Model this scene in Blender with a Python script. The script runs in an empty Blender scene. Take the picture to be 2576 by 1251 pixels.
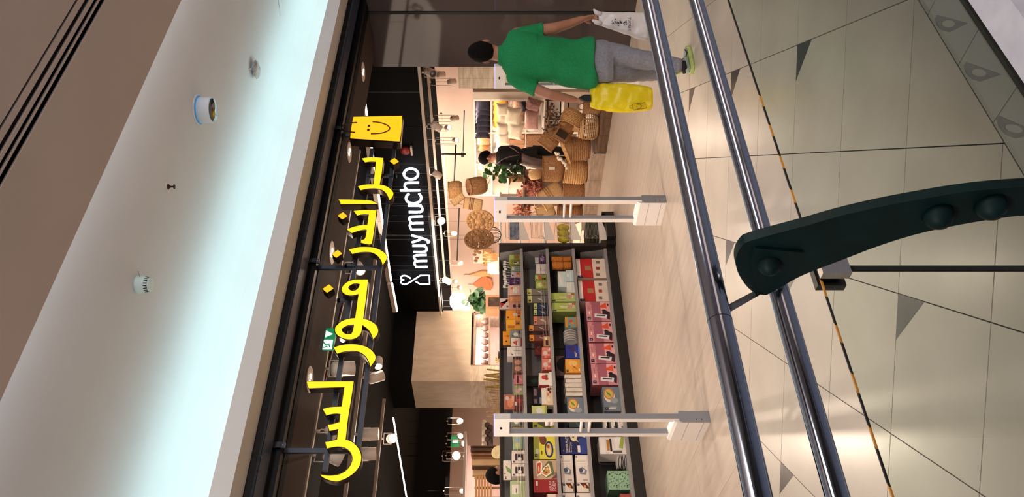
import bpy, bmesh, math, random
from mathutils import Vector, Matrix, noise
PI = math.pi
SC = bpy.context.scene
COL = SC.collection
RND = random.Random(7)

# ---------------------------------------------------------------- camera (held on its side, as the photograph is)
FPX = 1935.0          # focal length in pixels of the 2576 px wide frame
CAMH = 1.53
PHI = math.atan(2385.5 / FPX)
F2 = Vector((math.cos(PHI), math.sin(PHI), 0.0))     # view direction; +Y runs into the shop, +X along the shop front
R2 = Vector((math.sin(PHI), -math.cos(PHI), 0.0))
cd = bpy.data.cameras.new('camera'); cam = bpy.data.objects.new('camera', cd); COL.objects.link(cam)
cd.sensor_width = 36.0; cd.lens = FPX / 2576 * 36.0; cd.shift_x = 38 / 2576
cd.clip_start = 0.05; cd.clip_end = 200
m = Matrix.Identity(4)
for i, v in enumerate((Vector((0, 0, -1)), R2, -F2)):
    for k in range(3): m[k][i] = v[k]
m[2][3] = CAMH
cam.matrix_world = m
SC.camera = cam
vs = SC.view_settings
SC.display_settings.display_device = 'sRGB'
vs.view_transform = 'Standard'; vs.look = 'None'; vs.gamma = 1.0; vs.use_curve_mapping = False
vs.exposure = 0.0
SC.cycles.use_denoising = True
SC.cycles.max_bounces = 7; SC.cycles.diffuse_bounces = 3; SC.cycles.glossy_bounces = 4
SC.cycles.transmission_bounces = 6; SC.cycles.transparent_max_bounces = 8
SC.cycles.sample_clamp_indirect = 4.0
SC.cycles.caustics_reflective = False; SC.cycles.caustics_refractive = False

# ---------------------------------------------------------------- world and lights
W = bpy.data.worlds.new('world'); SC.world = W; W.use_nodes = True
W.node_tree.nodes['Background'].inputs[0].default_value = (0.8, 0.78, 0.8, 1)
W.node_tree.nodes['Background'].inputs[1].default_value = 0.38

def light(kind, loc, energy, color, aim=None, **kw):
    d = bpy.data.lights.new('lamp_light', kind); d.energy = energy; d.color = color
    for k, v in kw.items(): setattr(d, k, v)
    o = bpy.data.objects.new('lamp_light', d); COL.objects.link(o); o.location = loc
    if aim is not None:
        o.rotation_euler = (Vector(aim) - Vector(loc)).to_track_quat('-Z', 'Y').to_euler()
    return o
WARM = (1.0, 0.80, 0.62); NEUT = (1.0, 0.93, 0.86); COOL = (0.62, 0.93, 1.0)
# mall corridor: soft light from the ceiling behind and above the camera
light('AREA', (3.5, -1.4, 3.25), 215, NEUT, (3.7, 0.8, 0), shape='RECTANGLE', size=6.0, size_y=0.7)
light('AREA', (-1.5, 0.8, 3.25), 120, (1.0, 0.93, 0.88), (3.2, 5.0, 0.7), shape='RECTANGLE', size=2.0, size_y=1.0)
# cove strip lying on the ledge above the shop front, shining up at the white ceiling
light('AREA', (4.5, 4.50, 3.13), 40, COOL, (4.5, 4.58, 3.6), shape='RECTANGLE', size=14.0, size_y=0.14)
light('AREA', (4.5, 2.50, 3.42), 34, (0.80, 0.88, 1.0), (4.5, 4.3, 3.16), shape='RECTANGLE', size=14.0, size_y=0.05)
# shop: broad light of the many ceiling tracks
for k in range(6): light('SPOT', (0.9 + 0.95 * k, 5.70, 2.98), 62, WARM, (1.2 + 0.95 * k, 7.9, 0.55), spot_size=1.5, spot_blend=0.9, shadow_soft_size=0.05)
for k in range(3): light('SPOT', (5.9 + 0.35 * k, 6.3 + 0.5 * k, 3.1), 60, WARM, (8.1, 6.9 + 0.9 * k, 0.6), spot_size=1.1, spot_blend=0.9, shadow_soft_size=0.05)
light('SPOT', (0.0, 5.7, 2.9), 260, WARM, (2.6, 5.2, 0.8), spot_size=0.9, spot_blend=0.9, shadow_soft_size=0.06)  # extra spot without a fitting, added to brighten the gate by the box shelves
light('SPOT', (3.1, 5.7, 2.9), 110, WARM, (4.7, 5.2, 0.8), spot_size=1.0, spot_blend=0.9, shadow_soft_size=0.06)  # likewise added, brightens the gate before the baskets
light('AREA', (4.2, 8.2, 3.25), 135, WARM, (4.2, 6.6, 0), shape='RECTANGLE', size=6.0, size_y=2.6)
for x, y in ((1.5, 10.8), (3.2, 11.2), (4.9, 10.8), (2.4, 13.6), (4.4, 13.8), (6.0, 15.0)): light('SPOT', (x, y, 2.95), 75, WARM, (x, y - 0.3, 0), spot_size=2.4, spot_blend=0.9, shadow_soft_size=0.04)
light('AREA', (9.0, 10.0, 2.95), 330, WARM, (9.8, 10.0, 0.6), shape='RECTANGLE', size=2.0, size_y=6.0)
light('AREA', (9.2, 15.0, 2.95), 230, WARM, (9.8, 15.0, 0.6), shape='RECTANGLE', size=2.0, size_y=4.0)
light('AREA', (3.5, 17.5, 3.0), 160, WARM, (3.5, 18.5, 1.0), shape='RECTANGLE', size=7.0, size_y=2.5)
# ---------------------------------------------------------------- helpers
def ray(x, y):
    a = (625.5 - y) / FPX
    return F2 + R2 * a + Vector((0, 0, (1250 - x) / FPX))
O = Vector((0, 0, CAMH))
def pX(x, y, c): r = ray(x, y); return O + r * (c / r.x)
def pY(x, y, c): r = ray(x, y); return O + r * (c / r.y)
def pZ(x, y, c): r = ray(x, y); return O + r * ((c - CAMH) / r.z)
def pD(x, y, d): return O + ray(x, y) * d

def lin(c):
    c = c / 255.0
    return c / 12.92 if c <= 0.04045 else ((c + 0.055) / 1.055) ** 2.4
def rgb(*c): return (lin(c[0]), lin(c[1]), lin(c[2]), 1.0)
MATS = {}
def mat(name, c=(200, 200, 200), rough=0.5, metal=0.0, var=0.0, scale=8.0, stretch=(1, 1, 1), bump=0.0, emit=0.0, trans=0.0, c2=None, coat=0.0, detail=4.0, wave=None, spec=None, alpha=None):
    if name in MATS: return MATS[name]
    M = bpy.data.materials.new(name); M.use_nodes = True; nt = M.node_tree; N = nt.nodes; L = nt.links
    b = N['Principled BSDF']
    b.inputs['Base Color'].default_value = rgb(*c); b.inputs['Roughness'].default_value = rough; b.inputs['Metallic'].default_value = metal
    if spec is not None: b.inputs['Specular IOR Level'].default_value = spec
    if coat: b.inputs['Coat Weight'].default_value = coat; b.inputs['Coat Roughness'].default_value = 0.08
    if trans: b.inputs['Transmission Weight'].default_value = trans
    if alpha is not None: b.inputs['Alpha'].default_value = alpha
    if emit:
        b.inputs['Emission Color'].default_value = rgb(*c); b.inputs['Emission Strength'].default_value = emit
    if var or bump or c2:
        tc = N.new('ShaderNodeTexCoord'); mp = N.new('ShaderNodeMapping'); mp.inputs['Scale'].default_value = stretch
        L.new(tc.outputs['Object'], mp.inputs[0])
        if wave:
            t = N.new('ShaderNodeTexWave'); t.bands_direction = wave; t.inputs['Scale'].default_value = scale
            t.inputs['Distortion'].default_value = 3.0; t.inputs['Detail'].default_value = 2.0; t.inputs['Detail Scale'].default_value = 2.0
            out = t.outputs['Fac']
        else:
            t = N.new('ShaderNodeTexNoise'); t.inputs['Scale'].default_value = scale; t.inputs['Detail'].default_value = detail
            out = t.outputs['Fac']
        L.new(mp.outputs[0], t.inputs[0])
        cr = N.new('ShaderNodeValToRGB')
        a = c; d = c2 or tuple(max(0, k * (1 - var)) for k in c)
        cr.color_ramp.elements[0].color = rgb(*d); cr.color_ramp.elements[0].position = 0.3
        cr.color_ramp.elements[1].color = rgb(*a); cr.color_ramp.elements[1].position = 0.7
        L.new(out, cr.inputs[0]); L.new(cr.outputs[0], b.inputs['Base Color'])
        if bump:
            bp = N.new('ShaderNodeBump'); bp.inputs['Strength'].default_value = bump; bp.inputs['Distance'].default_value = 0.01
            L.new(out, bp.inputs['Height']); L.new(bp.outputs[0], b.inputs['Normal'])
    MATS[name] = M
    return M
def colr(c, rough=0.5, var=0.06):
    return mat('paint_%d_%d_%d_%d' % (c[0], c[1], c[2], rough * 100), c, rough, var=var, scale=6)

WM = {}
def link(o, parent=None, world=None):
    COL.objects.link(o)
    w = world or Matrix.Identity(4)
    if parent is not None:
        o.parent = parent; o.matrix_parent_inverse = WM[parent.name].inverted()
    o.matrix_basis = w
    WM[o.name] = w
    return o
def tag(o, label=None, cat=None, group=None, kind=None):
    if label: o['label'] = label
    if cat: o['category'] = cat
    if group: o['group'] = group
    if kind: o['kind'] = kind
    return o
def thing(name, label, cat, loc=(0, 0, 0), group=None):
    o = bpy.data.objects.new(name, None); o.empty_display_size = 0.1
    link(o, None, Matrix.Translation(Vector(loc)))
    return tag(o, label, cat, group)
def clone(root, offset, label=None):
    """copy of a thing with its parts and sub-parts, moved by offset"""
    T = Matrix.Translation(Vector(offset))
    def cp(o, par):
        c = o.copy(); COL.objects.link(c)
        w = T @ WM[o.name]
        if par is not None:
            c.parent = par; c.matrix_parent_inverse = WM[par.name].inverted()
        c.matrix_basis = w; WM[c.name] = w
        for k in list(o.children): cp(k, c)
        return c
    c = cp(root, None)
    if label: c['label'] = label
    return c

class MB:
    def __init__(s): s.v = []; s.f = []; s.mi = []; s.sm = []; s.ms = []
    def mat(s, m):
        if m not in s.ms: s.ms.append(m)
        return s.ms.index(m)
    def add(s, vs, fs, m, smooth=False):
        n = len(s.v); i = s.mat(m)
        s.v += [tuple(v) for v in vs]
        for f in fs: s.f.append([n + k for k in f]); s.mi.append(i); s.sm.append(smooth)
        return s
    def box(s, a, b, m, frame=None, taper=None):
        x0, y0, z0 = (min(a[i], b[i]) for i in range(3)); x1, y1, z1 = (max(a[i], b[i]) for i in range(3))
        vs = [(x0, y0, z0), (x1, y0, z0), (x1, y1, z0), (x0, y1, z0), (x0, y0, z1), (x1, y0, z1), (x1, y1, z1), (x0, y1, z1)]
        if taper:
            cx, cy = (x0 + x1) / 2, (y0 + y1) / 2
            vs = vs[:4] + [(cx + (p[0] - cx) * taper, cy + (p[1] - cy) * taper, p[2]) for p in vs[4:]]
        if frame is not None: vs = [frame @ Vector(p) for p in vs]
        return s.add(vs, [(0, 3, 2, 1), (4, 5, 6, 7), (0, 1, 5, 4), (1, 2, 6, 5), (2, 3, 7, 6), (3, 0, 4, 7)], m)
    def prism(s, pts, ex, m, mside=None, holes=None):
        """pts: planar polygon (3-D points), ex: extrusion vector"""
        ex = Vector(ex); n = len(pts); P = [Vector(p) for p in pts]
        from mathutils.geometry import tessellate_polygon
        loops = [P] + [[Vector(h) for h in H] for H in (holes or [])]
        tri = tessellate_polygon(loops)
        flat = [p for l in loops for p in l]
        N = len(flat)
        s.add(flat, [list(t) for t in tri], m)
        s.add([p + ex for p in flat], [list(t)[::-1] for t in tri], mside or m)
        off = 0
        for l in loops:
            k = len(l); fs = []
            vs = l + [p + ex for p in l]
            for i in range(k): fs.append((i, (i + 1) % k, k + (i + 1) % k, k + i))
            s.add(vs, fs, mside or m); off += k
        return s
    def tube(s, pts, r, m, seg=8, closed=False, cap=True, flat=None):
        P = [Vector(p) for p in pts]; n = len(P); rr = r if isinstance(r, (list, tuple)) else [r] * n
        vs = []; up = None
        for i in range(n):
            if closed: t = P[(i + 1) % n] - P[i - 1]
            else: t = P[min(i + 1, n - 1)] - P[max(i - 1, 0)]
            if t.length < 1e-9: t = Vector((0, 0, 1))
            t.normalize()
            if up is None: up = Vector((0, 0, 1)) if abs(t.z) < 0.9 else Vector((1, 0, 0))
            a = t.cross(up)
            if a.length < 1e-6: a = t.orthogonal()
            a.normalize(); b = a.cross(t).normalized(); up = b
            for k in range(seg):
                an = 2 * PI * k / seg
                vs.append(P[i] + a * math.cos(an) * rr[i] + b * math.sin(an) * rr[i] * (flat or 1))
        fs = []
        for i in range(n if closed else n - 1):
            j = (i + 1) % n
            for k in range(seg):
                fs.append((i * seg + k, i * seg + (k + 1) % seg, j * seg + (k + 1) % seg, j * seg + k))
        if cap and not closed:
            fs.append(tuple(range(seg))[::-1]); fs.append(tuple((n - 1) * seg + k for k in range(seg)))
        return s.add(vs, fs, m, seg > 5)
    def lathe(s, c, prof, m, seg=24, axis=(0, 0, 1), sx=1.0, sy=1.0, rot=0.0, xdir=None):
        """prof: (radius, height) pairs along axis from c"""
        ax = Vector(axis).normalized(); a = Vector(xdir) if xdir is not None else ax.orthogonal()
        a = (a - ax * a.dot(ax)).normalized(); b = ax.cross(a); vs = []
        c = Vector(c)
        for r, h in prof:
            for k in range(seg):
                an = 2 * PI * k / seg + rot
                vs.append(c + ax * h + a * math.cos(an) * r * sx + b * math.sin(an) * r * sy)
        fs = []; n = len(prof)
        for i in range(n - 1):
            for k in range(seg):
                fs.append((i * seg + k, i * seg + (k + 1) % seg, (i + 1) * seg + (k + 1) % seg, (i + 1) * seg + k))
        if prof[0][0] > 1e-5: fs.append(tuple(range(seg))[::-1])
        if prof[-1][0] > 1e-5: fs.append(tuple((n - 1) * seg + k for k in range(seg)))
        return s.add(vs, fs, m, True)
    def ball(s, c, r, m, seg=12, rings=8, axis=(0, 0, 1), xdir=None):
        r = r if isinstance(r, (list, tuple)) else (r, r, r)
        prof = [(math.sin(PI * i / rings), -math.cos(PI * i / rings) * r[2]) for i in range(rings + 1)]
        return s.lathe(c, prof, m, seg, axis, r[0], r[1], xdir=xdir)
    def loft(s, rings, m, cap=True, smooth=True):
        """rings: lists of points, same count"""
        k = len(rings[0]); vs = [p for r in rings for p in r]; fs = []
        for i in range(len(rings) - 1):
            for j in range(k): fs.append((i * k + j, i * k + (j + 1) % k, (i + 1) * k + (j + 1) % k, (i + 1) * k + j))
        if cap: fs.append(tuple(range(k))[::-1]); fs.append(tuple((len(rings) - 1) * k + j for j in range(k)))
        return s.add(vs, fs, m, smooth)
    def text(s, body, size, org, xd, yd, m, ex=0.0, align='LEFT', sx=1.0):
        cu = bpy.data.curves.new('t', 'FONT'); cu.body = body; cu.size = size; cu.align_x = align; cu.resolution_u = 2
        o = bpy.data.objects.new('t', cu); me = bpy.data.meshes.new_from_object(o)
        xd = Vector(xd).normalized() * sx; yd = Vector(yd).normalized(); org = Vector(org); nn = xd.cross(yd).normalized()
        s.add([org + xd * v.co.x + yd * v.co.y + nn * ex for v in me.vertices], [list(p.vertices) for p in me.polygons], m)
        bpy.data.objects.remove(o); bpy.data.curves.remove(cu); bpy.data.meshes.remove(me)
        return s
    def mesh(s, name):
        me = bpy.data.meshes.new(name); me.from_pydata(s.v, [], s.f)
        for m in s.ms: me.materials.append(m)
        me.polygons.foreach_set('material_index', s.mi); me.polygons.foreach_set('use_smooth', s.sm)
        me.update(); return me
    def build(s, name, parent=None, mods=None, fix=False):
        me = s.mesh(name)
        if fix:
            bm = bmesh.new(); bm.from_mesh(me); bmesh.ops.recalc_face_normals(bm, faces=bm.faces); bm.to_mesh(me); bm.free()
        o = bpy.data.objects.new(name, me); link(o, parent)
        return o
def remesh(mb, name, mat_, voxel=0.01, parent=None, smooth=3, disp=None, factor=0.5):
    """fuse overlapping closed shapes into one continuous surface"""
    me = mb.mesh(name); bm = bmesh.new(); bm.from_mesh(me); bmesh.ops.recalc_face_normals(bm, faces=bm.faces); bm.to_mesh(me); bm.free()
    o = bpy.data.objects.new(name, me); COL.objects.link(o)
    md = o.modifiers.new('r', 'REMESH'); md.mode = 'VOXEL'; md.voxel_size = voxel; md.use_smooth_shade = True
    sm = o.modifiers.new('s', 'SMOOTH'); sm.iterations = smooth; sm.factor = factor
    dg = bpy.context.evaluated_depsgraph_get()
    new = bpy.data.meshes.new_from_object(o.evaluated_get(dg))
    bpy.data.objects.remove(o); bpy.data.meshes.remove(me)
    new.materials.clear(); new.materials.append(mat_)
    if disp:
        P = [(v.co.copy(), v.normal.copy()) for v in new.vertices]
        Q = [disp(c, n) for c, n in P]
        for v, q in zip(new.vertices, Q): v.co = q
        new.update()
    for p in new.polygons: p.use_smooth = True; p.material_index = 0
    new.name = name
    ob = bpy.data.objects.new(name, new); link(ob, parent)
    return ob
def struct(mb, name, fix=False):
    o = mb.build(name, None, fix=fix); o['kind'] = 'structure'; return o
def clip(poly, n, d):
    """keep the part of a 2-D polygon with n.p >= d"""
    out = []
    for i in range(len(poly)):
        p, q = poly[i], poly[(i + 1) % len(poly)]
        a = n[0] * p[0] + n[1] * p[1] - d; b = n[0] * q[0] + n[1] * q[1] - d
        if a >= 0: out.append(p)
        if (a >= 0) != (b >= 0):
            t = a / (a - b); out.append((p[0] + (q[0] - p[0]) * t, p[1] + (q[1] - p[1]) * t))
    return out

def smooth(P, it=1):
    for _ in range(it):
        Q = []
        n = len(P)
        for i in range(n):
            a, b_, c = P[i - 1], P[i], P[(i + 1) % n]
            v1 = (b_ - a).normalized(); v2 = (c - b_).normalized()
            if v1.dot(v2) > 0.72: Q += [b_ * 0.75 + a * 0.25, b_ * 0.75 + c * 0.25]
            else: Q.append(b_)
        P = Q
    return P

# ---------------------------------------------------------------- materials
M_ceil = mat('white_ceiling_paint', (226, 222, 218), 0.9, var=0.03, scale=1.5)
M_taupe = mat('taupe_soffit_paint', (214, 199, 191), 0.9, var=0.03, scale=2)
M_fascia = mat('fascia_paint', (214, 208, 204), 0.8, var=0.03, scale=2)
M_black = mat('black_slot', (6, 6, 7), 0.7)
M_frame = mat('black_metal_frame', (13, 13, 17), 0.45, var=0.2, scale=3, spec=0.25)
M_navy = mat('navy_metal_frame', (46, 54, 76), 0.45, var=0.1, scale=2, spec=0.3)
M_brown = mat('brown_soffit_board', (66, 52, 46), 0.8, var=0.08, scale=2, spec=0.2)
M_darkc = mat('dark_shop_ceiling', (14, 11, 11), 0.9, var=0.3, scale=2, spec=0.1)
M_bulk = mat('black_bulkhead_panel', (11, 10, 11), 0.7, var=0.25, scale=1.2, stretch=(1, 4, 1), spec=0.1)
M_glossy = mat('dark_glass_panel', (72, 63, 61), 0.05, var=0.06, scale=0.8, spec=0.42)
M_mirror = mat('mirror_strip', (170, 160, 155), 0.04, metal=1.0)
M_tile = mat('mall_floor_tile', (200, 188, 174), 0.26, var=0.07, scale=2.2, detail=8, bump=0.01)
M_grout = mat('dark_grout', (26, 23, 22), 0.8)
M_inlay = mat('grey_inlay_stone', (62, 55, 53), 0.25, var=0.1, scale=9)
M_stile = mat('shop_floor_tile', (184, 168, 154), 0.30, c2=(160, 145, 132), scale=3.2, stretch=(5, 0.7, 1), detail=6)
M_sgrout = mat('pale_grout', (214, 200, 184), 0.7)
M_wall = mat('pink_beige_wall', (190, 164, 152), 0.85, var=0.04, scale=2)
M_marble = mat('cream_whitewashed_board', (232, 214, 190), 0.55, c2=(186, 164, 140), scale=5, stretch=(1, 1, 5), detail=8)
M_plaster = mat('beige_board', (224, 206, 182), 0.7, c2=(208, 188, 164), scale=4, stretch=(3, 3, 1), detail=6)
M_white = mat('white_shelf_paint', (236, 224, 214), 0.5, var=0.04, scale=3)
M_grey = mat('grey_shelf_metal', (150, 144, 142), 0.45, var=0.04, scale=3)
M_backshade = mat('shaded_back_panel', (70, 64, 64), 0.5, var=0.1, scale=3)
M_post = mat('dark_brown_upright', (44, 36, 34), 0.5, var=0.1, scale=6)
M_chrome = mat('polished_steel', (172, 180, 196), 0.13, metal=1.0, var=0.04, scale=3)
M_steel = mat('brushed_steel', (190, 186, 184), 0.28, metal=1.0, var=0.05, scale=30, stretch=(1, 1, 12))
M_green = mat('dark_green_enamel', (7, 34, 34), 0.55, var=0.25, scale=24, bump=0.05, spec=0.16)
M_lamp = mat('white_lamp_housing', (232, 214, 200), 0.45, var=0.03, scale=5)
M_glow = mat('lamp_glow', (255, 236, 214), 0.5, emit=30)
M_glow2 = mat('linear_lamp_glow', (255, 238, 220), 0.5, emit=9)
M_track = mat('cream_track', (206, 188, 172), 0.4, var=0.03, scale=5)
M_yel = mat('yellow_sign_face', (255, 184, 0), 0.5, emit=0.9, c2=(255, 176, 0), scale=3)
M_yel2 = mat('yellow_letter_face', (255, 212, 0), 0.5, emit=0.88, c2=(255, 200, 0), scale=2.5)
M_letside = mat('bronze_letter_side', (66, 52, 44), 0.28, metal=0.85, var=0.1, scale=6)
M_signsteel = mat('blue_grey_steel', (62, 66, 76), 0.4, metal=0.5, var=0.1, scale=6)
M_neon = mat('white_neon', (226, 236, 255), 0.4, emit=5)
M_gate = mat('white_gate_plastic', (240, 232, 228), 0.38, var=0.02, scale=4)
M_gateg = mat('grey_gate_plastic', (150, 152, 160), 0.4, var=0.03, scale=4)
M_purple = mat('violet_glow', (168, 160, 255), 0.4, emit=1.2)
M_wire = mat('wire_metal', (196, 184, 172), 0.35, metal=0.7, var=0.05, scale=10)
M_kick = mat('black_kick_plate', (32, 28, 27), 0.4, var=0.1, scale=4)
M_straw = mat('straw_weave', (222, 172, 114), 0.75, c2=(156, 110, 66), scale=42, stretch=(1, 1, 3), bump=0.6, detail=3)
M_straw2 = mat('brown_seagrass_weave', (188, 136, 88), 0.8, c2=(122, 82, 50), scale=46, stretch=(1, 1, 2.6), bump=0.7, detail=3)
M_straw3 = mat('pale_jute_weave', (230, 190, 138), 0.8, c2=(180, 138, 92), scale=60, stretch=(1, 1, 3), bump=0.4, detail=3)
M_hole = mat('basket_inside', (60, 40, 26), 0.9, var=0.2, scale=20)
M_wood = mat('brown_platform_wood', (116, 86, 64), 0.6, c2=(84, 60, 44), scale=6, stretch=(1, 1, 10), detail=6)
M_plank = mat('grey_washed_plank', (184, 160, 140), 0.6, c2=(150, 128, 112), scale=5, stretch=(1, 1, 6), detail=8)
M_skin = mat('skin', (178, 122, 98), 0.55, var=0.06, scale=9)
M_hair = mat('black_hair', (20, 15, 15), 0.9, var=0.4, scale=60, bump=0.5, spec=0.12)
M_polo = mat('green_polo_knit', (12, 142, 82), 0.85, c2=(8, 118, 68), scale=120, bump=0.15)
M_jean = mat('grey_trouser_cloth', (142, 142, 154), 0.85, c2=(124, 124, 136), scale=60, bump=0.1)
M_leaf = mat('green_leaf', (74, 122, 44), 0.5, c2=(40, 84, 30), scale=20)
M_leaf2 = mat('dark_green_leaf', (44, 88, 42), 0.5, c2=(24, 54, 28), scale=20)
M_petal = mat('dusty_pink_petals', (240, 180, 152), 0.8, c2=(206, 134, 108), scale=30)
# ---------------------------------------------------------------- floor
S2 = math.sqrt(2)
b = MB(); b.box((-3, -4, -0.30), (14, 4.65, -0.012), M_grout)
FLOOR = struct(b, 'floor')
def flat_piece(poly, z0, z1, m, name, parent):
    b = MB(); b.prism([(p[0], p[1], z0) for p in poly], (0, 0, z1 - z0), m)
    return b.build(name, parent)
g = 0.0022
def tileset():
    meshes = None
    for i in range(-8, 14):
        for j in range(-13, 14):
            p0, q0 = 2.898 + 0.5525 * i, -0.075 + 0.55 * j
            c = [(p0 + g, q0 + g), (p0 + 0.5525 - g, q0 + g), (p0 + 0.5525 - g, q0 + 0.55 - g), (p0 + g, q0 + 0.55 - g)]
            poly = [((p - q) / S2, (p + q) / S2) for p, q in c]
            full = len(poly)
            ins = all(1.6 < y < 4.648 and -2.9 < x < 10 for x, y in poly)
            if not ins:
                for n, d in (((0, 1), 1.6 + g), ((0, -1), -4.648), ((1, 0), -2.9), ((-1, 0), -10.0)):
                    poly = clip(poly, n, d)
                    if len(poly) < 3: break
            if len(poly) < 3: continue
            if ins:
                cx, cy = sum(p[0] for p in poly) / 4, sum(p[1] for p in poly) / 4
                if meshes is None:
                    bb = MB(); bb.prism([(p[0] - cx, p[1] - cy, 0) for p in poly], (0, 0, 0.012), M_tile); meshes = bb.mesh('tile')
                o = bpy.data.objects.new('tile', meshes); link(o, FLOOR, Matrix.Translation((cx, cy, -0.012 + RND.uniform(-0.0002, 0.0002))))
            else:
                flat_piece(poly, -0.012, 0.0, M_tile, 'tile', FLOOR)
    for i in range(-2, 7):
        for j in range(-6, 6):
            p0, q0 = 2.898 + 1.105 * i, 0.475 + 1.1 * j
            c = [(p0, q0), (p0 - 0.18, q0), (p0, q0 + 0.18)]
            poly = [((p - q) / S2, (p + q) / S2) for p, q in c]
            if all(1.62 < y < 4.64 and -1 < x < 9 for x, y in poly):
                flat_piece(poly, -0.004, 0.0007, M_inlay, 'corner_inlay', FLOOR)
tileset()
# border course along the balustrade, with darker drop-shaped patches round a plain hole
M_border = mat('border_floor_tile', (168, 164, 150), 0.3, var=0.05, scale=2, detail=8)
xs = [-2.9] + [2.08 - 0.285 * k for k in range(17, 0, -1)] + [2.08 + 0.285 * k for k in range(0, 26)]
for a, c in zip(xs[:-1], xs[1:]):
    flat_piece([(a + g, 1.43), (c - g, 1.43), (c - g, 1.598), (a + g, 1.598)], -0.012, 0.0, M_border, 'border_tile', FLOOR)
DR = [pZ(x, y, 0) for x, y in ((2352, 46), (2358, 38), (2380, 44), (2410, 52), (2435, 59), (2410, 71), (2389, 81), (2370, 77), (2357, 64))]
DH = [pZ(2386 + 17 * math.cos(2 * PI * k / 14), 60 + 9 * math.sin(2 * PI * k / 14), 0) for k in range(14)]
def drop_patch(dx):
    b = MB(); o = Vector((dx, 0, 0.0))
    b.prism([p + o for p in DR], (0, 0, 0.0008), mat('grey_drop_mark', (112, 106, 98), 0.3, var=0.1, scale=12), holes=[[p + o for p in DH]])
    b.build('drop_patch', FLOOR)
for k in range(-3, 8): drop_patch(-0.262 * k)
# shop floor
b = MB(); b.box((-3, 4.65, -0.30), (14, 25, -0.006), M_sgrout)
SF = struct(b, 'floor_shop'); SF['label'] = 'pale wood-look tiled floor inside the shop entrance'
gm = {}
for i in range(-3, 17):
    for j in range(0, 6):
        x0 = 0.015 + 0.5 * i; y0 = 4.652 + 1.0 * j + (0.5 if i % 2 else 0) - (0.5 if j == 0 and i % 2 else 0)
        L = 1.0
        if i % 2:
            y0 = 4.652 + (0 if j == 0 else 0.5 + 1.0 * (j - 1)); L = 0.5 if j == 0 else 1.0
        if L not in gm:
            bb = MB(); bb.box((0.0012, 0.0012, 0), (0.4988, L - 0.0012, 0.006), M_stile); gm[L] = bb.mesh('tile')
        o = bpy.data.objects.new('tile', gm[L]); link(o, SF, Matrix.Translation((x0, y0, -0.006)))

# ---------------------------------------------------------------- ceilings and shop-front header
def bx(name, *boxes, kind='structure', parent=None):
    b = MB()
    for a, c, m in boxes: b.box(a, c, m)
    if kind == 'structure' and parent is None: return struct(b, name)
    return b.build(name, parent)
ceil = bx('ceiling', ((-3, 2.30, 3.60), (14, 4.10, 3.70), M_ceil))
# access hatch outline in the white ceiling
b = MB()
hp = [pZ(681, 215, 3.5985), pZ(713, 98, 3.5985), pZ(697, -20, 3.5985)]
for a, c in zip(hp[:-1], hp[1:]): b.tube([a, c], 0.0022, M_black, 4)
b.build('hatch_joint', ceil)
tp = lambda y0, y1, z0=3.30: ((-3, y0, z0), (14, y1, z0 + 0.008), M_taupe)
so = bx('ceiling_soffit', tp(1.865, 1.893), tp(1.918, 1.936), tp(1.958, 1.966), tp(1.994, 2.472), tp(-6.0, 1.852),
        ((-3, 2.44, 3.3085), (14, 2.4715, 3.60), M_taupe), ((-3, -6, 3.36), (14, 2.44, 3.40), M_black))
bx('trim_fascia', ((-3, 4.30, 3.055), (14, 4.325, 3.175), M_fascia), ((-3, 4.325, 3.055), (14, 4.52, 3.075), M_fascia), ((-3, 4.5, 3.06), (14, 4.72, 3.09), M_fascia))
b = MB(); cv = [(4.10, 3.60), (4.30, 3.597), (4.45, 3.585), (4.58, 3.56), (4.68, 3.52), (4.76, 3.46), (4.81, 3.38), (4.835, 3.28), (4.84, 3.07)]
for (ya, za), (yb, zb) in zip(cv[:-1], cv[1:]): b.add([(-3, ya, za), (14, ya, za), (14, yb, zb), (-3, yb, zb)], [(0, 1, 2, 3)], M_ceil, True)
b.build('curved_cove', ceil)
bx('trim_header', ((-3, 4.52, 2.998), (14, 4.71, 3.058), M_frame), ((-3, 4.535, 2.994), (14, 4.71, 2.999), M_navy), ((-3, 4.79, 2.955), (14, 4.87, 3.055), M_frame), ((-3, 4.87, 2.95), (14, 4.975, 3.0), M_bulk))
bx('trim_mirror_strip', ((-3, 4.71, 3.0), (14, 4.79, 3.01), M_mirror))
bx('ceiling_entrance', ((-3, 4.975, 2.95), (7.4, 5.50, 3.02), M_brown), ((-3, 5.44, 3.02), (7.4, 5.50, 3.45), M_darkc))
bx('ceiling_shop', ((-3, 5.5, 3.40), (14, 25, 3.46), M_darkc), ((-3, 4.87, 3.10), (14, 5.5, 3.46), M_darkc))
# side walls of the entrance
dw = bx('wall_glossy', ((7.4, 4.60, 0.0), (7.46, 4.955, 2.99), M_glossy), ((7.4, 4.985, 0.0), (7.46, 5.71, 2.99), M_glossy), ((7.42, 4.6, 0.0), (7.68, 5.70, 2.99), M_frame), ((7.4, 4.58, 0), (7.7, 4.6, 2.99), M_frame), ((7.388, 4.958, 0), (7.425, 4.986, 2.99), M_black))
bx('wall_front', ((7.7, 4.55, 0.0), (14, 4.7, 2.995), M_fascia))
bx('wall_back_right', ((10.52, 5.7, 0.0), (10.6, 25, 2.58), M_wall), ((10.6, 5.7, 0), (10.7, 25, 3.4), M_darkc))
bx('wall_far', ((-3, 20.0, 0.0), (10.5, 20.1, 2.8), M_wall), ((-3, 20.02, 2.8), (10.5, 20.12, 3.4), M_darkc))
bx('wall_entrance_side', ((7.7, 5.70, 0), (14, 5.78, 3.4), M_wall))
bx('wall_left', ((-3.1, 4.6, 0), (-3, 25, 3.4), M_wall))
# black bulkhead carrying the white sign
bx('trim_bulkhead', ((8.0, 5.7, 2.52), (8.12, 11.7, 3.42), M_bulk))
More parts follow.
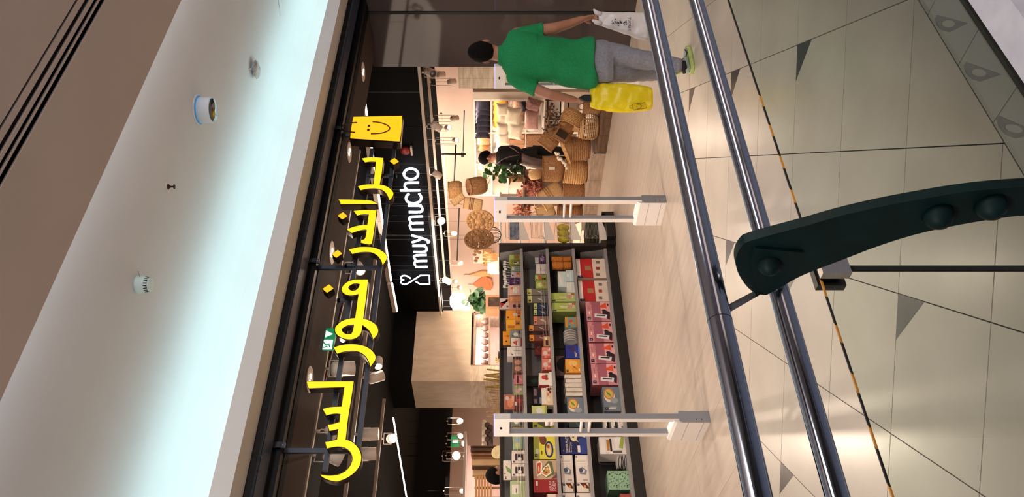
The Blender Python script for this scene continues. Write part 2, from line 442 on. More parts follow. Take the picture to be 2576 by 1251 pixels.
# square column with whitewashed boarding
bx('wall_column', ((6.55, 11.7, 1.99), (8.02, 12.67, 3.0), M_plaster), ((6.55, 11.7, 3.0), (8.02, 12.67, 3.42), M_bulk), ((6.55, 11.7, 0), (6.86, 12.67, 1.99), M_marble), ((6.86, 12.2, 0), (8.02, 12.67, 1.99), mat('pink_niche_back', (240, 206, 196), 0.8, c2=(226, 188, 176), scale=4, stretch=(1, 1, 4))))
bx('wall_bulkhead_far', ((-3, 16.9, 2.62), (10.5, 17.0, 3.42), M_bulk))
# mall behind the camera, seen only in reflections
bx('wall_mall_back', ((-3, -6.1, 0), (14, -6.0, 3.5), mat('dark_mall_wall', (60, 62, 70), 0.6, var=0.2, scale=1)), ((-3.2, -6, 0), (-3, 4.6, 3.5), mat('dark_mall_wall', (60, 62, 70))), ((12, -6, 0), (12.2, 4.6, 3.5), mat('dark_mall_wall', (60, 62, 70))))

M_win = mat('warm_fill_panel', (255, 226, 196), 0.5, emit=1.1); M_fillb = mat('blue_lit_panel', (60, 70, 220), 0.5, emit=2.0)  # glowing panels added out of view for front light and rail reflections
for k, (x0, x1) in enumerate(((-2, 1.0), (1.6, 5.0), (5.6, 9.5))):
    t = thing('added_glow_panel', 'added glowing panel behind the camera for front light and reflections, %s' % ('leftmost', 'middle one', 'rightmost')[k], 'glow panel', ((x0 + x1) / 2, -5.98, 0.3), 'added glow panels behind the camera')
    MB().box((x0, -5.99, 0.3), (x1, -5.96, 2.5), M_win).build('pane', t)  # warm fill surface, stands for no known window
    MB().box((x0, -5.99, 2.7), (x1, -5.96, 2.85), M_fillb).build('light_band', t)
# ---------------------------------------------------------------- devices on the mall ceiling
C = pZ(500, 277, 3.6)
t = thing('speed_dome_camera', 'white round ceiling housing with a dark green glass face and blue glow at its rim', 'camera', C)
MB().lathe(C, [(0.0, -0.006), (0.105, -0.006), (0.11, -0.0)], M_lamp, 32).build('ceiling_ring', t)
MB().lathe(C, [(0.086, -0.10), (0.09, -0.094), (0.09, -0.012), (0.083, -0.008)], mat('white_plastic', (226, 226, 228), 0.4, var=0.02), 32).build('housing', t)
MB().lathe(C, [(0.0, -0.112), (0.05, -0.110), (0.078, -0.104), (0.085, -0.099)], mat('green_dark_glass', (10, 40, 38), 0.08, var=0.2, coat=1.0), 32).build('lens', t)
MB().lathe(C, [(0.092, -0.012), (0.10, -0.008)], mat('blue_glow', (30, 130, 190), 0.4, emit=0.35), 32).build('glow_ring', t)
C = pZ(345, 716, 3.6)
t = thing('smoke_alarm_sounder', 'pale round alarm sounder with black vent slots round its lower rim', 'alarm', C)
MB().lathe(C, [(0.030, -0.082), (0.040, -0.078), (0.046, -0.055), (0.052, -0.012), (0.05, 0.0)], mat('pale_green_plastic', (222, 236, 226), 0.4, var=0.02), 28).build('housing', t)
b = MB()
for k in range(9):
    a0 = 2 * PI * k / 9; a1 = a0 + 0.52
    q = [C + Vector((math.cos(a) * r, math.sin(a) * r, z)) for a, r, z in ((a0, 0.0475, -0.053), (a1, 0.0475, -0.053), (a1, 0.0425, -0.073), (a0, 0.0425, -0.073))]
    b.add(q, [(0, 1, 2, 3)], M_black)
b.build('vent_slots', t)
MB().tube([C + Vector((0.01, -0.03, -0.03)), C + Vector((0.04, -0.075, -0.02))], 0.002, mat('pinkish_wire', (170, 130, 124), 0.5), 6).build('test_pin', t)
C = pZ(422, 470, 3.6)
t = thing('sprinkler', 'small dark sprinkler head in a white ceiling ring', 'sprinkler', C)
MB().lathe(C, [(0.022, -0.004), (0.034, -0.005), (0.038, 0.0)], M_lamp, 24).build('ring', t)
MB().lathe(C, [(0.0, -0.045), (0.015, -0.044), (0.015, -0.040), (0.005, -0.038), (0.006, -0.02), (0.016, -0.006), (0.022, -0.003)], mat('dark_bronze', (70, 48, 40), 0.4, metal=0.8, var=0.2), 16).build('head', t)
C = pZ(634, 170, 3.6)
t = thing('spotlight_bracket', 'loose round bracket with a curled clear plastic film, nearest the bright cove', 'bracket', C)
b = MB()
for k in range(4):
    a = k * PI / 2 + 0.5
    b.tube([C + Vector((0, 0, -0.012)), C + Vector((math.cos(a) * 0.085, math.sin(a) * 0.085, -0.006))], [0.020, 0.004], M_lamp, 6, flat=0.4)
b.lathe(C, [(0.035, -0.03), (0.04, -0.004)], mat('pale_blue_plastic', (160, 190, 204), 0.4, var=0.05), 20); b.build('star_mount', t)
b = MB(); b.lathe(C + Vector((0.0, 0.02, -0.03)), [(0.0, -0.02), (0.04, -0.024), (0.075, -0.01), (0.079, 0.0)], mat('crumpled_film', (206, 192, 176), 0.25, var=0.3, scale=30, bump=0.8), 20); b.build('plastic_cover', t)
C = pZ(683, 213, 3.6)
MB().lathe(C, [(0, -0.01), (0.006, -0.009), (0.007, 0)], M_black, 10).build('hatch_latch', ceil)
# ---------------------------------------------------------------- balustrade
def glass_mat():
    M = bpy.data.materials.new('clear_greenish_glass'); M.use_nodes = True; N = M.node_tree.nodes; L = M.node_tree.links
    N.remove(N['Principled BSDF']); out = N['Material Output']
    tr = N.new('ShaderNodeBsdfTransparent'); tr.inputs[0].default_value = (0.82, 0.90, 0.86, 1)
    gl = N.new('ShaderNodeBsdfGlossy'); gl.inputs['Roughness'].default_value = 0.02; gl.inputs[0].default_value = (0.9, 0.95, 0.92, 1)
    fr = N.new('ShaderNodeFresnel'); fr.inputs[0].default_value = 1.45
    mx = N.new('ShaderNodeMixShader'); L.new(fr.outputs[0], mx.inputs[0]); L.new(tr.outputs[0], mx.inputs[1]); L.new(gl.outputs[0], mx.inputs[2]); L.new(mx.outputs[0], out.inputs[0])
    return M
M_glass = glass_mat()
XS = pY(2300, 676, 1.40).x
GR = Matrix.Rotation(math.radians(0), 4, 'Z')
for (a, c, lab) in ((-1.6, XS - 0.006, 'clear glass balustrade pane left of the dark joint, taped on top'), (XS + 0.006, 9.5, 'clear glass balustrade pane right of the dark joint, taped on top')):
    t = thing('glass_balustrade', lab, 'glass panel', ((a + c) / 2, 1.4, 0), 'balustrade panes')
    MB().add([(a, 1.40, 0.03), (c, 1.40, 0.03), (c, 1.40, 0.7935), (a, 1.40, 0.7935)], [(0, 1, 2, 3)], M_glass).build('glass_pane', t)
    # hazard tape on the top edge, diagonal black and orange
    b = MB(); MO = mat('orange_tape', (206, 140, 40), 0.45, var=0.08); L_ = 0.075
    x = a; k = 0
    while x < c - 0.01:
        x2 = min(x + L_ * (0.6 if k % 2 else 1.0), c)
        on = (k % 2 == 1) and (x < 1.72)
        e = 0.01
        b.add([(x, 1.3976, 0.793), (x2, 1.3976, 0.793), (x2 + e, 1.4024, 0.793), (x + e, 1.4024, 0.793), (x, 1.3976, 0.797), (x2, 1.3976, 0.797), (x2 + e, 1.4024, 0.797), (x + e, 1.4024, 0.797)],
              [(0, 3, 2, 1), (4, 5, 6, 7), (0, 1, 5, 4), (2, 3, 7, 6)], MO if on else M_black)
        x = x2; k += 1
    b.build('hazard_tape', t)
MB().box((XS - 0.006, 1.396, 0.03), (XS + 0.006, 1.404, 0.79), M_black).build('joint_seal', t)
bx('trim_glass_channel', ((-2, 1.385, 0.0), (10, 1.43, 0.03), M_black))
bx('trim_kerb', ((-2, 1.27, -0.02), (10, 1.385, 0.05), mat('white_painted_kerb', (214, 212, 226), 0.6, c2=(196, 194, 208), scale=12, detail=8)), ((-2, -6, -0.02), (10, 1.27, 0.0), mat('blue_grey_floor', (112, 118, 136), 0.5, var=0.05)))
# rails
def rail(name, y, z, r, label, joint):
    t = thing(name, label, 'handrail', (3, y, z), 'round steel rails of the balustrade')
    MB().tube([(-2, y, z), (9.5, y, z)], r, M_chrome, 40).build('tube', t)
    MB().tube([(joint - 0.0008, y, z), (joint + 0.0008, y, z)], r + 0.0003, M_frame, 40).build('joint_ring', t)
    return t
r1 = rail('handrail', 1.240, 1.10, 0.0235, 'upper and thicker polished steel handrail crossing in front of the shop', pZ(1800, 835, 1.1).x)
r2 = rail('handrail', 1.284, 0.95, 0.0205, 'lower polished steel rail running behind the green post', 0.3)
# curved green post, a plate in a vertical plane across the balustrade
XP = 0.885
outl = [(1878, 608), (2005, 574), (2040, 565), (2100, 547), (2200, 523), (2300, 504), (2400, 487), (2480, 477), (2576, 470), (2700, 464), (2900, 462), (2900, 552), (2700, 546),
        (2576, 541), (2500, 551), (2400, 568), (2300, 590), (2200, 622), (2130, 650), (2060, 676), (2006, 698), (1950, 732), (1927, 743), (1906, 741), (1884, 728), (1864, 702), (1852, 676), (1850, 652), (1857, 632), (1867, 618)]
t = thing('balustrade_post', 'dark green curved flat steel post with domed bolts holding the rails', 'post', (0.885, 1.15, 0))
b = MB(); pts = [pX(x, y, XP) for x, y in outl]; b.prism(smooth(pts, 2), (0.02, 0, 0), M_green); b.build('post_plate', t, fix=True)
b = MB(); foot = pts[10:12]
b.prism([pts[10], pts[11], Vector((XP, pts[11].y - 0.01, 0.0)), Vector((XP, pts[10].y + 0.0, 0.0))], (0.02, 0, 0), M_green); b.build('post_foot', t, fix=True)
def dome(x, y, r):
    c = pX(x, y, XP)
    MB().lathe(c, [(r, 0.0), (r * 0.93, 0.010), (r * 0.72, 0.021), (r * 0.4, 0.028), (0.0, 0.031)], M_green, 24, axis=(-1, 0, 0)).build('domed_bolt', t)
dome(1932, 658, 0.023); dome(2358, 538, 0.026); dome(2490, 514, 0.026)
wd = [(1898, 618), (2018, 628), (2016, 634), (1936, 708), (1932, 710), (1908, 700), (1893, 680), (1887, 650)]
b = MB(); P0 = [pX(x, y, XP) for x, y in wd]
b.prism([p for p in P0], (-0.007, 0, 0), M_green); b.build('arrow_washer', t, fix=True)
MB().tube([pX(1932, 658, XP + 0.02), Vector((XP + 0.05, 1.284, 0.95))], 0.012, M_steel, 10).build('rail_stub', t)
# flat steel strap from post to the upper rail
b = MB(); a = Vector((0.80, 1.235, 1.085))
s0 = pY(1826, 779, 1.235); s1 = pY(1838, 786, 1.22)
q = [pY(1822, 772, 1.25), pY(1905, 728, 1.235), pY(1912, 742, 1.22), pY(1836, 786, 1.235)]
b.prism(q, (0.006, 0.012, 0), M_steel); b.build('steel_strap', t, fix=True)
# clamp gripping the glass
tc = thing('glass_clamp', 'small square steel clamp gripping the taped glass edge behind the green post', 'clamp', (XS, 1.38, 0.78))
b = MB(); b.box((XS - 0.035, 1.37, 0.735), (XS + 0.045, 1.392, 0.80), M_steel); b.build('front_jaw', tc)
b = MB(); b.box((XS - 0.04, 1.41, 0.735), (XS + 0.04, 1.43, 0.80), mat('dark_clamp', (30, 28, 28), 0.4)); b.build('back_jaw', tc)
MB().lathe((XS + 0.02, 1.37, 0.78), [(0.007, 0), (0.007, 0.004)], M_frame, 10, axis=(0, -1, 0)).build('screw', tc)

# ---------------------------------------------------------------- yellow shop sign
SY = 4.75
def crop(x0, y0, s): return lambda p: pY(x0 + p[0] / s, y0 + p[1] / s, SY)
c1 = crop(820, 280, 8.936); c2_ = crop(840, 380, 6.95); c3 = crop(800, 520, 6.95); c4 = crop(780, 660, 6.95); c5 = crop(760, 820, 6.95); c6 = crop(740, 940, 7.817); c7 = crop(740, 1080, 7.317)
def letter(label, P, holes=None, face=None, depth=0.065):
    P = smooth(P, 2); H = [smooth(h, 2) for h in (holes or [])]
    c = sum(P, Vector()) / len(P)
    t = thing('sign_letter', label, 'sign letter', c, 'glowing yellow letters of the shop sign')
    ctr = c
    grow = [p + (p - ctr).normalized() * 0.0 for p in P]
    b = MB(); b.prism([p + Vector((0, 0.004, 0)) for p in P], (0, depth, 0), M_letside, holes=[[p + Vector((0, 0.004, 0)) for p in h] for h in H])
    # dark rim standing round the face
    for loop in [P] + H: b.tube([p + Vector((0, 0.003, 0)) for p in loop], 0.0045, M_letside, 5, closed=True)
    b.build('side_band', t, fix=True)
    b = MB(); b.prism([p for p in P], (0, 0.003, 0), face or M_yel2, holes=H); b.build('face', t, fix=True)
    return t
ba = [c2_(p) for p in ((485,132),(560,115),(650,108),(750,110),(865,122),(855,250),(838,400),(805,590),(870,598),(940,625),(1000,670),(1040,720),(1045,755),(1030,800),(1000,840),(968,862),(945,800),(905,730),(850,685),(780,660),(700,655),(600,658),(530,670),(472,690),(440,655),(415,620),(480,598),(560,585),(640,582),(688,582),(705,450),(730,190),(660,185),(600,190),(545,202),(510,165))]
letter('glowing yellow Arabic letters nearest the smiling bag on the sign', ba)
YD = M_yel
def dot(P, lab): letter(lab, P, None, YD, 0.075)
dot([c2_(p) for p in ((970,178),(1062,120),(1140,182),(1048,240))], 'glowing yellow diamond dot below the letters nearest the smiling bag')
letter('glowing yellow straight upright Arabic stroke of the sign', [c2_(p) for p in ((80,845),(300,848),(630,858),(700,885),(768,920),(745,932),(400,932),(120,935),(100,890))])
dot([c2_(p) for p in ((60,1135),(162,1068),(242,1135),(145,1198))], 'glowing yellow diamond dot just past the straight upright stroke')
letter('glowing yellow Arabic letters with two prongs beside the straight stroke', [c3(p) for p in ((620,78),(700,62),(800,55),(900,55),(1025,65),(1010,220),(985,400),(950,640),(930,658),(900,665),(830,655),(745,632),(752,588),(800,575),(825,550),(838,480),(850,410),(820,402),(760,412),(690,430),(588,465),(500,400),(580,365),(680,335),(780,320),(860,315),(872,220),(885,138),(820,135),(750,140),(682,160))])
letter('glowing yellow curved Arabic letter in the middle of the sign', [c3(p) for p in ((537,752),(620,725),(720,705),(820,702),(920,705),(1020,725),(1110,765),(1180,820),(1208,860),(1212,900),(1180,965),(1130,1025),(1105,950),(1060,880),(1000,830),(930,800),(850,792),(760,797),(680,810),(597,832))])
dot([c3(p) for p in ((240,830),(345,755),(425,825),(322,898))], 'glowing yellow diamond dot over the curved letter in the middle')
c5in4 = lambda p: c5(p)
waw = [c4(p) for p in ((1018,305),(1005,450),(975,700),(935,988),(1000,1000),(1080,1035),(1150,1085))] + [c5(p) for p in ((1320,20),(1338,80),(1330,130),(1295,190),(1240,240),(1215,170),(1180,100),(1130,45),(1075,8),(1053,-20),(1048,60),(1035,130),(1000,180),(930,225),(840,243),(740,232),(650,195),(590,140),(568,90),(576,20))] + [c4(p) for p in ((470,1100),(530,1040),(620,1000),(700,982),(785,975),(810,800),(830,650),(845,558),(760,582),(680,585),(600,560),(550,510),(545,460),(580,400),(650,340),(750,305),(850,298))]
h1 = [c4(p) for p in ((865,385),(820,372),(760,375),(700,405),(670,440),(690,480),(740,500),(800,490),(850,440))]
h2 = [c4(p) for p in ((765,1092),(700,1095),(620,1120),(565,1160))] + [c5(p) for p in ((695,50),(700,90),(740,130),(800,148),(860,135),(885,90),(898,20))]
letter('glowing yellow Arabic letters with two round loops on the sign', waw, [h1, h2])
dot([c4(p) for p in ((215,465),(330,385),(415,462),(300,538))], 'glowing yellow diamond dot above the two round loops')
letter('glowing yellow curved Arabic letter between the loops and the long last group', [c5(p) for p in ((548,385),(620,350),(720,328),(850,318),(980,325),(1090,350),(1180,395),(1250,460),(1288,520),(1288,590),(1250,650),(1192,722),(1170,640),(1130,560),(1060,490),(980,450),(890,437),(780,445),(690,465),(610,492))])
sin_ = [c6(p) for p in ((245,158),(700,155),(1172,155),(1150,350),(1110,600),(1060,900))] + [c7(p) for p in ((958,150),(950,195),(1040,215),(1130,280),(1200,370),(1240,470),(1240,580),(1205,690),(1130,790),(1030,870),(920,930),(800,965),(700,960),(600,930),(520,890),(485,860),(480,832),(560,848),(680,855),(800,840),(900,800),(990,730),(1050,640),(1072,540),(1050,450),(990,380),(900,335),(800,325),(700,340),(600,362),(565,240),(680,215),(785,190),(800,60))] + [c6(p) for p in ((865,1095),(800,1120),(690,1135),(655,1010),(750,995),(885,955),(905,800),(830,795),(760,800),(690,815),(630,832),(555,702),(640,670),(760,652),(930,650),(955,450),(985,275),(700,282),(288,298))]
letter('long last group of glowing yellow Arabic letters ending in a wide bowl', sin_)
# smiling bag box
P = [c1(p) for p in ((610,115),(1725,95),(1668,690),(535,620))]
t = thing('sign_box', 'glowing yellow shopping bag with a smiling face on the shop sign', 'sign', sum(P, Vector()) / 4)
b = MB(); b.prism([p + Vector((0, 0.004, 0)) for p in P], (0, 0.085, 0), M_letside)
b.tube([p + Vector((0, 0.004, 0)) for p in P], 0.008, M_letside, 6, closed=True); b.build('housing', t, fix=True)
b = MB(); b.prism(P, (0, 0.003, 0), M_yel); b.build('face', t, fix=True)
M_smile = mat('dark_brown_print', (66, 24, 10), 0.5)
b = MB()
def fl(p): return c1(p) + Vector((0, -0.003, 0))
sm = [(1050,243),(1115,246),(1180,255),(1245,268),(1300,285),(1350,305),(1390,330),(1422,357),(1437,385),(1428,415),(1400,440),(1355,465),(1300,485),(1230,500),(1150,508),(1080,512),(1010,513)]
b.tube([fl(p) for p in sm], 0.0055, M_smile, 8)
for e in ((968, 332), (953, 420)): b.lathe(c1(e), [(0.0125, 0), (0.012, 0.004), (0, 0.005)], M_smile, 16, axis=(0, -1, 0))
b.build('smile', t)
b = MB(); b.tube([c1(p) + Vector((0, -0.004, 0)) for p in ((700,263),(640,265),(590,268),(500,278),(430,295),(380,325),(350,370),(365,410),(410,440),(480,460),(560,472),(610,477),(660,480))], 0.0055, M_frame, 8); b.build('handle', t)
# steel frame of the sign
t = thing('sign_support', 'blue-grey steel tube frame hanging the yellow letters from the header', 'frame', (3.5, 4.86, 2.45))
for z, x0, x1 in ((2.461, 2.05, 5.1), (2.662, 2.05, 5.1)): MB().box((x0, 4.845, z - 0.016), (x1, 4.875, z + 0.016), M_signsteel).build('frame_tube', t)
for (x, y) in ((690, 1135), (785, 674), (840, 341)):
    p = pY(x, y, 4.86)
    b = MB(); b.box((p.x - 0.016, 4.85, 2.45), (p.x + 0.016, 4.875, 2.975), M_signsteel)
    b.box((p.x - 0.02, 4.76, 2.96), (p.x + 0.02, 4.875, 2.995), M_signsteel)
    b.box((p.x - 0.02, 4.765, 2.93), (p.x + 0.02, 4.785, 3.02), M_signsteel); b.build('hanger', t)
    for dz in (-0.0, 0.05): MB().lathe((p.x, 4.765, 2.945 + dz), [(0.006, 0), (0, 0.005)], M_lamp, 10, axis=(0, -1, 0)).build('bolt', t)
for p in (c3((560, 250)), c3((450, 910)), c4((460, 540)), c2_((1060, 300)), c2_((520, 960))):
    MB().box((p.x - 0.012, 4.834, min(p.z, 2.66)), (p.x + 0.012, 4.86, max(p.z, 2.66) + 0.004), M_signsteel).build('dot_bracket', t)
    MB().box((p.x - 0.012, 4.834, p.z - 0.012), (p.x + 0.012, 4.86, p.z + 0.012), M_signsteel).build('dot_bracket', t)

# ---------------------------------------------------------------- white neon sign on the black bulkhead
NX = 7.93
n_ = lambda p: pX(980 + p[0] / 3.68, 400 + p[1] / 3.68, NX)
t = thing('neon_sign', 'white lit sign of a spatula and house and the word muymucho', 'sign', n_((240, 600)))
def stroke(name, polys, r=0.0185):
    b = MB()
    for P in polys:
        b.tube([n_(p) for p in P], r, M_neon, 8)
    b.build(name, t)
el = lambda cx, cy, a, c: [(cx + a * math.cos(2 * PI * k / 22), cy + c * math.sin(2 * PI * k / 22)) for k in range(23)]
def arc(P, n=3):
    Q = [Vector((p[0], p[1], 0)) for p in P]
    for _ in range(n - 1):
        R = [Q[0]]
        for i in range(len(Q) - 1): R += [Q[i] * 0.75 + Q[i + 1] * 0.25, Q[i] * 0.25 + Q[i + 1] * 0.75]
        R.append(Q[-1]); Q = R
    return [(q.x, q.y) for q in Q]
stroke('letter_m', [[(237, 1001), (350, 1000)], arc([(237, 985), (228, 962), (245, 946), (348, 945)]), arc([(240, 935), (222, 908), (240, 891), (343, 890)])])
stroke('letter_u', [[(212, 805), (335, 803)], arc([(222, 861), (318, 863), (345, 850), (340, 815), (318, 805)])])
stroke('letter_y', [arc([(202, 707), (300, 735), (350, 752), (372, 768), (350, 776)]), arc([(209, 773), (260, 757), (308, 733)])])
stroke('letter_m', [[(194, 656), (318, 655)], arc([(196, 645), (184, 615), (200, 596), (312, 594)]), arc([(197, 585), (178, 553), (196, 535), (308, 533)])])
stroke('letter_u', [[(170, 433), (296, 433)], arc([(178, 492), (275, 494), (306, 482), (300, 445), (280, 434)])])
stroke('letter_c', [arc([(180, 325), (155, 340), (150, 380), (180, 408), (235, 412), (285, 395), (296, 350), (272, 322)])])
stroke('letter_h', [[(97, 291), (282, 290)], arc([(165, 290), (138, 262), (145, 228), (170, 220), (272, 220)])])
stroke('letter_o', [el(198, 140, 66, 50)])
stroke('spatula_and_house', [arc([(195, 1106), (160, 1082), (120, 1080), (102, 1098), (112, 1118), (135, 1121)]), arc([(135, 1121), (106, 1126), (105, 1150), (135, 1165), (170, 1155), (285, 1079)]), [(285, 1079), (368, 1078), (371, 1159), (285, 1161), (243, 1136)]], 0.012)
M_thin = mat('thin_support_wire', (90, 84, 84), 0.5)
for y in (70, 155, 310, 455, 550, 730, 920, 1010, 1140): MB().tube([n_((20, y - 3)) + Vector((0.05, 0, 0.0)), n_((440, y + 6)) + Vector((0.05, 0, 0))], 0.0025, M_thin, 4).build('support_wire', t)
light('AREA', n_((240, 560)) + Vector((-0.12, 0, 0)), 1.5, (0.85, 0.9, 1.0), n_((240, 560)) + Vector((0.4, 0, 0)), shape='RECTANGLE', size=0.5, size_y=2.8)

# ---------------------------------------------------------------- anti-theft gates
def gate(x, y0, y1, h, label):
    t = thing('security_gate', label, 'security gate', (x + 0.04, (y0 + y1) / 2, 0), 'anti-theft gates across the shop entrance')
    xa, xb = x + 0.022, x + 0.066
    def post(ya, yb, zb):
        b = MB(); b.box((xa, ya, zb), (xb, yb, h - 0.115), M_gate); b.box((xa + 0.004, ya - 0.003, zb), (xb - 0.002, ya, h - 0.12), M_gateg); return b
    post(y0, y0 + 0.045, 0.06).build('front_post', t); post(y1 - 0.045, y1, 0.24).build('back_post', t)
    b = MB(); b.box((xa, y0, h - 0.115), (xb, y1, h - 0.008), M_gate); b.build('head_panel', t)
    MB().box((xa + 0.002, y0, h - 0.008), (xb - 0.002, y1, h), M_purple).build('status_light', t)
    MB().box((xa - 0.002, (y0 + y1) / 2 - 0.012, h - 0.06), (xa, (y0 + y1) / 2 + 0.02, h - 0.045), M_frame).build('indicator', t)
    for z in (0.915, 0.855):
        MB().tube([((xa + xb) / 2, y0 + 0.03, z), ((xa + xb) / 2, y1 - 0.03, z - 0.01)], 0.011, M_gate, 12).build('rung', t)
    b = MB(); f = y0 - 0.0
    prof = [(x, 0.0), (x, 0.235), (x + 0.012, 0.255), (x + 0.070, 0.262), (x + 0.085, 0.25), (x + 0.085, 0.0)]
    b.prism([(px, y0 + 0.012, pz) for px, pz in prof], (0, y1 - y0 + 0.01, 0), M_gate); b.build('foot_box', t, fix=True)
    b = MB(); b.prism([(px, y0 - 0.002, min(pz, 0.22 if px > x + 0.01 else 0.2)) for px, pz in prof], (0, 0.014, 0), M_gateg)
    for z in (0.06, 0.1): b.lathe((x + 0.02, y0 - 0.002, z), [(0.004, 0), (0.004, 0.002)], M_black, 8, axis=(0, -1, 0))
    b.build('foot_end', t, fix=True)
    b = MB()
    for z in (0.155, 0.045): b.box((x - 0.0015, y0 + 0.012, z), (x, y1 + 0.02, z + 0.002), M_gateg)
    b.build('foot_seams', t)
gate(4.69, 5.12, 5.42, 1.556, 'white anti-theft gate standing before the basket display')
gate(2.505, 5.06, 5.345, 1.553, 'white anti-theft gate standing before the long box shelves')
gate(6.62, 5.12, 5.42, 1.556, 'white anti-theft gate mostly hidden behind the person in green')
# ---------------------------------------------------------------- gondola with boxed goods
GT = 7.72
gx0, gx1 = 1.2, 6.26
G = thing('gondola_shelf', 'long grey metal shelf run on a black plinth, stocked with boxed kitchen goods', 'shelf', (3.7, 7.95, 0))
ROWZ = [1.232, 0.900, 0.562, 0.148]
bays = [gx1]
JX = pY(1310, 831, 7.72).x
JW = JX - pY(1320, 1047, 7.72).x
bays = [gx1, JX, JX - JW, JX - 2 * JW, gx0]
M_shadow = M_backshade
for i in range(4):
    xa, xb = bays[i + 1] + 0.002, bays[i] - 0.002
    MB().box((xa, 7.70, 0.0), (xb, 7.73, 0.115), M_kick).build('kick_plate', G)
    MB().box((xa, 7.73, 0.0), (xb, 8.2, 0.11), M_kick).build('plinth', G)
    for r, z in enumerate(ROWZ):
        b = MB(); b.box((xa, 7.716, z - 0.034), (xb, 7.73, z + 0.002), M_grey); b.box((xa, 7.73, z - 0.03), (xb, 8.16, z), M_grey); b.build('shelf_board', G)
    for z0, z1 in ((0.12, 0.9), (0.9, 1.49)):
        MB().box((xa, 8.16, z0), (xb, 8.18, z1), M_backshade if z0 < 0.5 else M_grey).build('back_panel', G)  # shade behind the lower shelves painted in as a darker grey
    MB().box((xa, 8.155, 0.1), (xa + 0.012, 8.162, 1.49), M_black).build('slot_upright', G)
MB().box((gx0, 7.95, 1.485), (gx1, 8.2, 1.50), M_post).build('top_cap', G)
MB().box((gx1, 7.66, 0.14), (gx1 + 0.045, 8.2, 1.502), M_post).build('end_upright', G)
MB().box((gx1, 7.62, 0.0), (gx1 + 0.06, 8.2, 0.12), M_kick).build('end_plinth', G)
for z in (ROWZ[0], ROWZ[1], ROWZ[2], ROWZ[3]):
    b = MB(); b.prism([(gx1 - 0.001, 7.74, z), (gx1 - 0.001, 8.16, z), (gx1 - 0.001, 8.16, z + 0.26), (gx1 - 0.001, 7.80, z + 0.26 if z > 1.2 else z + 0.30)], (-0.004, 0, 0), M_grey); b.build('end_gusset', G, fix=True)
for (row, xa, xb) in ((0, gx0, gx1 - 0.03), (1, 4.95, gx1 - 0.03)):
    for dz in (0.014, 0.046, 0.078):
        MB().tube([(xa, 7.742, ROWZ[row] + dz), (xb, 7.742, ROWZ[row] + dz)], 0.0022, M_wire, 6).build('wire', G)
    x = xa + 0.02
    while x < xb:
        MB().tube([(x, 7.744, ROWZ[row]), (x, 7.744, ROWZ[row] + 0.08)], 0.0020, M_wire, 5).build('wire', G)
        x += 0.32

NAVY = (30, 26, 52)
def prod(name, label, yr, yl, xt, row, c, dec=(), z0=None, depth=0.22, t=7.76, c2=None, cat='box', xb=None, rough=0.42, inset=0.0):
    """one carton: front face on the plane y=t, from pixel columns to metres on that plane"""
    t += inset
    z = ROWZ[row] if z0 is None else z0
    ym = (yr + yl) / 2
    X1 = pY(1400, yr, t).x; X0 = pY(1400, yl, t).x
    zt = pY(xt, ym, t).z
    if xb: z = max(z, pY(xb, ym, t).z)
    h = max(zt - z, 0.02)
    X0 += 0.001; X1 -= 0.001
    th = thing(name, label, cat, ((X0 + X1) / 2, t + depth / 2, z))
    base = colr(c, rough)
    b = MB(); b.box((X0, t, z + 0.001), (X1, t + depth, z + h), base)
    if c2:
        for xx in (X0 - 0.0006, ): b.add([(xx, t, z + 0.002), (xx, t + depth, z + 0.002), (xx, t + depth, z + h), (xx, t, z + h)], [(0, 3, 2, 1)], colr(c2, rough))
    b.build('carton', th)
    if dec:
        b = MB(); k = 0
        Wd, Hh = X1 - X0, h
        def q(u, v): return (X0 + u * Wd, t - 0.0006 - 0.0003 * k, z + 0.001 + v * Hh)
        for d in dec:
            k += 1
            if d[0] == 'r': _, u0, v0, u1, v1, cc = d; b.add([q(u0, v0), q(u1, v0), q(u1, v1), q(u0, v1)], [(0, 1, 2, 3)], colr(cc, rough))
            elif d[0] == 'e':
                _, u, v, ru, rv, cc = d
                b.add([q(u + ru * math.cos(2 * PI * j / 20), v + rv * math.sin(2 * PI * j / 20)) for j in range(20)], [tuple(range(20))], colr(cc, rough))
            elif d[0] == 'p': b.add([q(u, v) for u, v in d[1]], [tuple(range(len(d[1])))], colr(d[2], rough))
            elif d[0] == 't':
                _, s, u, v, sz, cc = d[:6]; b.text(s, sz * Hh, q(u, v), (1, 0, 0), (0, 0, 1), colr(cc, rough), sx=d[6] if len(d) > 6 else 1.0)
            elif d[0] == 'd':   # leaf or dash: centre, angle, length, width
                _, u, v, an, ln, wd_, cc = d
                cx, cz = u * Wd, v * Hh; ca, sa = math.cos(an), math.sin(an)
                P = [(-ln / 2, 0), (0, wd_ / 2), (ln / 2, 0), (0, -wd_ / 2)]
                b.add([(X0 + cx + (px * ca - pz * sa) * Wd, t - 0.0006 - 0.0003 * k, z + 0.001 + cz + (px * sa + pz * ca) * Wd) for px, pz in P], [(3, 2, 1, 0)], colr(cc, rough))
        b.build('printed_front', th)
    return th
Wt = (232, 222, 214); BK = (26, 22, 24); RD = (168, 34, 36); OR = (224, 140, 40); GRN = (150, 158, 62); LG = (176, 190, 110); PK = (214, 138, 140)
def badge(u=0.04, v=0.78, w=0.12, h=0.18): return [('r', u, v, u + w, v + h, NAVY), ('d', u + w / 2, v + h / 2, 1.0, w * 0.5, w * 0.15, Wt)]
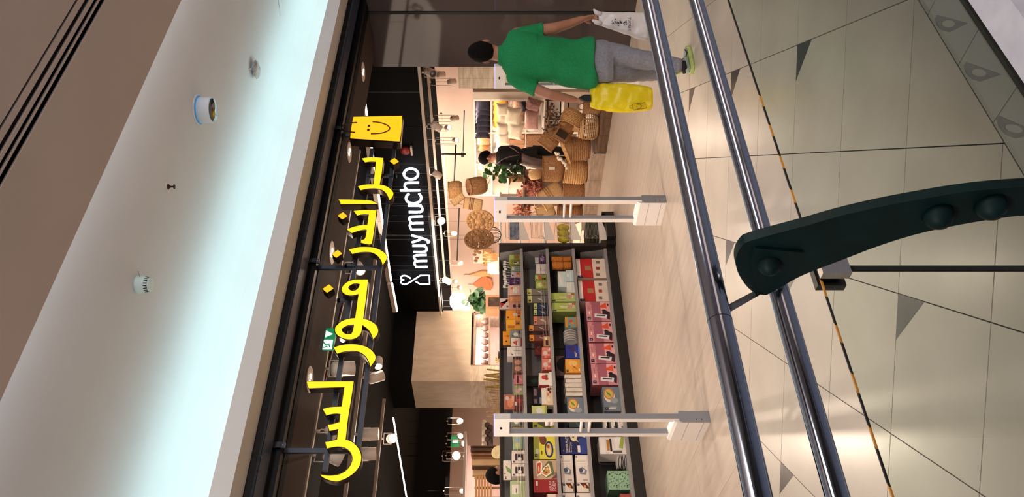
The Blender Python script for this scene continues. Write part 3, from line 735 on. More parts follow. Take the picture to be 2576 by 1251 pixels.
# --- fourth row (bottom)
def redbox(lab, yr, yl, xt):
    prod('lunchbox_carton', lab, yr, yl, xt, 3, (222, 200, 184),
         [('r', 0.0, 0.44, 1.0, 0.86, (176, 32, 34)), ('e', 0.5, 0.52, 0.47, 0.30, (196, 44, 42)), ('r', 0.0, 0.0, 1.0, 0.44, (224, 204, 188)), ('e', 0.5, 0.60, 0.46, 0.22, (188, 38, 38)), ('r', 0.0, 0.0, 1, 0.44, (226, 206, 190)), ('r', 0.40, 0.50, 0.62, 0.70, (166, 122, 84)),
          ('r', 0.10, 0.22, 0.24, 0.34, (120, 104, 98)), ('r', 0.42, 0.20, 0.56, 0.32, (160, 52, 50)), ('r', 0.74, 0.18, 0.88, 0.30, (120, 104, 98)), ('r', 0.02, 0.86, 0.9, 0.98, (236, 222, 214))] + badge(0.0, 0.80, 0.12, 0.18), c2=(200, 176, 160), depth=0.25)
redbox('white carton with a red round lid picture, at the shelf end by the dark upright', 651, 700, 1450)
redbox('white carton with a red round lid picture, beside the pink knife cartons', 706, 759, 1456)
def knife(lab, yr, yl, xt):
    prod('electric_knife_carton', lab, yr, yl, xt, 3, (206, 132, 142),
         [('r', 0.0, 0.38, 1.0, 0.76, (164, 92, 108)), ('r', 0.0, 0.76, 1.0, 1.0, (216, 142, 146)), ('r', 0.38, 0.0, 1.0, 0.40, (232, 166, 168)),
          ('t', 'EASY', 0.56, 0.86, 0.11, (96, 40, 60)), ('t', 'CUTTER', 0.56, 0.76, 0.11, (96, 40, 60)),
          ('p', [(0.05, 0.06), (0.45, 0.02), (0.62, 0.30), (0.30, 0.36)], (44, 26, 36)), ('p', [(0.12, 0.18), (0.32, 0.14), (0.38, 0.66), (0.20, 0.68)], (226, 218, 222)), ('p', [(0.24, 0.24), (0.30, 0.22), (0.32, 0.58), (0.26, 0.60)], (36, 22, 30)),
          ('p', [(0.38, 0.14), (0.60, 0.20), (0.56, 0.36), (0.44, 0.30)], (32, 22, 28)), ('p', [(0.64, 0.14), (0.96, 0.16), (0.84, 0.32), (0.74, 0.52), (0.68, 0.34)], (226, 84, 50)), ('e', 0.84, 0.08, 0.07, 0.035, (70, 40, 44)),
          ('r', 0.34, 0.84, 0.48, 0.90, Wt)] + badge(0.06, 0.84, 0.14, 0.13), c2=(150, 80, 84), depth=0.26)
knife('pink electric knife carton, end one of four beside the white cartons', 760, 808, 1475)
knife('pink electric knife carton, second of four from the white cartons', 810, 861, 1480)
knife('pink electric knife carton, third of four from the white cartons', 864, 915, 1484)
knife('pink electric knife carton next to the grey bowl carton', 916, 969, 1489)
def bowl(lab, yr, yl, xt, row):
    prod('steamer_carton', lab, yr, yl, xt, row, (112, 122, 134),
         [('e', 0.60, 0.62, 0.26, 0.32, (224, 214, 200)), ('e', 0.70, 0.64, 0.24, 0.30, (196, 118, 56)), ('e', 0.70, 0.64, 0.19, 0.24, (214, 176, 90)), ('d', 0.70, 0.66, 0.7, 0.30, 0.10, (96, 140, 50)), ('e', 0.42, 0.36, 0.12, 0.24, (150, 156, 160)),
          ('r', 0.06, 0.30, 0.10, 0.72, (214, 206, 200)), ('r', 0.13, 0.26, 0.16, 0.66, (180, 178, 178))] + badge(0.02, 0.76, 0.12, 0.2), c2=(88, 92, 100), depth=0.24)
bowl('grey carton with a round bowl picture on the bottom shelf', 973, 1034, 1518, 3)
bowl('grey carton with a round bowl picture on the shelf above the bottom one', 1000, 1056, 1428, 2)
for k, lb in enumerate(('bottom of the stack of three', 'middle of the stack of three', 'top of the stack of three')):
    z0 = ROWZ[3] + 0.088 * k
    prod('peeler_carton', 'small white carton with red fruit and a red end, ' + lb, 1046, 1086, 1573 - (k + 1) * 17.4, 3, Wt, [('e', 0.72, 0.62, 0.16, 0.3, (190, 40, 36)), ('e', 0.82, 0.4, 0.1, 0.2, (150, 30, 30)), ('r', 0.3, 0.6, 0.5, 0.7, (90, 40, 40)), ('r', 0.0, 0.0, 0.2, 1.0, (150, 30, 32))] + badge(0.22, 0.1, 0.12, 0.3), z0=z0, c2=(150, 24, 26), depth=0.2)
prod('gadget_carton', 'white carton with brown window behind the thin gate post, bottom shelf', 1100, 1143, 1508, 3, (226, 214, 208), [('r', 0.15, 0.52, 0.9, 0.60, BK), ('r', 0.2, 0.62, 0.85, 0.72, (176, 120, 50)), ('r', 0.0, 0.78, 0.9, 0.95, (238, 230, 226)), ('r', 0.3, 0.05, 1.0, 0.4, (236, 228, 224)), ('p', [(0.3, 0.1), (1.0, 0.02), (1.0, 0.14), (0.36, 0.26)], (152, 170, 70)), ('r', 0.05, 0.15, 0.2, 0.5, (90, 80, 78))], depth=0.2)
# plates and a white rack
th = thing('plate_stack', 'stack of white rimmed plates on the bottom shelf by the green tins', 'plates', pY(1585, 1160, 7.85))
zc = ROWZ[3]; c = pY(1585, 1160, 7.87)
for k in range(6):
    MB().lathe((c.x, c.y, zc + 0.016 * k), [(0.0, 0.002), (0.05, 0.001), (0.085, 0.012), (0.088, 0.014), (0.085, 0.016), (0.05, 0.006), (0, 0.005)], mat('white_glaze', (228, 220, 214), 0.2, var=0.02), 28).build('plate', th)
th = thing('dish_rack', 'white wire rack standing behind the plates on the bottom shelf', 'rack', pY(1580, 1160, 8.05))
b = MB()
p0 = pY(1545, 1155, 8.02)
for dx in (-0.06, 0.0, 0.06):
    b.tube([(p0.x + dx, 8.02, zc), (p0.x + dx, 8.02, zc + 0.24), (p0.x + dx + 0.012, 8.02, zc + 0.262), (p0.x + dx + 0.04, 8.02, zc + 0.262), (p0.x + dx + 0.052, 8.02, zc + 0.24), (p0.x + dx + 0.052, 8.02, zc)], 0.004, M_grey, 6)
b.build('wire_loops', th)
def tin(lab, z0, zt):
    dec = []
    R = random.Random(3)
    for (u, v) in ((0.15, 0.8), (0.35, 0.9), (0.55, 0.78), (0.8, 0.88), (0.9, 0.62), (0.7, 0.6), (0.45, 0.55), (0.2, 0.5), (0.12, 0.25), (0.33, 0.3), (0.5, 0.15), (0.66, 0.35), (0.85, 0.3), (0.8, 0.1), (0.25, 0.1), (0.58, 0.42), (0.4, 0.72), (0.92, 0.45)):
        dec.append(('d', u, v, R.uniform(0, PI), 0.13, 0.036, (34, 48, 44)))
    dec += [('e', 0.2, 0.25, 0.035, 0.06, (24, 34, 34)), ('e', 0.82, 0.82, 0.035, 0.06, (24, 34, 34))]
    z0w = ROWZ[3] + z0
    prod('leaf_tin', lab, 1185, 1233, zt, 3, (146, 184, 150), dec, z0=z0w, c2=(74, 104, 82), depth=0.24, cat='tin')
tin('sea-green tin with cut-out dark leaves, lower of two on the bottom shelf', 0.0, 1557)
tin('sea-green tin with cut-out dark leaves, upper of two on the bottom shelf', 0.1095, 1530)
prod('red_crate', 'brick-red small crate at the picture edge beyond the green tins', 1243, 1290, 1562, 3, (164, 74, 66), [('r', 0.2, 0.4, 0.8, 0.75, (90, 36, 36))], depth=0.2)
# --- third row
def towel(lab, yr, yl, x0, x1, c):
    t_ = 7.80; a = pY(1400, (yr + yl) / 2, t_); X = a.x; r = abs(pY(1400, yr, t_).x - pY(1400, yl, t_).x) / 2 * 0.97; zt = pY(x0, yr, t_).z; zb = max(pY(x1, yr, t_).z, ROWZ[2] + 0.002)
    th = thing('rolled_towel', lab, 'towel', (X, t_, ROWZ[2]))
    b = MB(); b.lathe((X, t_, zb), [(0.0, 0.0), (r * 0.9, 0.002), (r, 0.012), (r * 0.98, (zt - zb) * 0.5), (r, zt - zb - 0.012), (r * 0.8, zt - zb), (0, zt - zb)], mat('orange_towelling', c, 0.95, var=0.25, scale=70, bump=0.5), 20); b.build('roll', th)
    b = MB(); b.lathe((X, t_, (zt + zb) / 2 - 0.02), [(r * 1.01, 0), (r * 1.01, 0.04)], colr((176, 104, 40), 0.6), 20); b.build('paper_band', th)
towel('orange rolled towel nearest the dark upright', 647, 660, 1386, 1437, (204, 120, 40))
towel('orange rolled towel beside the pale blue packs', 660.5, 678, 1388, 1437, (212, 128, 44))
prod('cloth_pack', 'pale blue cloth pack standing beside the orange towels', 680, 709, 1424, 2, (186, 204, 204), [('r', 0.1, 0.3, 0.9, 0.5, (206, 220, 218)), ('r', 0.4, 0.6, 0.7, 0.9, Wt)], depth=0.16)
prod('cloth_pack', 'white and pale blue soft pack with a white tag, lying over another', 683, 722, 1404, 2, (206, 216, 212), [('p', [(0.1, 0.5), (0.8, 0.7), (0.9, 0.95), (0.2, 0.8)], (238, 224, 220)), ('r', 0.3, 0.1, 0.8, 0.3, (190, 206, 204))], xb=1425, depth=0.14, inset=0.02)
prod('cloth_pack', 'white folded cloth pack beside the green cartons', 710, 736, 1426, 2, (224, 222, 214), [('r', 0.1, 0.2, 0.9, 0.4, (204, 212, 206))], depth=0.16)
def greenb(lab, yr, yl, xt):
    prod('brush_carton', lab, yr, yl, xt, 2, LG, [('r', 0.0, 0.45, 1.0, 1.0, (170, 184, 92)), ('r', 0.35, 0.06, 1.0, 0.30, (214, 206, 160)), ('p', [(0.3, 0.18), (0.7, 0.12), (0.8, 0.30), (0.4, 0.36)], (198, 150, 130)), ('r', 0.48, 0.36, 0.56, 0.66, (232, 226, 200)), ('r', 0.36, 0.36, 0.42, 0.62, (232, 226, 200)), ('r', 0.75, 0.03, 0.95, 0.16, (190, 90, 50)), ('r', 0.2, 0.4, 0.24, 0.85, (120, 130, 50))] + badge(0.03, 0.82, 0.14, 0.14), c2=(140, 150, 80), depth=0.25)
greenb('light green carton with a brush picture, beside the white cloth pack', 737, 759, 1386)
greenb('light green carton with a brush picture, further from the cloth packs', 762, 784, 1389)
prod('sponge_pack', 'teal and orange sponge pack on the third shelf', 798, 824, 1422, 2, (128, 148, 136), [('r', 0.0, 0.82, 1.0, 1.0, OR), ('e', 0.6, 0.5, 0.14, 0.16, (196, 66, 54)), ('e', 0.4, 0.4, 0.12, 0.14, (206, 140, 80)), ('r', 0.0, 0.0, 1.0, 0.14, (190, 122, 60))] + badge(0.05, 0.6, 0.1, 0.14), depth=0.2)
th = thing('lid_rack', 'row of white curved lids standing on edge before an orange card', 'lids', pY(1440, 845, 7.85))
for k in range(5):
    X = pY(1440, 832 + k * 6, 7.8).x
    b = MB(); b.lathe((X, 7.86, ROWZ[2] + 0.085), [(0.0, 0.012), (0.05, 0.010), (0.08, 0.0), (0.083, 0.002), (0.05, 0.014), (0, 0.017)], mat('white_glaze', (228, 220, 214)), 24, axis=(1, 0, 0)); b.build('lid', th)
prod('orange_card', 'orange-brown card pack behind the white lids', 836, 862, 1428, 2, (204, 128, 56), [('r', 0.2, 0.2, 0.8, 0.8, (222, 150, 74))], depth=0.05, inset=0.2)
prod('carafe_carton', 'deep blue carton with a dark jug picture beside an orange one', 869, 902, 1424, 2, (44, 58, 150), [('r', 0.0, 0.4, 1.0, 1.0, (38, 48, 134)), ('e', 0.72, 0.50, 0.14, 0.20, (70, 40, 60)), ('r', 0.64, 0.34, 0.8, 0.5, (60, 50, 110)), ('r', 0.12, 0.30, 0.5, 0.36, Wt), ('r', 0.12, 0.20, 0.4, 0.25, Wt), ('r', 0.0, 0.0, 1.0, 0.08, (90, 110, 190))], c2=(30, 38, 100), depth=0.24)
prod('kettle_carton', 'orange carton with curved white line drawing, on its shelf beside deep blue', 904, 938, 1423, 2, (226, 152, 50), [('r', 0.0, 0.55, 1.0, 1.0, (232, 164, 70)), ('e', 0.68, 0.5, 0.22, 0.3, (238, 188, 110)), ('d', 0.4, 0.42, 0.8, 0.6, 0.07, (150, 84, 26)), ('r', 0.1, 0.06, 0.3, 0.14, Wt)] + badge(0.05, 0.82, 0.16, 0.14), c2=(196, 112, 30), depth=0.24)
prod('kettle_carton', 'second orange carton set back behind the white folded cloths', 939, 965, 1424, 2, (206, 118, 34), [('e', 0.6, 0.6, 0.2, 0.2, (120, 100, 60))], depth=0.14, inset=0.1)
prod('pan_carton', 'pinkish carton with a black round pan, at the back of the third shelf', 896, 946, 1399, 2, (158, 122, 120), [('e', 0.55, 0.55, 0.4, 0.42, (22, 18, 18))], depth=0.06, inset=0.30)
th = thing('folded_cloths', 'upright stack of cream folded cloths beside the grey bowl carton', 'cloths', pY(1470, 970, 7.85))
for k in range(5):
    xa = pY(1400, 944 + k * 11, 7.80).x
    MB().box((xa - 0.046, 7.79, ROWZ[2] + 0.001), (xa, 7.98, ROWZ[2] + 0.19 - 0.01 * (k % 2)), mat('cream_cloth', (226, 212, 196), 0.9, var=0.1, scale=20, bump=0.3)).build('cloth', th)
prod('glove_pack', 'dark green glossy pack squeezed beside the blue serving plate carton', 1057, 1076, 1432, 2, (46, 56, 54), [('d', 0.5, 0.5, 0.6, 0.8, 0.12, (110, 130, 124))], depth=0.2, inset=0.03)
prod('serving_plate_carton', 'large dark blue serving plate carton with white German lettering', 1078, 1143, 1410, 2, (30, 34, 96),
     [('p', [(0.0, 0.0), (0.5, 0.0), (0.95, 0.9), (0.2, 1.0)], (24, 26, 80)), ('r', 0.0, 0.0, 0.6, 0.3, (46, 62, 130)), ('e', 0.68, 0.48, 0.20, 0.14, (220, 206, 170)), ('e', 0.86, 0.44, 0.12, 0.13, (230, 220, 196)), ('e', 0.70, 0.50, 0.08, 0.05, (96, 76, 60)), ('d', 0.5, 0.36, 0.9, 0.14, 0.05, (226, 206, 140)), ('r', 0.06, 0.26, 0.32, 0.36, Wt), ('p', [(0.62, 0.02), (0.98, 0.10), (1.0, 0.24), (0.66, 0.16)], (210, 200, 206)),
      ('t', 'SERVIER PLATTE', 0.05, 0.72, 0.13, Wt, 0.78), ('r', 0.06, 0.66, 0.62, 0.675, Wt), ('t', 'Serving plate', 0.06, 0.585, 0.08, Wt), ('d', 0.12, 0.90, 0.5, 0.06, 0.02, Wt)], c2=(20, 22, 60), depth=0.26)
def grater(lab, z0, xt, yr=1145, yl=1215):
    prod('grater_carton', lab, yr, yl, xt, 2, (222, 208, 198), [('r', 0.62, 0.1, 0.96, 0.9, (232, 220, 210)), ('r', 0.66, 0.2, 0.68, 0.9, (170, 160, 150)), ('r', 0.76, 0.2, 0.78, 0.9, (170, 160, 150)), ('p', [(0.28, 0.25), (0.44, 0.15), (0.56, 0.5), (0.5, 0.78), (0.30, 0.70)], (120, 124, 140)), ('p', [(0.34, 0.36), (0.44, 0.28), (0.5, 0.5), (0.38, 0.6)], (216, 218, 226)), ('e', 0.44, 0.6, 0.07, 0.16, (70, 72, 86)), ('r', 0.06, 0.15, 0.12, 0.5, (176, 150, 148))] + badge(0.90, 0.84, 0.06, 0.12), z0=z0, c2=(170, 150, 136), depth=0.26)
grater('cream carton with a grey grater picture, lower of two beside the blue carton', None, 1449)
grater('cream carton with a grey grater picture, upper of two beside the blue carton', ROWZ[2] + 0.163, 1411)
for k, lb in ((0, 'lower'), (1, 'upper')):
    prod('coffee_carton', 'small cream carton with a coffee picture beyond the grater ones, %s' % lb, 1216, 1238, 1452 if k == 0 else 1416, 2, (226, 214, 202), [('p', [(0.3, 0.0), (1, 0.3), (1, 0.75), (0.5, 0.5)], (86, 40, 22)), ('e', 0.6, 0.4, 0.16, 0.1, (226, 150, 80)), ('r', 0.0, 0.0, 1, 0.12, (120, 104, 84))] + badge(0.70, 0.80, 0.24, 0.16), z0=ROWZ[2] + 0.163 * k, depth=0.2)
    prod('grater_carton', 'cream carton at the picture edge past the coffee cartons, %s' % lb, 1241, 1300, 1452 if k == 0 else 1416, 2, (222, 208, 198), [('r', 0.3, 0.2, 0.5, 0.8, (120, 124, 140))] + badge(0.8, 0.8, 0.1, 0.14), z0=ROWZ[2] + 0.163 * k, depth=0.26)
# --- second row
prod('peg_pack', 'purple pack at the far shelf end, second shelf from the top', 641, 660, 1356, 1, (78, 44, 86), [('r', 0.2, 0.3, 0.6, 0.8, (170, 140, 170)), ('d', 0.7, 0.4, 1.0, 0.4, 0.1, Wt)], depth=0.12)
prod('scoop', 'white plastic kitchen scoop standing above the purple pack', 644, 662, 1346, 1, (222, 212, 206), [('e', 0.5, 0.5, 0.3, 0.3, (200, 190, 184))], xb=1356, depth=0.05, cat='utensil', inset=0.14)
prod('hook_carton', 'narrow white carton standing between the purple and the green packs', 664, 689, 1349, 1, (226, 214, 208), [('r', 0.1, 0.1, 0.9, 0.2, (200, 190, 184)), ('r', 0.3, 0.5, 0.6, 0.6, (150, 140, 136))], depth=0.1)
prod('scourer_pack', 'green and orange pack next to the narrow white carton', 692, 707, 1346, 1, GRN, [('r', 0.1, 0.45, 0.9, 0.7, (190, 92, 60)), ('r', 0.2, 0.1, 0.5, 0.4, BK), ('r', 0.1, 0.75, 0.9, 0.98, LG)] + badge(0.1, 0.78, 0.2, 0.14), depth=0.1)
prod('scourer_pack', 'wide light green pack with a brown tube above it', 708, 726, 1348, 1, (160, 172, 84), [('e', 0.5, 0.6, 0.3, 0.25, (206, 208, 150)), ('e', 0.6, 0.3, 0.2, 0.15, (180, 110, 80))], depth=0.1)
def headpack(lab, yr, yl, x0, x1, xb, ch, cb):
    prod('hanging_pack', lab, yr, yl, x0, 1, cb, [('r', 0.0, 0.78, 1.0, 1.0, ch), ('d', 0.5, 0.4, 1.1, 0.9, 0.14, (214, 206, 196)), ('d', 0.4, 0.3, 0.4, 0.9, 0.1, (190, 180, 170))] + badge(0.15, 0.83, 0.25, 0.12), depth=0.05, cat='pack', inset=0.03)
headpack('clear pack with a pale yellow-green header card, by the wide green pack', 727, 742, 1326, 1336, 1370, (196, 196, 110), (118, 108, 102))
headpack('clear pack with a pale yellow-green header card, by the dark blue ones', 744, 762, 1327, 1336, 1370, (200, 200, 116), (112, 104, 100))
headpack('dark blue brush pack with a light green header, next to the clear ones', 763.5, 778, 1343, 1, 1, (190, 198, 120), (36, 50, 78))
headpack('dark blue brush pack with a light green header, next to the salmon pack', 779, 794, 1343, 1, 1, (190, 198, 120), (34, 46, 72))
headpack('salmon and clear tangled pack in the middle of the second shelf', 796, 817, 1343, 1, 1, (216, 130, 96), (146, 106, 92))
headpack('see-through cutter pack with an orange header, by the salmon pack', 819, 833, 1331, 1, 1, OR, (104, 66, 58))
headpack('see-through cutter pack with an orange header, by the brown carton', 843, 858, 1332, 1, 1, OR, (112, 60, 50))
prod('chocolate_carton', 'small brown carton with a dark figure, second shelf middle', 846, 872, 1368, 1, (190, 140, 100), [('r', 0.1, 0.3, 0.6, 0.7, (60, 34, 30)), ('r', 0.65, 0.5, 0.9, 0.85, (226, 216, 204)), ('r', 0.1, 0.05, 0.9, 0.25, (206, 160, 110))], depth=0.2)
for lab, yr, yl in (('coral pink carton with pale cup pictures, beside the small brown carton', 874, 901), ('coral pink carton with a round pale dial picture, beside the red and white one', 902, 931)):
    prod('cup_carton', lab, yr, yl, 1364, 1, (222, 132, 112), [('r', 0.0, 0.0, 0.55, 0.45, (206, 92, 76)), ('e', 0.45, 0.62, 0.2, 0.26, (220, 200, 192)), ('r', 0.2, 0.12, 0.36, 0.4, (228, 170, 150)), ('r', 0.62, 0.12, 0.8, 0.36, (228, 170, 150)), ('r', 0.7, 0.06, 0.95, 0.2, Wt)] + badge(0.04, 0.78, 0.12, 0.16), c2=(180, 90, 76), depth=0.22)
prod('spatula_bundle', 'terracotta and grey utensil tips sticking up behind the coral cartons', 862, 893, 1345, 1, (150, 72, 60), [('d', 0.3, 0.7, 0.6, 0.4, 0.12, (206, 96, 70)), ('d', 0.6, 0.5, 2.2, 0.4, 0.1, (160, 150, 150))], xb=1366, depth=0.04, cat='utensils', inset=0.22)
prod('berry_carton', 'white carton with red berries and red ends, second shelf', 938, 969, 1356, 1, (228, 214, 200), [('e', 0.62, 0.6, 0.18, 0.2, (200, 60, 54)), ('e', 0.5, 0.42, 0.12, 0.14, (176, 40, 40)), ('e', 0.74, 0.42, 0.10, 0.12, (80, 90, 60)), ('r', 0.96, 0.0, 1.0, 1.0, (160, 30, 34)), ('r', 0.5, 0.1, 0.7, 0.2, (120, 100, 96))] + badge(0.08, 0.08, 0.12, 0.14), c2=(150, 26, 30), depth=0.2)
prod('plain_carton', 'narrow plain white carton low behind the berry carton', 936, 971, 1381, 1, (234, 226, 214), [('r', 0.1, 0.1, 0.9, 0.2, (226, 216, 204))], depth=0.1, t=7.75)
prod('dark_bag', 'dark bag with a green blob picture at the back of the second shelf', 945, 972, 1326, 1, (40, 28, 30), [('p', [(0.2, 0.7), (0.5, 0.85), (0.8, 0.6), (0.4, 0.55)], (36, 84, 64))], depth=0.04, cat='bag', inset=0.26)
prod('dark_bag', 'black plastic bag with pale shapes along its top, beside the white carton', 974, 1018, 1341, 1, (30, 28, 36), [('r', 0.05, 0.5, 0.4, 0.66, (120, 134, 158)), ('r', 0.05, 0.78, 0.3, 0.95, (150, 116, 130)), ('r', 0.5, 0.8, 0.9, 0.95, (170, 130, 140))], depth=0.1, cat='bag', inset=0.12)
prod('plain_carton', 'tall plain white carton leaning behind the cherry carton', 976, 1020, 1363, 1, (234, 224, 208), [('r', 0.3, 0.5, 0.5, 0.56, (120, 110, 104)), ('r', 0.0, 0.0, 0.06, 1.0, (206, 160, 90))], depth=0.1, inset=0.05)
prod('cherry_carton', 'beige carton with dark cherries, second shelf near the gate post', 974, 1019, 1375, 1, (218, 190, 160), [('e', 0.86, 0.62, 0.10, 0.2, (70, 26, 26)), ('e', 0.72, 0.4, 0.08, 0.16, (120, 36, 30)), ('e', 0.9, 0.3, 0.07, 0.14, (80, 30, 30)), ('r', 0.5, 0.7, 0.66, 0.85, (200, 70, 46)), ('r', 0.2, 0.5, 0.4, 0.9, (232, 214, 190))], depth=0.05)
prod('green_carton', 'pale green and grey carton partly behind the gate post', 1021, 1046, 1338, 1, (190, 194, 130), [('e', 0.5, 0.5, 0.3, 0.2, (206, 200, 196)), ('r', 0.0, 0.0, 1.0, 0.15, GRN)], xb=1376, depth=0.2)
prod('olive_carton', 'olive green carton with black stripe seen through the gate frame', 1048, 1082, 1340, 1, (142, 140, 50), [('r', 0.5, 0.1, 0.95, 0.4, (190, 120, 60)), ('p', [(0.0, 0.3), (0.3, 0.1), (0.7, 0.6), (0.5, 0.8)], (66, 66, 30)), ('r', 0.65, 0.85, 0.9, 0.95, Wt), ('r', 0.0, 0.0, 0.15, 1.0, (104, 102, 36))] + badge(0.2, 0.8, 0.16, 0.12), c2=(96, 94, 34), depth=0.22)
th = thing('paper_rolls', 'pair of white paper rolls before the olive carton', 'rolls', pY(1385, 1058, 7.75))
for k in range(2):
    a = pY(1395 - 11 * k, 1047, 7.745); c = pY(1395 - 11 * k, 1072, 7.745)
    MB().tube([(a.x, 7.744, ROWZ[1] + 0.026 + 0.052 * k), (c.x, 7.744, ROWZ[1] + 0.026 + 0.052 * k)], 0.025, colr((238, 228, 218), 0.6), 18).build('roll', th)
prod('casserole_carton', 'yellow carton with blue oval dishes of food, second shelf', 1098, 1156, 1343, 1, (212, 200, 66),
     [('r', 0.0, 0.74, 1.0, 1.0, (142, 142, 56)), ('e', 0.42, 0.30, 0.36, 0.20, (28, 40, 84)), ('e', 0.42, 0.31, 0.28, 0.13, (206, 178, 120)), ('e', 0.30, 0.30, 0.12, 0.07, (226, 196, 140)), ('e', 0.55, 0.33, 0.08, 0.06, (150, 70, 30)), ('e', 0.82, 0.56, 0.20, 0.16, (96, 54, 36)), ('r', 0.86, 0.58, 1.0, 0.74, (216, 40, 40)), ('p', [(0.7, 0.48), (0.98, 0.56), (0.96, 0.72), (0.66, 0.66)], (110, 60, 40)), ('r', 0.2, 0.62, 0.36, 0.66, (70, 70, 20)), ('e', 0.5, 0.06, 0.06, 0.035, Wt), ('r', 0.22, 0.78, 0.44, 0.92, (170, 178, 150))] + badge(0.1, 0.84, 0.12, 0.12), c2=(120, 110, 30), depth=0.24)
prod('baking_dish_carton', 'large red and photo carton lettered AUFLAUF FORM', 1158, 1240, 1342, 1, (146, 26, 30),
     [('r', 0.40, 0.0, 1.0, 1.0, (196, 160, 130)), ('r', 0.4, 0.0, 0.62, 0.16, (150, 110, 90)), ('p', [(0.40, 0.3), (0.52, 0.05), (0.6, 0.0), (0.45, 0.0)], (96, 60, 50)), ('p', [(0.44, 0.44), (0.56, 0.10), (0.72, 0.14), (0.95, 0.18), (0.98, 0.34), (0.74, 0.62), (0.58, 0.72)], (96, 104, 62)), ('p', [(0.47, 0.46), (0.60, 0.22), (0.90, 0.32), (0.74, 0.58), (0.58, 0.68)], (238, 226, 206)), ('p', [(0.52, 0.46), (0.62, 0.28), (0.84, 0.36), (0.70, 0.54), (0.60, 0.62)], (196, 136, 66)),
      ('e', 0.62, 0.44, 0.02, 0.04, (60, 40, 30)), ('e', 0.72, 0.40, 0.02, 0.04, (226, 220, 190)), ('e', 0.66, 0.54, 0.02, 0.04, (60, 90, 40)), ('e', 0.58, 0.52, 0.02, 0.04, (200, 60, 40)), ('e', 0.76, 0.46, 0.02, 0.03, (50, 40, 30)), ('p', [(0.48, 0.84), (0.56, 0.64), (0.9, 0.60), (0.98, 0.70), (0.92, 0.86)], (240, 226, 210)), ('p', [(0.54, 0.82), (0.60, 0.70), (0.92, 0.66), (0.9, 0.82)], (200, 74, 50)), ('e', 0.72, 0.76, 0.10, 0.03, (226, 190, 120)), ('r', 0.4, 0.88, 1.0, 1.0, (160, 130, 110)),
      ('t', 'AUFLAUF', 0.04, 0.25, 0.15, (240, 214, 206), 0.72), ('t', 'FORM', 0.04, 0.065, 0.21, (248, 224, 216), 0.80), ('r', 0.20, 0.82, 0.34, 0.90, (226, 210, 200)), ('r', 0.06, 0.84, 0.18, 0.86, (206, 120, 110))], c2=(90, 16, 20), depth=0.26)
prod('bowl_carton', 'dusty pink carton with white edge at the picture border, second shelf', 1243, 1290, 1376, 1, (176, 120, 108), [('r', 0.7, 0.2, 1.0, 0.9, (220, 200, 190))], depth=0.24)
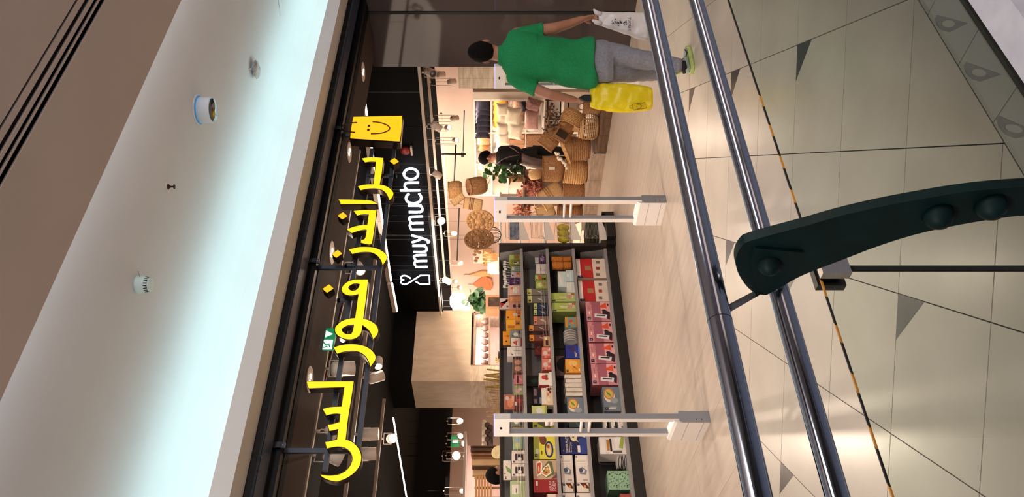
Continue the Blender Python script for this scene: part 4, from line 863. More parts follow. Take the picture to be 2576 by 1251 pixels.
# --- top row
top = [
 ('green carton end-on at the far end of the top shelf', 641, 653, 1281, (172, 180, 96), [('r', 0.1, 0.1, 0.9, 0.5, (150, 110, 60)), ('r', 0.2, 0.6, 0.8, 0.9, LG)]),
 ('olive carton with a black and white picture on the top shelf', 655, 668, 1284, (132, 136, 52), [('e', 0.5, 0.45, 0.25, 0.3, (220, 210, 200)), ('e', 0.6, 0.5, 0.1, 0.2, BK)]),
 ('grey-green bottle carton on the top shelf', 670, 683, 1286, (140, 152, 140), [('r', 0.2, 0.1, 0.4, 0.5, (90, 120, 100)), ('r', 0.6, 0.1, 0.8, 0.5, (90, 120, 100)), ('r', 0.2, 0.6, 0.8, 0.9, (200, 200, 190))]),
 ('white carton with red and yellow pictures beside the purple one', 685, 698, 1286, (196, 176, 184), [('r', 0.5, 0.1, 0.9, 0.45, (190, 50, 40)), ('r', 0.2, 0.1, 0.5, 0.4, (226, 160, 60)), ('r', 0.2, 0.75, 0.5, 0.9, BK)]),
 ('deep purple carton with pale utensil pictures', 699, 716, 1282, (76, 34, 84), [('d', 0.3, 0.6, 1.4, 0.5, 0.06, Wt), ('d', 0.5, 0.6, 1.5, 0.5, 0.06, Wt), ('d', 0.6, 0.3, 1.3, 0.5, 0.1, (200, 170, 190)), ('r', 0.1, 0.1, 0.3, 0.3, BK)]),
 ('pale pink carton with white ovals on the top shelf', 718, 743, 1278, (222, 184, 166), [('e', 0.5, 0.4, 0.3, 0.2, (234, 226, 214)), ('e', 0.7, 0.7, 0.15, 0.1, (200, 120, 100))]),
 ('terracotta carton beside the pink one with a black pan', 745, 760, 1280, (206, 134, 90), [('r', 0.1, 0.7, 0.9, 0.9, (220, 160, 120))]),
 ('dusty pink carton with black pan pictures', 761, 780, 1281, (194, 140, 126), [('e', 0.5, 0.55, 0.24, 0.13, BK), ('e', 0.5, 0.15, 0.24, 0.13, BK)]),
 ('orange carton with white figure on the top shelf', 781, 803, 1273, (234, 150, 34), [('r', 0.5, 0.05, 0.95, 0.35, (190, 90, 30)), ('e', 0.5, 0.4, 0.2, 0.14, (220, 204, 190)), ('r', 0.2, 0.1, 0.4, 0.25, BK)] + badge(0.1, 0.8, 0.16, 0.12)),
 ('yellow-orange carton with a loaf picture', 804, 829, 1274, (240, 172, 44), [('r', 0.1, 0.45, 0.4, 0.9, (180, 110, 50)), ('r', 0.4, 0.1, 0.9, 0.4, (206, 110, 34)), ('e', 0.6, 0.25, 0.1, 0.1, BK)]),
 ('grey carton with a white bowl on the top shelf', 831, 849, 1283, (128, 132, 128), [('e', 0.4, 0.5, 0.25, 0.2, (226, 222, 210)), ('r', 0.5, 0.1, 0.9, 0.35, (60, 60, 66))] + badge(0.1, 0.7, 0.16, 0.14)),
 ('white carton with a red triangle and dark red base', 850, 872, 1286, (222, 208, 196), [('p', [(0.1, 0.5), (0.5, 0.9), (0.7, 0.4)], (196, 60, 60)), ('r', 0.0, 0.0, 1.0, 0.2, (130, 30, 36))]),
 ('white carton with thin grey drawings on the top shelf', 873, 897, 1276, (226, 216, 208), [('r', 0.3, 0.1, 0.35, 0.8, (170, 160, 156)), ('r', 0.6, 0.1, 0.65, 0.6, (170, 160, 156))] + badge(0.1, 0.6, 0.14, 0.12)),
 ('brown carton with round bread pictures on the top shelf', 898, 938, 1291, (120, 78, 62), [('e', 0.25, 0.5, 0.16, 0.35, (206, 150, 130)), ('e', 0.65, 0.5, 0.16, 0.35, (196, 150, 126)), ('r', 0.88, 0.0, 1.0, 1.0, (50, 26, 24))]),
 ('rose pink carton with dark shapes on the top shelf', 943, 967, 1294, (206, 112, 120), [('r', 0.1, 0.5, 0.9, 0.7, (70, 30, 44)), ('d', 0.5, 0.3, 0.7, 0.4, 0.12, (236, 200, 190))]),
 ('green carton with pink flowers on the top shelf', 970, 994, 1294, (150, 158, 100), [('e', 0.4, 0.6, 0.2, 0.24, (216, 150, 170)), ('e', 0.6, 0.35, 0.14, 0.2, (226, 190, 190))]),
 ('dark red carton with berry pictures on the top shelf', 996, 1022, 1294, (110, 50, 50), [('e', 0.5, 0.5, 0.2, 0.25, (190, 50, 46)), ('r', 0.05, 0.7, 0.4, 0.95, (206, 190, 176))]),
 ('grey-green carton with white cups behind the gate frame', 1047, 1074, 1287, (112, 118, 104), [('e', 0.4, 0.6, 0.16, 0.2, Wt), ('e', 0.7, 0.6, 0.16, 0.2, Wt), ('r', 0.1, 0.1, 0.9, 0.3, (60, 60, 56))]),
 ('peach carton seen through the gate frame', 1076, 1096, 1290, (220, 176, 140), [('r', 0.1, 0.2, 0.9, 0.5, (160, 176, 150))]),
 ('pale blue and green tub carton past the gate', 1098, 1131, 1291, (150, 168, 130), [('e', 0.7, 0.6, 0.2, 0.2, (140, 160, 190)), ('e', 0.3, 0.6, 0.2, 0.2, (186, 190, 130)), ('r', 0.0, 0.0, 1.0, 0.2, (60, 90, 90))]),
 ('white carton with a dark window, nearer the gate', 1134, 1166, 1288, (214, 200, 190), [('r', 0.2, 0.1, 0.75, 0.75, (50, 36, 40)), ('e', 0.35, 0.4, 0.12, 0.16, (226, 220, 214))] + badge(0.04, 0.76, 0.14, 0.16)),
 ('white carton with a dark window, further from the gate', 1167, 1199, 1288, (214, 200, 190), [('r', 0.2, 0.1, 0.75, 0.75, (48, 36, 40)), ('e', 0.35, 0.4, 0.12, 0.16, (226, 220, 214))] + badge(0.04, 0.76, 0.14, 0.16)),
 ('pale green carton with an orange outline at the near end', 1210, 1258, 1284, (170, 186, 140), [('r', 0.3, 0.4, 0.8, 0.9, (226, 216, 204)), ('r', 0.0, 0.0, 0.1, 1.0, (226, 130, 90)), ('r', 0.35, 0.6, 0.6, 0.64, BK)]),
]
for lab, yr, yl, xt, c, dec in top:
    prod('carton', lab, yr, yl, xt, 0, c, dec, depth=0.14)
prod('cutlery_card', 'white card with a red leaf picture rising above the top shelf goods', 751, 778, 1257, 0, (226, 208, 196), [('p', [(0.1, 0.9), (0.9, 0.1), (0.95, 0.4), (0.5, 0.5), (0.6, 0.95)], (176, 44, 46))] + badge(0.15, 0.2, 0.16, 0.16), xb=1284, depth=0.03, cat='card', inset=0.18)
prod('orange_card', 'tall orange card hanging above the grey bowl carton', 834, 868, 1265, 0, (228, 152, 52), [('e', 0.5, 0.3, 0.14, 0.1, (236, 190, 150)), ('e', 0.5, 0.3, 0.08, 0.06, (90, 60, 50)), ('r', 0.2, 0.7, 0.3, 0.8, NAVY), ('r', 0.6, 0.6, 0.7, 0.9, (206, 120, 40))], xb=1300, depth=0.02, cat='card', inset=0.17)
prod('peach_card', 'terracotta card with peach shapes hanging beside the gate post', 993, 1031, 1268, 0, (186, 112, 92), [('e', 0.45, 0.5, 0.3, 0.25, (236, 150, 110)), ('e', 0.75, 0.75, 0.14, 0.14, (214, 200, 206)), ('r', 0.5, 0.0, 0.9, 0.4, (232, 176, 150))], xb=1300, depth=0.02, cat='card', inset=0.17)
prod('white_card', 'tall white card with a dark blue badge near the picture edge', 1159, 1208, 1266, 0, (222, 210, 200), [('r', 0.3, 0.7, 0.34, 0.9, BK), ('d', 0.5, 0.3, 0.6, 0.6, 0.2, (120, 150, 90))] + badge(0.05, 0.6, 0.12, 0.16), xb=1286, depth=0.02, cat='card', inset=0.2)
th = thing('utensil_bunch', 'row of white plastic utensil heads along the top shelf far end', 'utensils', pY(1280, 700, 7.9))
R = random.Random(5)
for k in range(11):
    a = pY(1285, 662 + k * 6.2, 7.92); h = 0.05 + R.random() * 0.02
    b = MB(); b.tube([a, a + Vector((R.uniform(-0.02, 0.02), -0.02, h + 0.03))], 0.005, M_gate, 6); b.box(a + Vector((-0.014, -0.03, h)), a + Vector((0.014, -0.022, h + 0.036)), M_gate); b.build('utensil', th)
for k in range(9):
    y = 640 + k * 0; 
# ---------------------------------------------------------------- end-cap shelf at the far end
E = thing('end_cap_shelf', 'white-sided end shelf with wire basket fronts on a black plinth', 'shelf', (6.6, 7.9, 0))
ex0, ex1 = gx1 + 0.062, gx1 + 0.50
MB().box((ex0, 7.54, 0), (ex1 - 0.02, 8.2, 0.115), M_kick).build('plinth', E)
MB().box((ex1 - 0.05, 7.54, 0.115), (ex1 - 0.02, 8.2, 0.155), M_kick).build('plinth_lip', E)
for zt, zi in ((1.43, 1.232), (1.09, 0.90), (0.78, 0.562), (0.42, 0.20)):
    b = MB(); b.prism([(ex0 + 0.002, 7.62, zi - 0.12), (ex1, 7.62, zi - 0.02), (ex1, 7.62, zi + 0.01), (ex0 + 0.002, 7.62, zi + 0.01)], (0, 0.008, 0), M_white); b.build('side_bracket', E, fix=True)
    MB().box((ex0, 7.63, zi - 0.01), (ex1, 8.2, zi), M_white).build('shelf_board', E)
    for k in range(11):
        z = zi + 0.012 + k * 0.017
        if k < 10: MB().tube([(ex0 + 0.02, 7.615, z), (ex1 - 0.01, 7.615, z)], 0.0018, M_wire, 5).build('wire', E)
    b = MB(); b.tube([(ex0 + 0.02, 7.613, zi + 0.01), (ex0 + 0.03, 7.613, zi + 0.185), (ex1 - 0.01, 7.613, zi + 0.185), (ex1 - 0.01, 7.613, zi + 0.01)], 0.0035, M_wire, 6); b.build('basket_frame', E)
    b = MB(); b.tube([(ex1 - 0.01, 7.613, zi + 0.185), (ex1 - 0.01, 8.19, zi + 0.185)], 0.0035, M_wire, 6); b.tube([(ex0 + 0.02, 7.613, zi + 0.01), (ex0 + 0.07, 7.613, zi + 0.06), (ex0 + 0.02, 7.613, zi + 0.11)], 0.003, M_wire, 6); b.build('basket_rail', E)
MB().box((ex0, 8.18, 0.1), (ex1 - 0.1, 8.2, 1.50), M_white).build('back_panel', E)
def simple(name, label, cat, fn, loc, group=None):
    t = thing(name, label, cat, loc, group); fn(t); return t
def yel(t):
    for k in range(3):
        MB().ball((ex0 + 0.12 + 0.1 * k, 7.75, 0.562 + 0.09), (0.05, 0.05, 0.085), mat('yellow_fluff', (232, 206, 40), 0.9, var=0.2, scale=40, bump=0.6), 14, 10).build('duster_head', t)
    MB().tube([(ex0 + 0.05, 7.72, 0.57), (ex0 + 0.3, 7.72, 0.66)], 0.012, colr((206, 176, 140)), 8).build('handle', t)
simple('yellow_dusters', 'bright yellow dusters in the third wire basket of the end shelf', 'dusters', yel, (6.5, 7.75, 0.56))
def sacks(t):
    R = random.Random(2)
    for k in range(8):
        MB().box((ex0 + 0.05 + R.uniform(0, 0.05), 7.65, 0.205 + k * 0.019), (ex1 - 0.08 + R.uniform(-0.03, 0.03), 8.0, 0.220 + k * 0.019), mat('grey_green_cloth', (100, 104, 84), 0.9, c2=(60, 64, 54), scale=10)).build('mat', t)
simple('folded_mats', 'pile of grey-green folded mats in the lowest end basket', 'mats', sacks, (6.5, 7.8, 0.2))
def pk(t): MB().box((ex0 + 0.2, 7.66, 1.236), (ex1 - 0.06, 7.86, 1.36), mat('clear_blue_pack', (60, 90, 140), 0.3, c2=(170, 180, 190), scale=12)).build('bag', t)
simple('blue_pack', 'clear blue pack lying in the top basket of the end shelf', 'pack', pk, (6.6, 7.76, 1.24))
# ---------------------------------------------------------------- platforms, baskets
def platform(name, label, a, c, m, lip):
    t = thing(name, label, 'platform', ((a[0] + c[0]) / 2, (a[1] + c[1]) / 2, 0))
    n = 3; L = c[1] - a[1]
    for k in range(n):
        y0 = a[1] + L * k / n; y1 = a[1] + L * (k + 1) / n
        MB().box((a[0], y0 + 0.002, 0.0), (a[0] + 0.03, y1 - 0.002, c[2] - 0.03), m).build('front_plank', t)
        MB().box((a[0], y0 + 0.001, c[2] - 0.028), (c[0], y1 - 0.001, c[2]), m).build('top_plank', t)
    MB().box((a[0], a[1], 0), (c[0], a[1] + 0.02, c[2] - 0.03), m).build('side_plank', t)
    return t
platform('display_platform', 'low brown wooden platform carrying the nearer baskets', (7.81, 6.55), (8.45, 7.50, 0.12), M_wood, 0)
platform('display_platform', 'low grey-washed plank platform carrying the farther baskets', (7.83, 7.52), (8.45, 9.2, 0.20), M_plank, 0)

GP = 'baskets piled on the platforms'; PX0 = 8.05
def camaxes(): return R2.copy(), Vector((0, 0, 1)), F2.copy()
def tilt_axis(deg, back=0.0):
    """unit vector for 'up' tilted by deg towards screen right (upright view)"""
    a = math.radians(deg)
    return (Vector((0, 0, 1)) * math.cos(a) + R2 * math.sin(a) + F2 * back).normalized()
def basket(label, x, y, d, rad, h, tilt=0, back=0.0, style='coil', m=None, top=1.0, sx=1.0, sy=0.8, base_px=None, handles=0, group='baskets piled on the platforms', bulge=0.12, rings=12, name='woven_basket'):
    """x,y: photograph pixel of the basket's middle; d: distance along the view; rad,h metres"""
    m = m or M_straw
    if group == GP:
        nd = PX0 / (F2.x + R2.x * (625.5 - y) / FPX) + (0.0 if abs(tilt) < 10 else 0.06); rad *= nd / d; h *= nd / d; d = nd
    c = pD(x, y, d); ax = tilt_axis(tilt, back); base = c - ax * h / 2
    if group == GP and abs(tilt) < 10: base.z = 0.12 if base.y < 7.5 else 0.20; base.z += 0.002
    t = thing(name, label, 'basket', base, group)
    xd = R2
    def rr(u): return rad * (1 + (top - 1) * u + bulge * math.sin(PI * u)) * (0.86 + 0.14 * min(1, u * 5))
    if style == 'open':
        b = MB()
        n = 22
        a = xd - ax * xd.dot(ax); a.normalize(); bb = ax.cross(a)
        P = lambda k, u: base + ax * (h * u) + a * math.cos(2 * PI * k / n) * rr(u) * sx + bb * math.sin(2 * PI * k / n) * rr(u) * sy
        for k in range(n):
            b.tube([P(k + 0.12 * math.sin(u * 9), u) for u in (0.14, 0.3, 0.45, 0.6, 0.74, 0.86)], 0.0045, m, 5, cap=False)
        for u in (0.24, 0.34, 0.44, 0.54, 0.64, 0.74, 0.84):
            b.tube([P(k, u) for k in range(n)], 0.0045, m, 5, closed=True)
        b.lathe(base, [(rr(0.0), 0.0), (rr(0.08) * 1.0, h * 0.08), (rr(0.16), h * 0.16), (rr(0.16) * 0.96, h * 0.16), (rr(0.0) * 0.95, 0.01)], m, 24, ax, sx, sy, xdir=xd)
        b.lathe(base, [(rr(0.84), h * 0.84), (rr(1.0), h), (rr(1.0) * 0.95, h), (rr(0.84) * 0.95, h * 0.84)], m, 24, ax, sx, sy, xdir=xd)
        o = b.build('lattice_body', t)
    else:
        prof = []
        amp = 0.035 if style == 'coil' else (0.06 if style == 'chunky' else 0.006)
        nn = rings * 4
        for i in range(nn + 1):
            u = i / nn; prof.append((rr(u) * (1 + amp * abs(math.sin(PI * u * rings)) - amp * 0.5), h * u))
        prof.append((rr(1.0) * 0.93, h * 0.995))
        prof.append((rr(0.4) * 0.9, h * 0.35)); prof.append((0.0, h * 0.3))
        b = MB(); b.lathe(base, [(0.0, 0.0)] + prof, m, 32, ax, sx, sy, xdir=xd)
        if style == 'striped':
            for u in (0.46, 0.55, 0.64): b.lathe(base, [(rr(u - 0.012) * 1.01, h * (u - 0.012)), (rr(u) * 1.025, h * u), (rr(u + 0.012) * 1.01, h * (u + 0.012))], M_straw2, 32, ax, sx, sy, xdir=xd)
        b.build('woven_body', t)
    b = MB(); a = (xd - ax * xd.dot(ax)).normalized(); bb = ax.cross(a)
    b.tube([base + ax * h + a * math.cos(2 * PI * k / 28) * rr(1) * sx + bb * math.sin(2 * PI * k / 28) * rr(1) * sy for k in range(28)], 0.009, m, 6, closed=True); b.build('rim', t)
    for k in range(handles):
        s = 1 if k == 0 else -1
        o = base + ax * h - bb * rr(1) * sy * s * 0.9
        MB().tube([o + a * math.cos(w) * rad * 0.36 + ax * (math.sin(w) * rad * 0.55) for w in [PI * q / 9 for q in range(10)]], 0.008, m, 6).build('handle', t)
    return t
def flatbag(label, x, y, d, w, h, th_, tilt=0, m=None, handles=0, flap=False, tagc=None, group='baskets piled on the platforms', name='woven_bag', yaw=0.0, stripes=0, rounded=0.3):
    m = m or M_straw3
    if group == GP:
        nd = PX0 / (F2.x + R2.x * (625.5 - y) / FPX) + 0.04; w *= nd / d; h *= nd / d; th_ *= nd / d; d = nd
    c = pD(x, y, d); up = tilt_axis(tilt); rt = (R2 - up * R2.dot(up)).normalized(); rt = Matrix.Rotation(yaw, 3, 'Z') @ rt; fw = rt.cross(up) * -1
    t = thing(name, label, 'bag', c - up * h / 2, group)
    rings = []; n = 24
    for i in range(13):
        v = i / 12; k = (1 - (1 - v / 0.35) ** 2 * rounded) if v < 0.35 else 1.0
        ww = w / 2 * (k ** 0.5) * (1 - 0.05 * v); tt = th_ / 2 * (1 - 0.45 * v) * (k ** 0.5)
        rings.append([c + up * (h * (v - 0.5)) + rt * math.copysign(abs(math.cos(2 * PI * j / n)) ** 0.6, math.cos(2 * PI * j / n)) * ww + fw * math.sin(2 * PI * j / n) * tt for j in range(n)])
    b = MB(); b.loft(rings, m)
    b.build('woven_body', t)
    if stripes:
        b = MB()
        for s in range(stripes):
            v = 0.5 + 0.09 * s; ww = w / 2 * (1 - 0.05 * v) * 1.01; tt = th_ / 2 * (1 - 0.45 * v) * 1.02
            b.tube([c + up * (h * (v - 0.5)) + rt * math.copysign(abs(math.cos(2 * PI * j / n)) ** 0.6, math.cos(2 * PI * j / n)) * ww + fw * math.sin(2 * PI * j / n) * tt for j in range(n)], 0.007, M_straw2, 5, closed=True)
        b.build('stripes', t)
    b = MB(); b.tube([c + up * (h * 0.5) + rt * math.copysign(abs(math.cos(2 * PI * j / n)) ** 0.6, math.cos(2 * PI * j / n)) * w / 2 * 0.95 + fw * math.sin(2 * PI * j / n) * th_ / 2 * 0.55 for j in range(n)], 0.008, m, 6, closed=True); b.build('rim', t)
    for k in range(handles):
        o = c + up * h * 0.5 + fw * (th_ * 0.2 * (1 - 2 * k))
        MB().tube([o + rt * math.cos(q) * w * 0.22 + up * math.sin(q) * h * 0.32 for q in [PI * j / 10 for j in range(11)]], 0.009, m, 6).build('handle', t)
    if flap: 
        b = MB(); q = c - fw * (th_ * 0.42)
        b.prism([q + rt * w * 0.3 + up * h * 0.0, q - rt * w * 0.3 + up * 0.0, q - rt * w * 0.3 + up * h * 0.36, q + rt * w * 0.3 + up * h * 0.36], -fw * 0.02, M_hole); b.build('square_opening', t, fix=True)
    if tagc:
        q = c - fw * (th_ * 0.46) + up * h * 0.12
        MB().prism([q + rt * 0.02 - up * 0.045, q - rt * 0.02 - up * 0.045, q - rt * 0.02 + up * 0.045, q + rt * 0.02 + up * 0.045], -fw * 0.012, colr(tagc)).build('price_tag', t)
    return t
basket('open-weave round basket standing at the near corner of the brown platform', 1488, 318, 9.75, 0.150, 0.235, 2, style='open', m=M_straw3, sy=0.9, handles=2, bulge=0.14)
basket('tall coarse basket with a wide smooth collar holding cotton stems', 1482, 374, 10.25, 0.150, 0.24, -3, style='chunky', m=M_straw2, rings=9, bulge=0.05, handles=0)
basket('wide plaited collar basket leaning open above the coarse basket', 1438, 372, 10.3, 0.135, 0.20, -24, style='coil', m=M_straw, rings=16, top=1.35, bulge=0.0)
flatbag('square brown woven tote behind the open-weave basket, with looped handle', 1490, 268, 10.0, 0.19, 0.23, 0.12, 0, M_straw2, handles=1)
basket('round coiled basket lying tipped behind the square tote', 1442, 300, 10.1, 0.150, 0.20, -62, style='chunky', m=M_straw, rings=10, back=-0.1)
flatbag('woven case with a square dark opening, tipped beside the coiled basket', 1418, 332, 10.35, 0.24, 0.27, 0.15, -58, M_straw2, flap=True)
flatbag('quilted-looking brown woven bag lying highest by the worker’s legs', 1386, 348, 10.6, 0.26, 0.30, 0.14, -52, M_straw2, stripes=2)
flatbag('upright brown woven tote with a white price tag', 1394, 425, 10.55, 0.37, 0.30, 0.14, 0, M_straw2, handles=0, tagc=(236, 222, 206), rounded=0.9)
basket('chunky rope basket with a dark slot below the price-tagged tote', 1450, 432, 10.75, 0.165, 0.31, 4, style='chunky', m=M_straw, rings=10, bulge=0.06)
flatbag('pale striped jute tote leaning over the chest basket', 1388, 492, 10.6, 0.30, 0.34, 0.16, -34, M_straw3, handles=2, stripes=3)
basket('plain brown woven chest basket under the striped jute tote', 1442, 486, 10.9, 0.170, 0.30, 0, style='plain', m=M_straw2, bulge=0.03, sy=0.7)
basket('dark round basket near the end shelf on the grey platform', 1438, 535, 11.2, 0.150, 0.34, 3, style='coil', m=M_straw2, bulge=0.12, rings=14)
flatbag('low jute bag with looped handles beside the dark round basket', 1372, 532, 10.9, 0.22, 0.26, 0.14, -20, M_straw3, handles=2)
basket('small pale pouch basket above the price-tagged tote', 1346, 440, 10.9, 0.075, 0.13, 80, style='plain', m=M_straw3, bulge=0.25)
# small table under the upper part of the pile
t = thing('display_table', 'narrow grey box table behind the baskets holding plants and pink flowers', 'table', (8.36, 8.6, 0.2))
MB().box((8.30, 8.45, 0.201), (8.43, 9.15, 1.095), M_plank).build('box_body', t); MB().box((8.20, 8.40, 1.096), (8.45, 9.18, 1.12), M_wood).build('table_top', t)
t = thing('cotton_stems', 'white cotton bolls on stems in the wide collared basket', 'flowers', pD(1415, 392, 10.9))
R = random.Random(11)
for k in range(16):
    p = pD(1398 + k * 1.9 + R.uniform(-2, 2), 384 + k * 2.4 + R.uniform(-5, 5), 10.85 + R.uniform(-0.05, 0.1))
    MB().ball(p, (0.022, 0.02, 0.02), mat('cotton_white', (238, 224, 204), 0.9, var=0.12, scale=60), 8, 6).build('cotton_boll', t)
MB().tube([pD(1400, 386, 10.9), pD(1432, 418, 10.9)], 0.006, M_straw2, 6).build('stem', t)
def bloom(label, pts, n, s=0.03, m=None, seed=1, name='dried_flowers', d=10.7, cat='flowers'):
    d = (PX0 + 0.15) / (F2.x + R2.x * (625.5 - pts[0][1]) / FPX); s *= 1.1
    c = pD(*pts[0], d); t = thing(name, label, cat, c); R = random.Random(seed)
    b = MB()
    for k in range(n):
        i = R.random() * (len(pts) - 1); a = pts[int(i)]; e = pts[min(int(i) + 1, len(pts) - 1)]; u = i - int(i)
        p = pD(a[0] + (e[0] - a[0]) * u + R.gauss(0, 9), a[1] + (e[1] - a[1]) * u + R.gauss(0, 8), d + R.uniform(-0.15, 0.15))
        v = Vector((R.uniform(-1, 1), R.uniform(-1, 1), R.uniform(-1, 1))).normalized(); w = v.orthogonal().normalized(); x_ = v.cross(w)
        q = [p + w * s, p + x_ * s * 0.7 + v * s * 0.3, p - w * s, p - x_ * s * 0.7 + v * s * 0.3]
        b.add(q, [(0, 1, 2), (0, 2, 3)], m or M_petal)
    o = b.build('petals', t); o['kind'] = 'stuff'
    MB().tube([pD(*pts[0], d), pD(*pts[-1], d)], 0.012, M_straw2, 6).build('stem', t)
    return t
bloom('mass of dusty pink dried hydrangea seen through the far gate frame', [(1310, 545), (1315, 520), (1320, 490)], 900, 0.034, seed=3)
bloom('smaller bunch of dusty pink dried flowers beside the worker’s hand', [(1350, 480), (1335, 462), (1338, 445)], 480, 0.032, seed=4, m=mat('brown_pink_petals', (206, 130, 108), 0.8, c2=(156, 92, 76), scale=30))
bloom('dry twigs and cotton on the dark stand behind the coiled basket', [(1385, 270), (1395, 300), (1375, 325)], 130, 0.022, seed=5, m=mat('brown_dry_leaf', (110, 78, 58), 0.8, c2=(50, 34, 26), scale=30), d=10.9)
t = thing('dark_stand', 'dark metal stand with glass shelves behind the heap of baskets', 'stand', pD(1400, 280, 11.5))
for y in (252, 300):
    a = pD(1372, y, 11.2); MB().tube([a, Vector((a.x, a.y, 0.001))], 0.012, M_frame, 6).build('post', t)
for x in (1378, 1410, 1430): MB().tube([pD(x, 252, 11.2), pD(x, 300, 11.2)], 0.01, M_frame, 6).build('cross_bar', t)

# ---------------------------------------------------------------- things hanging above the platform
def cord(p, t, top=3.398): MB().tube([p, (p.x, p.y, top)], 0.002, M_thin, 5).build('cord', t)
HG = 'woven baskets hung from the ceiling'
t = basket('hanging round woven basket, uppermost of the cluster over the flowers', 1146, 478, 10.9, 0.12, 0.19, -4, style='coil', m=M_straw, group=HG, bulge=0.08, name='hanging_basket'); cord(pD(1135, 478, 10.9), t)
t = basket('large hanging brown basket with its dark mouth showing', 1200, 468, 10.8, 0.115, 0.25, -10, style='plain', m=M_straw2, group=HG, back=-0.35, sy=1, name='hanging_basket'); cord(pD(1175, 470, 10.8), t)
t = flatbag('hanging pale striped jute bag, lowest of the cluster', 1190, 513, 10.7, 0.17, 0.26, 0.10, 8, M_straw3, group=HG, stripes=3, handles=1, name='hanging_bag'); cord(pD(1166, 513, 10.7), t)
t = flatbag('hanging floppy woven flap beside the round hanging basket', 1152, 502, 10.7, 0.10, 0.20, 0.06, -38, M_straw3, group=HG, name='hanging_bag'); cord(pD(1138, 496, 10.7), t)
def disc(label, x, y, d, r, sq, m, seed):
    c = pD(x, y, d); ax = (-F2 + Vector((0, 0, 0.15))).normalized(); ax = Matrix.Rotation(0.5 if seed else -0.3, 3, 'Z') @ ax
    t = thing('woven_disc', label, 'wall decoration', c, 'open-work woven discs hung from the ceiling')
    R = random.Random(seed)
    b = MB(); a = R2; a = (a - ax * a.dot(ax)).normalized(); u = ax.cross(a)
    P = lambda rr, an: c + a * math.cos(an) * rr * sq + u * math.sin(an) * rr
    b.lathe(c, [(0, 0.03), (r * 0.38, 0.02), (r * 0.40, 0.008), (r * 0.36, 0.0), (0, 0.0)], m, 24, ax, sq, 1.0, xdir=R2); 
    n = 9
    for k in range(n):
        an = 2 * PI * k / n; q = P(r * 0.58, an)
        b.lathe(q, [(0, 0.015), (r * 0.17, 0.012), (r * 0.2, 0.0), (0, 0)], m, 12, ax, xdir=R2)
    n = 14
    for k in range(n):
        an = 2 * PI * (k + 0.5) / n; q = P(r * 0.84, an); b.lathe(q, [(0, 0.015), (r * 0.13, 0.012), (r * 0.16, 0.0), (0, 0)], m, 10, ax, xdir=R2)
    b.tube([P(r, 2 * PI * k / 36) for k in range(36)], 0.018, m, 6, closed=True)
    b.build('coiled_body', t); cord(P(r, PI / 2) if abs(u.z) > 0.5 else c + Vector((0, 0, r)), t)
    return t
disc('pale open-work woven disc hanging, nearer the far gate top', 1208, 557, 10.6, 0.185, 0.80, M_straw, 0)
disc('darker brown open-work woven disc hanging, on the end-shelf side', 1205, 602, 10.4, 0.190, 0.78, M_straw2, 1)

# ---------------------------------------------------------------- display wall of cushions (white shelving)
SX = 10.05
t = thing('cushion_shelving', 'white open shelving full of cushions and towels along the far wall', 'shelf', (10.3, 9.9, 0))
bayY = [8.44, 9.18, 9.95, 10.78]
for y in bayY: MB().box((SX, y - 0.02, 0), (10.51, y + 0.02, 1.93), M_white).build('divider', t)
for z in (0.1, 0.42, 0.74, 1.04, 1.34, 1.64, 1.93):
    for a, c in zip(bayY[:-1], bayY[1:]): MB().box((SX, a + 0.02, z - 0.025), (10.51, c - 0.02, z), M_white).build('shelf_board', t)
MB().box((10.49, 8.46, 0.1), (10.505, 10.76, 1.93), M_white).build('back', t)
for a, c in zip(bayY[:-1], bayY[1:]):
    for z in (1.90, 1.60, 1.30, 1.0): light('AREA', (10.08, (a + c) / 2, z - 0.01), 2.2, WARM, (10.35, (a + c) / 2, z - 0.25), shape='RECTANGLE', size=0.6, size_y=0.02)
t = thing('marble_end_panel', 'grey marble-patterned slab closing the end of the cushion shelving', 'panel', (10.2, 8.34, 0))
MB().box((SX, 8.27, 0), (10.5, 8.415, 1.93), mat('grey_marble', (206, 190, 172), 0.4, c2=(168, 152, 138), scale=3, detail=8)).build('slab', t)
def cushion(label, p, w, h, th_, rot=0.0, m=None, group=None, name='cushion', yaw=0.0, lean=0.0):
    """a stuffed square cushion facing -X, centre p"""
    n = 9; vs = []; fs = []
    B = Matrix.Rotation(yaw, 3, 'Z') @ Matrix.Rotation(lean, 3, 'Y')
    for side in (1, -1):
        for i in range(n):
            for j in range(n):
                u = i / (n - 1) * 2 - 1; v = j / (n - 1) * 2 - 1
                q = (max(0, 1 - u ** 4) * max(0, 1 - v ** 4)) ** 0.5
                pin = 1 - 0.10 * (1 - abs(u)) * 0 - 0.09 * (abs(v) ** 2) * (1 - u * u) * 0
                uu = u * (1 - 0.10 * (1 - v * v)) ; vv = v * (1 - 0.10 * (1 - u * u))
                x = side * th_ / 2 * (0.04 + 0.96 * q)
                cr, sr = math.cos(rot), math.sin(rot)
                Yv, Zv = uu * w / 2, vv * h / 2
                vs.append(Vector(p) + B @ Vector((x, Yv * cr - Zv * sr, Yv * sr + Zv * cr)))
    for s in range(2):
        for i in range(n - 1):
            for j in range(n - 1):
                a = s * n * n + i * n + j; f = (a, a + n, a + n + 1, a + 1)
                fs.append(f if s == 0 else f[::-1])
    edge = [i * n for i in range(n)] + [(n - 1) * n + j for j in range(1, n)] + [i * n + n - 1 for i in range(n - 2, -1, -1)] + [j for j in range(n - 2, 0, -1)]
    for k in range(len(edge)):
        a, c = edge[k], edge[(k + 1) % len(edge)]; fs.append((a, c, c + n * n, a + n * n))
    b = MB(); b.add(vs, fs, m, True); o = b.build(name, None, fix=True)
    tag(o, label, 'cushion' if name == 'cushion' else name.split('_')[-1], group); return o
ORD = ['first', 'second', 'third', 'fourth', 'fifth', 'sixth', 'last']
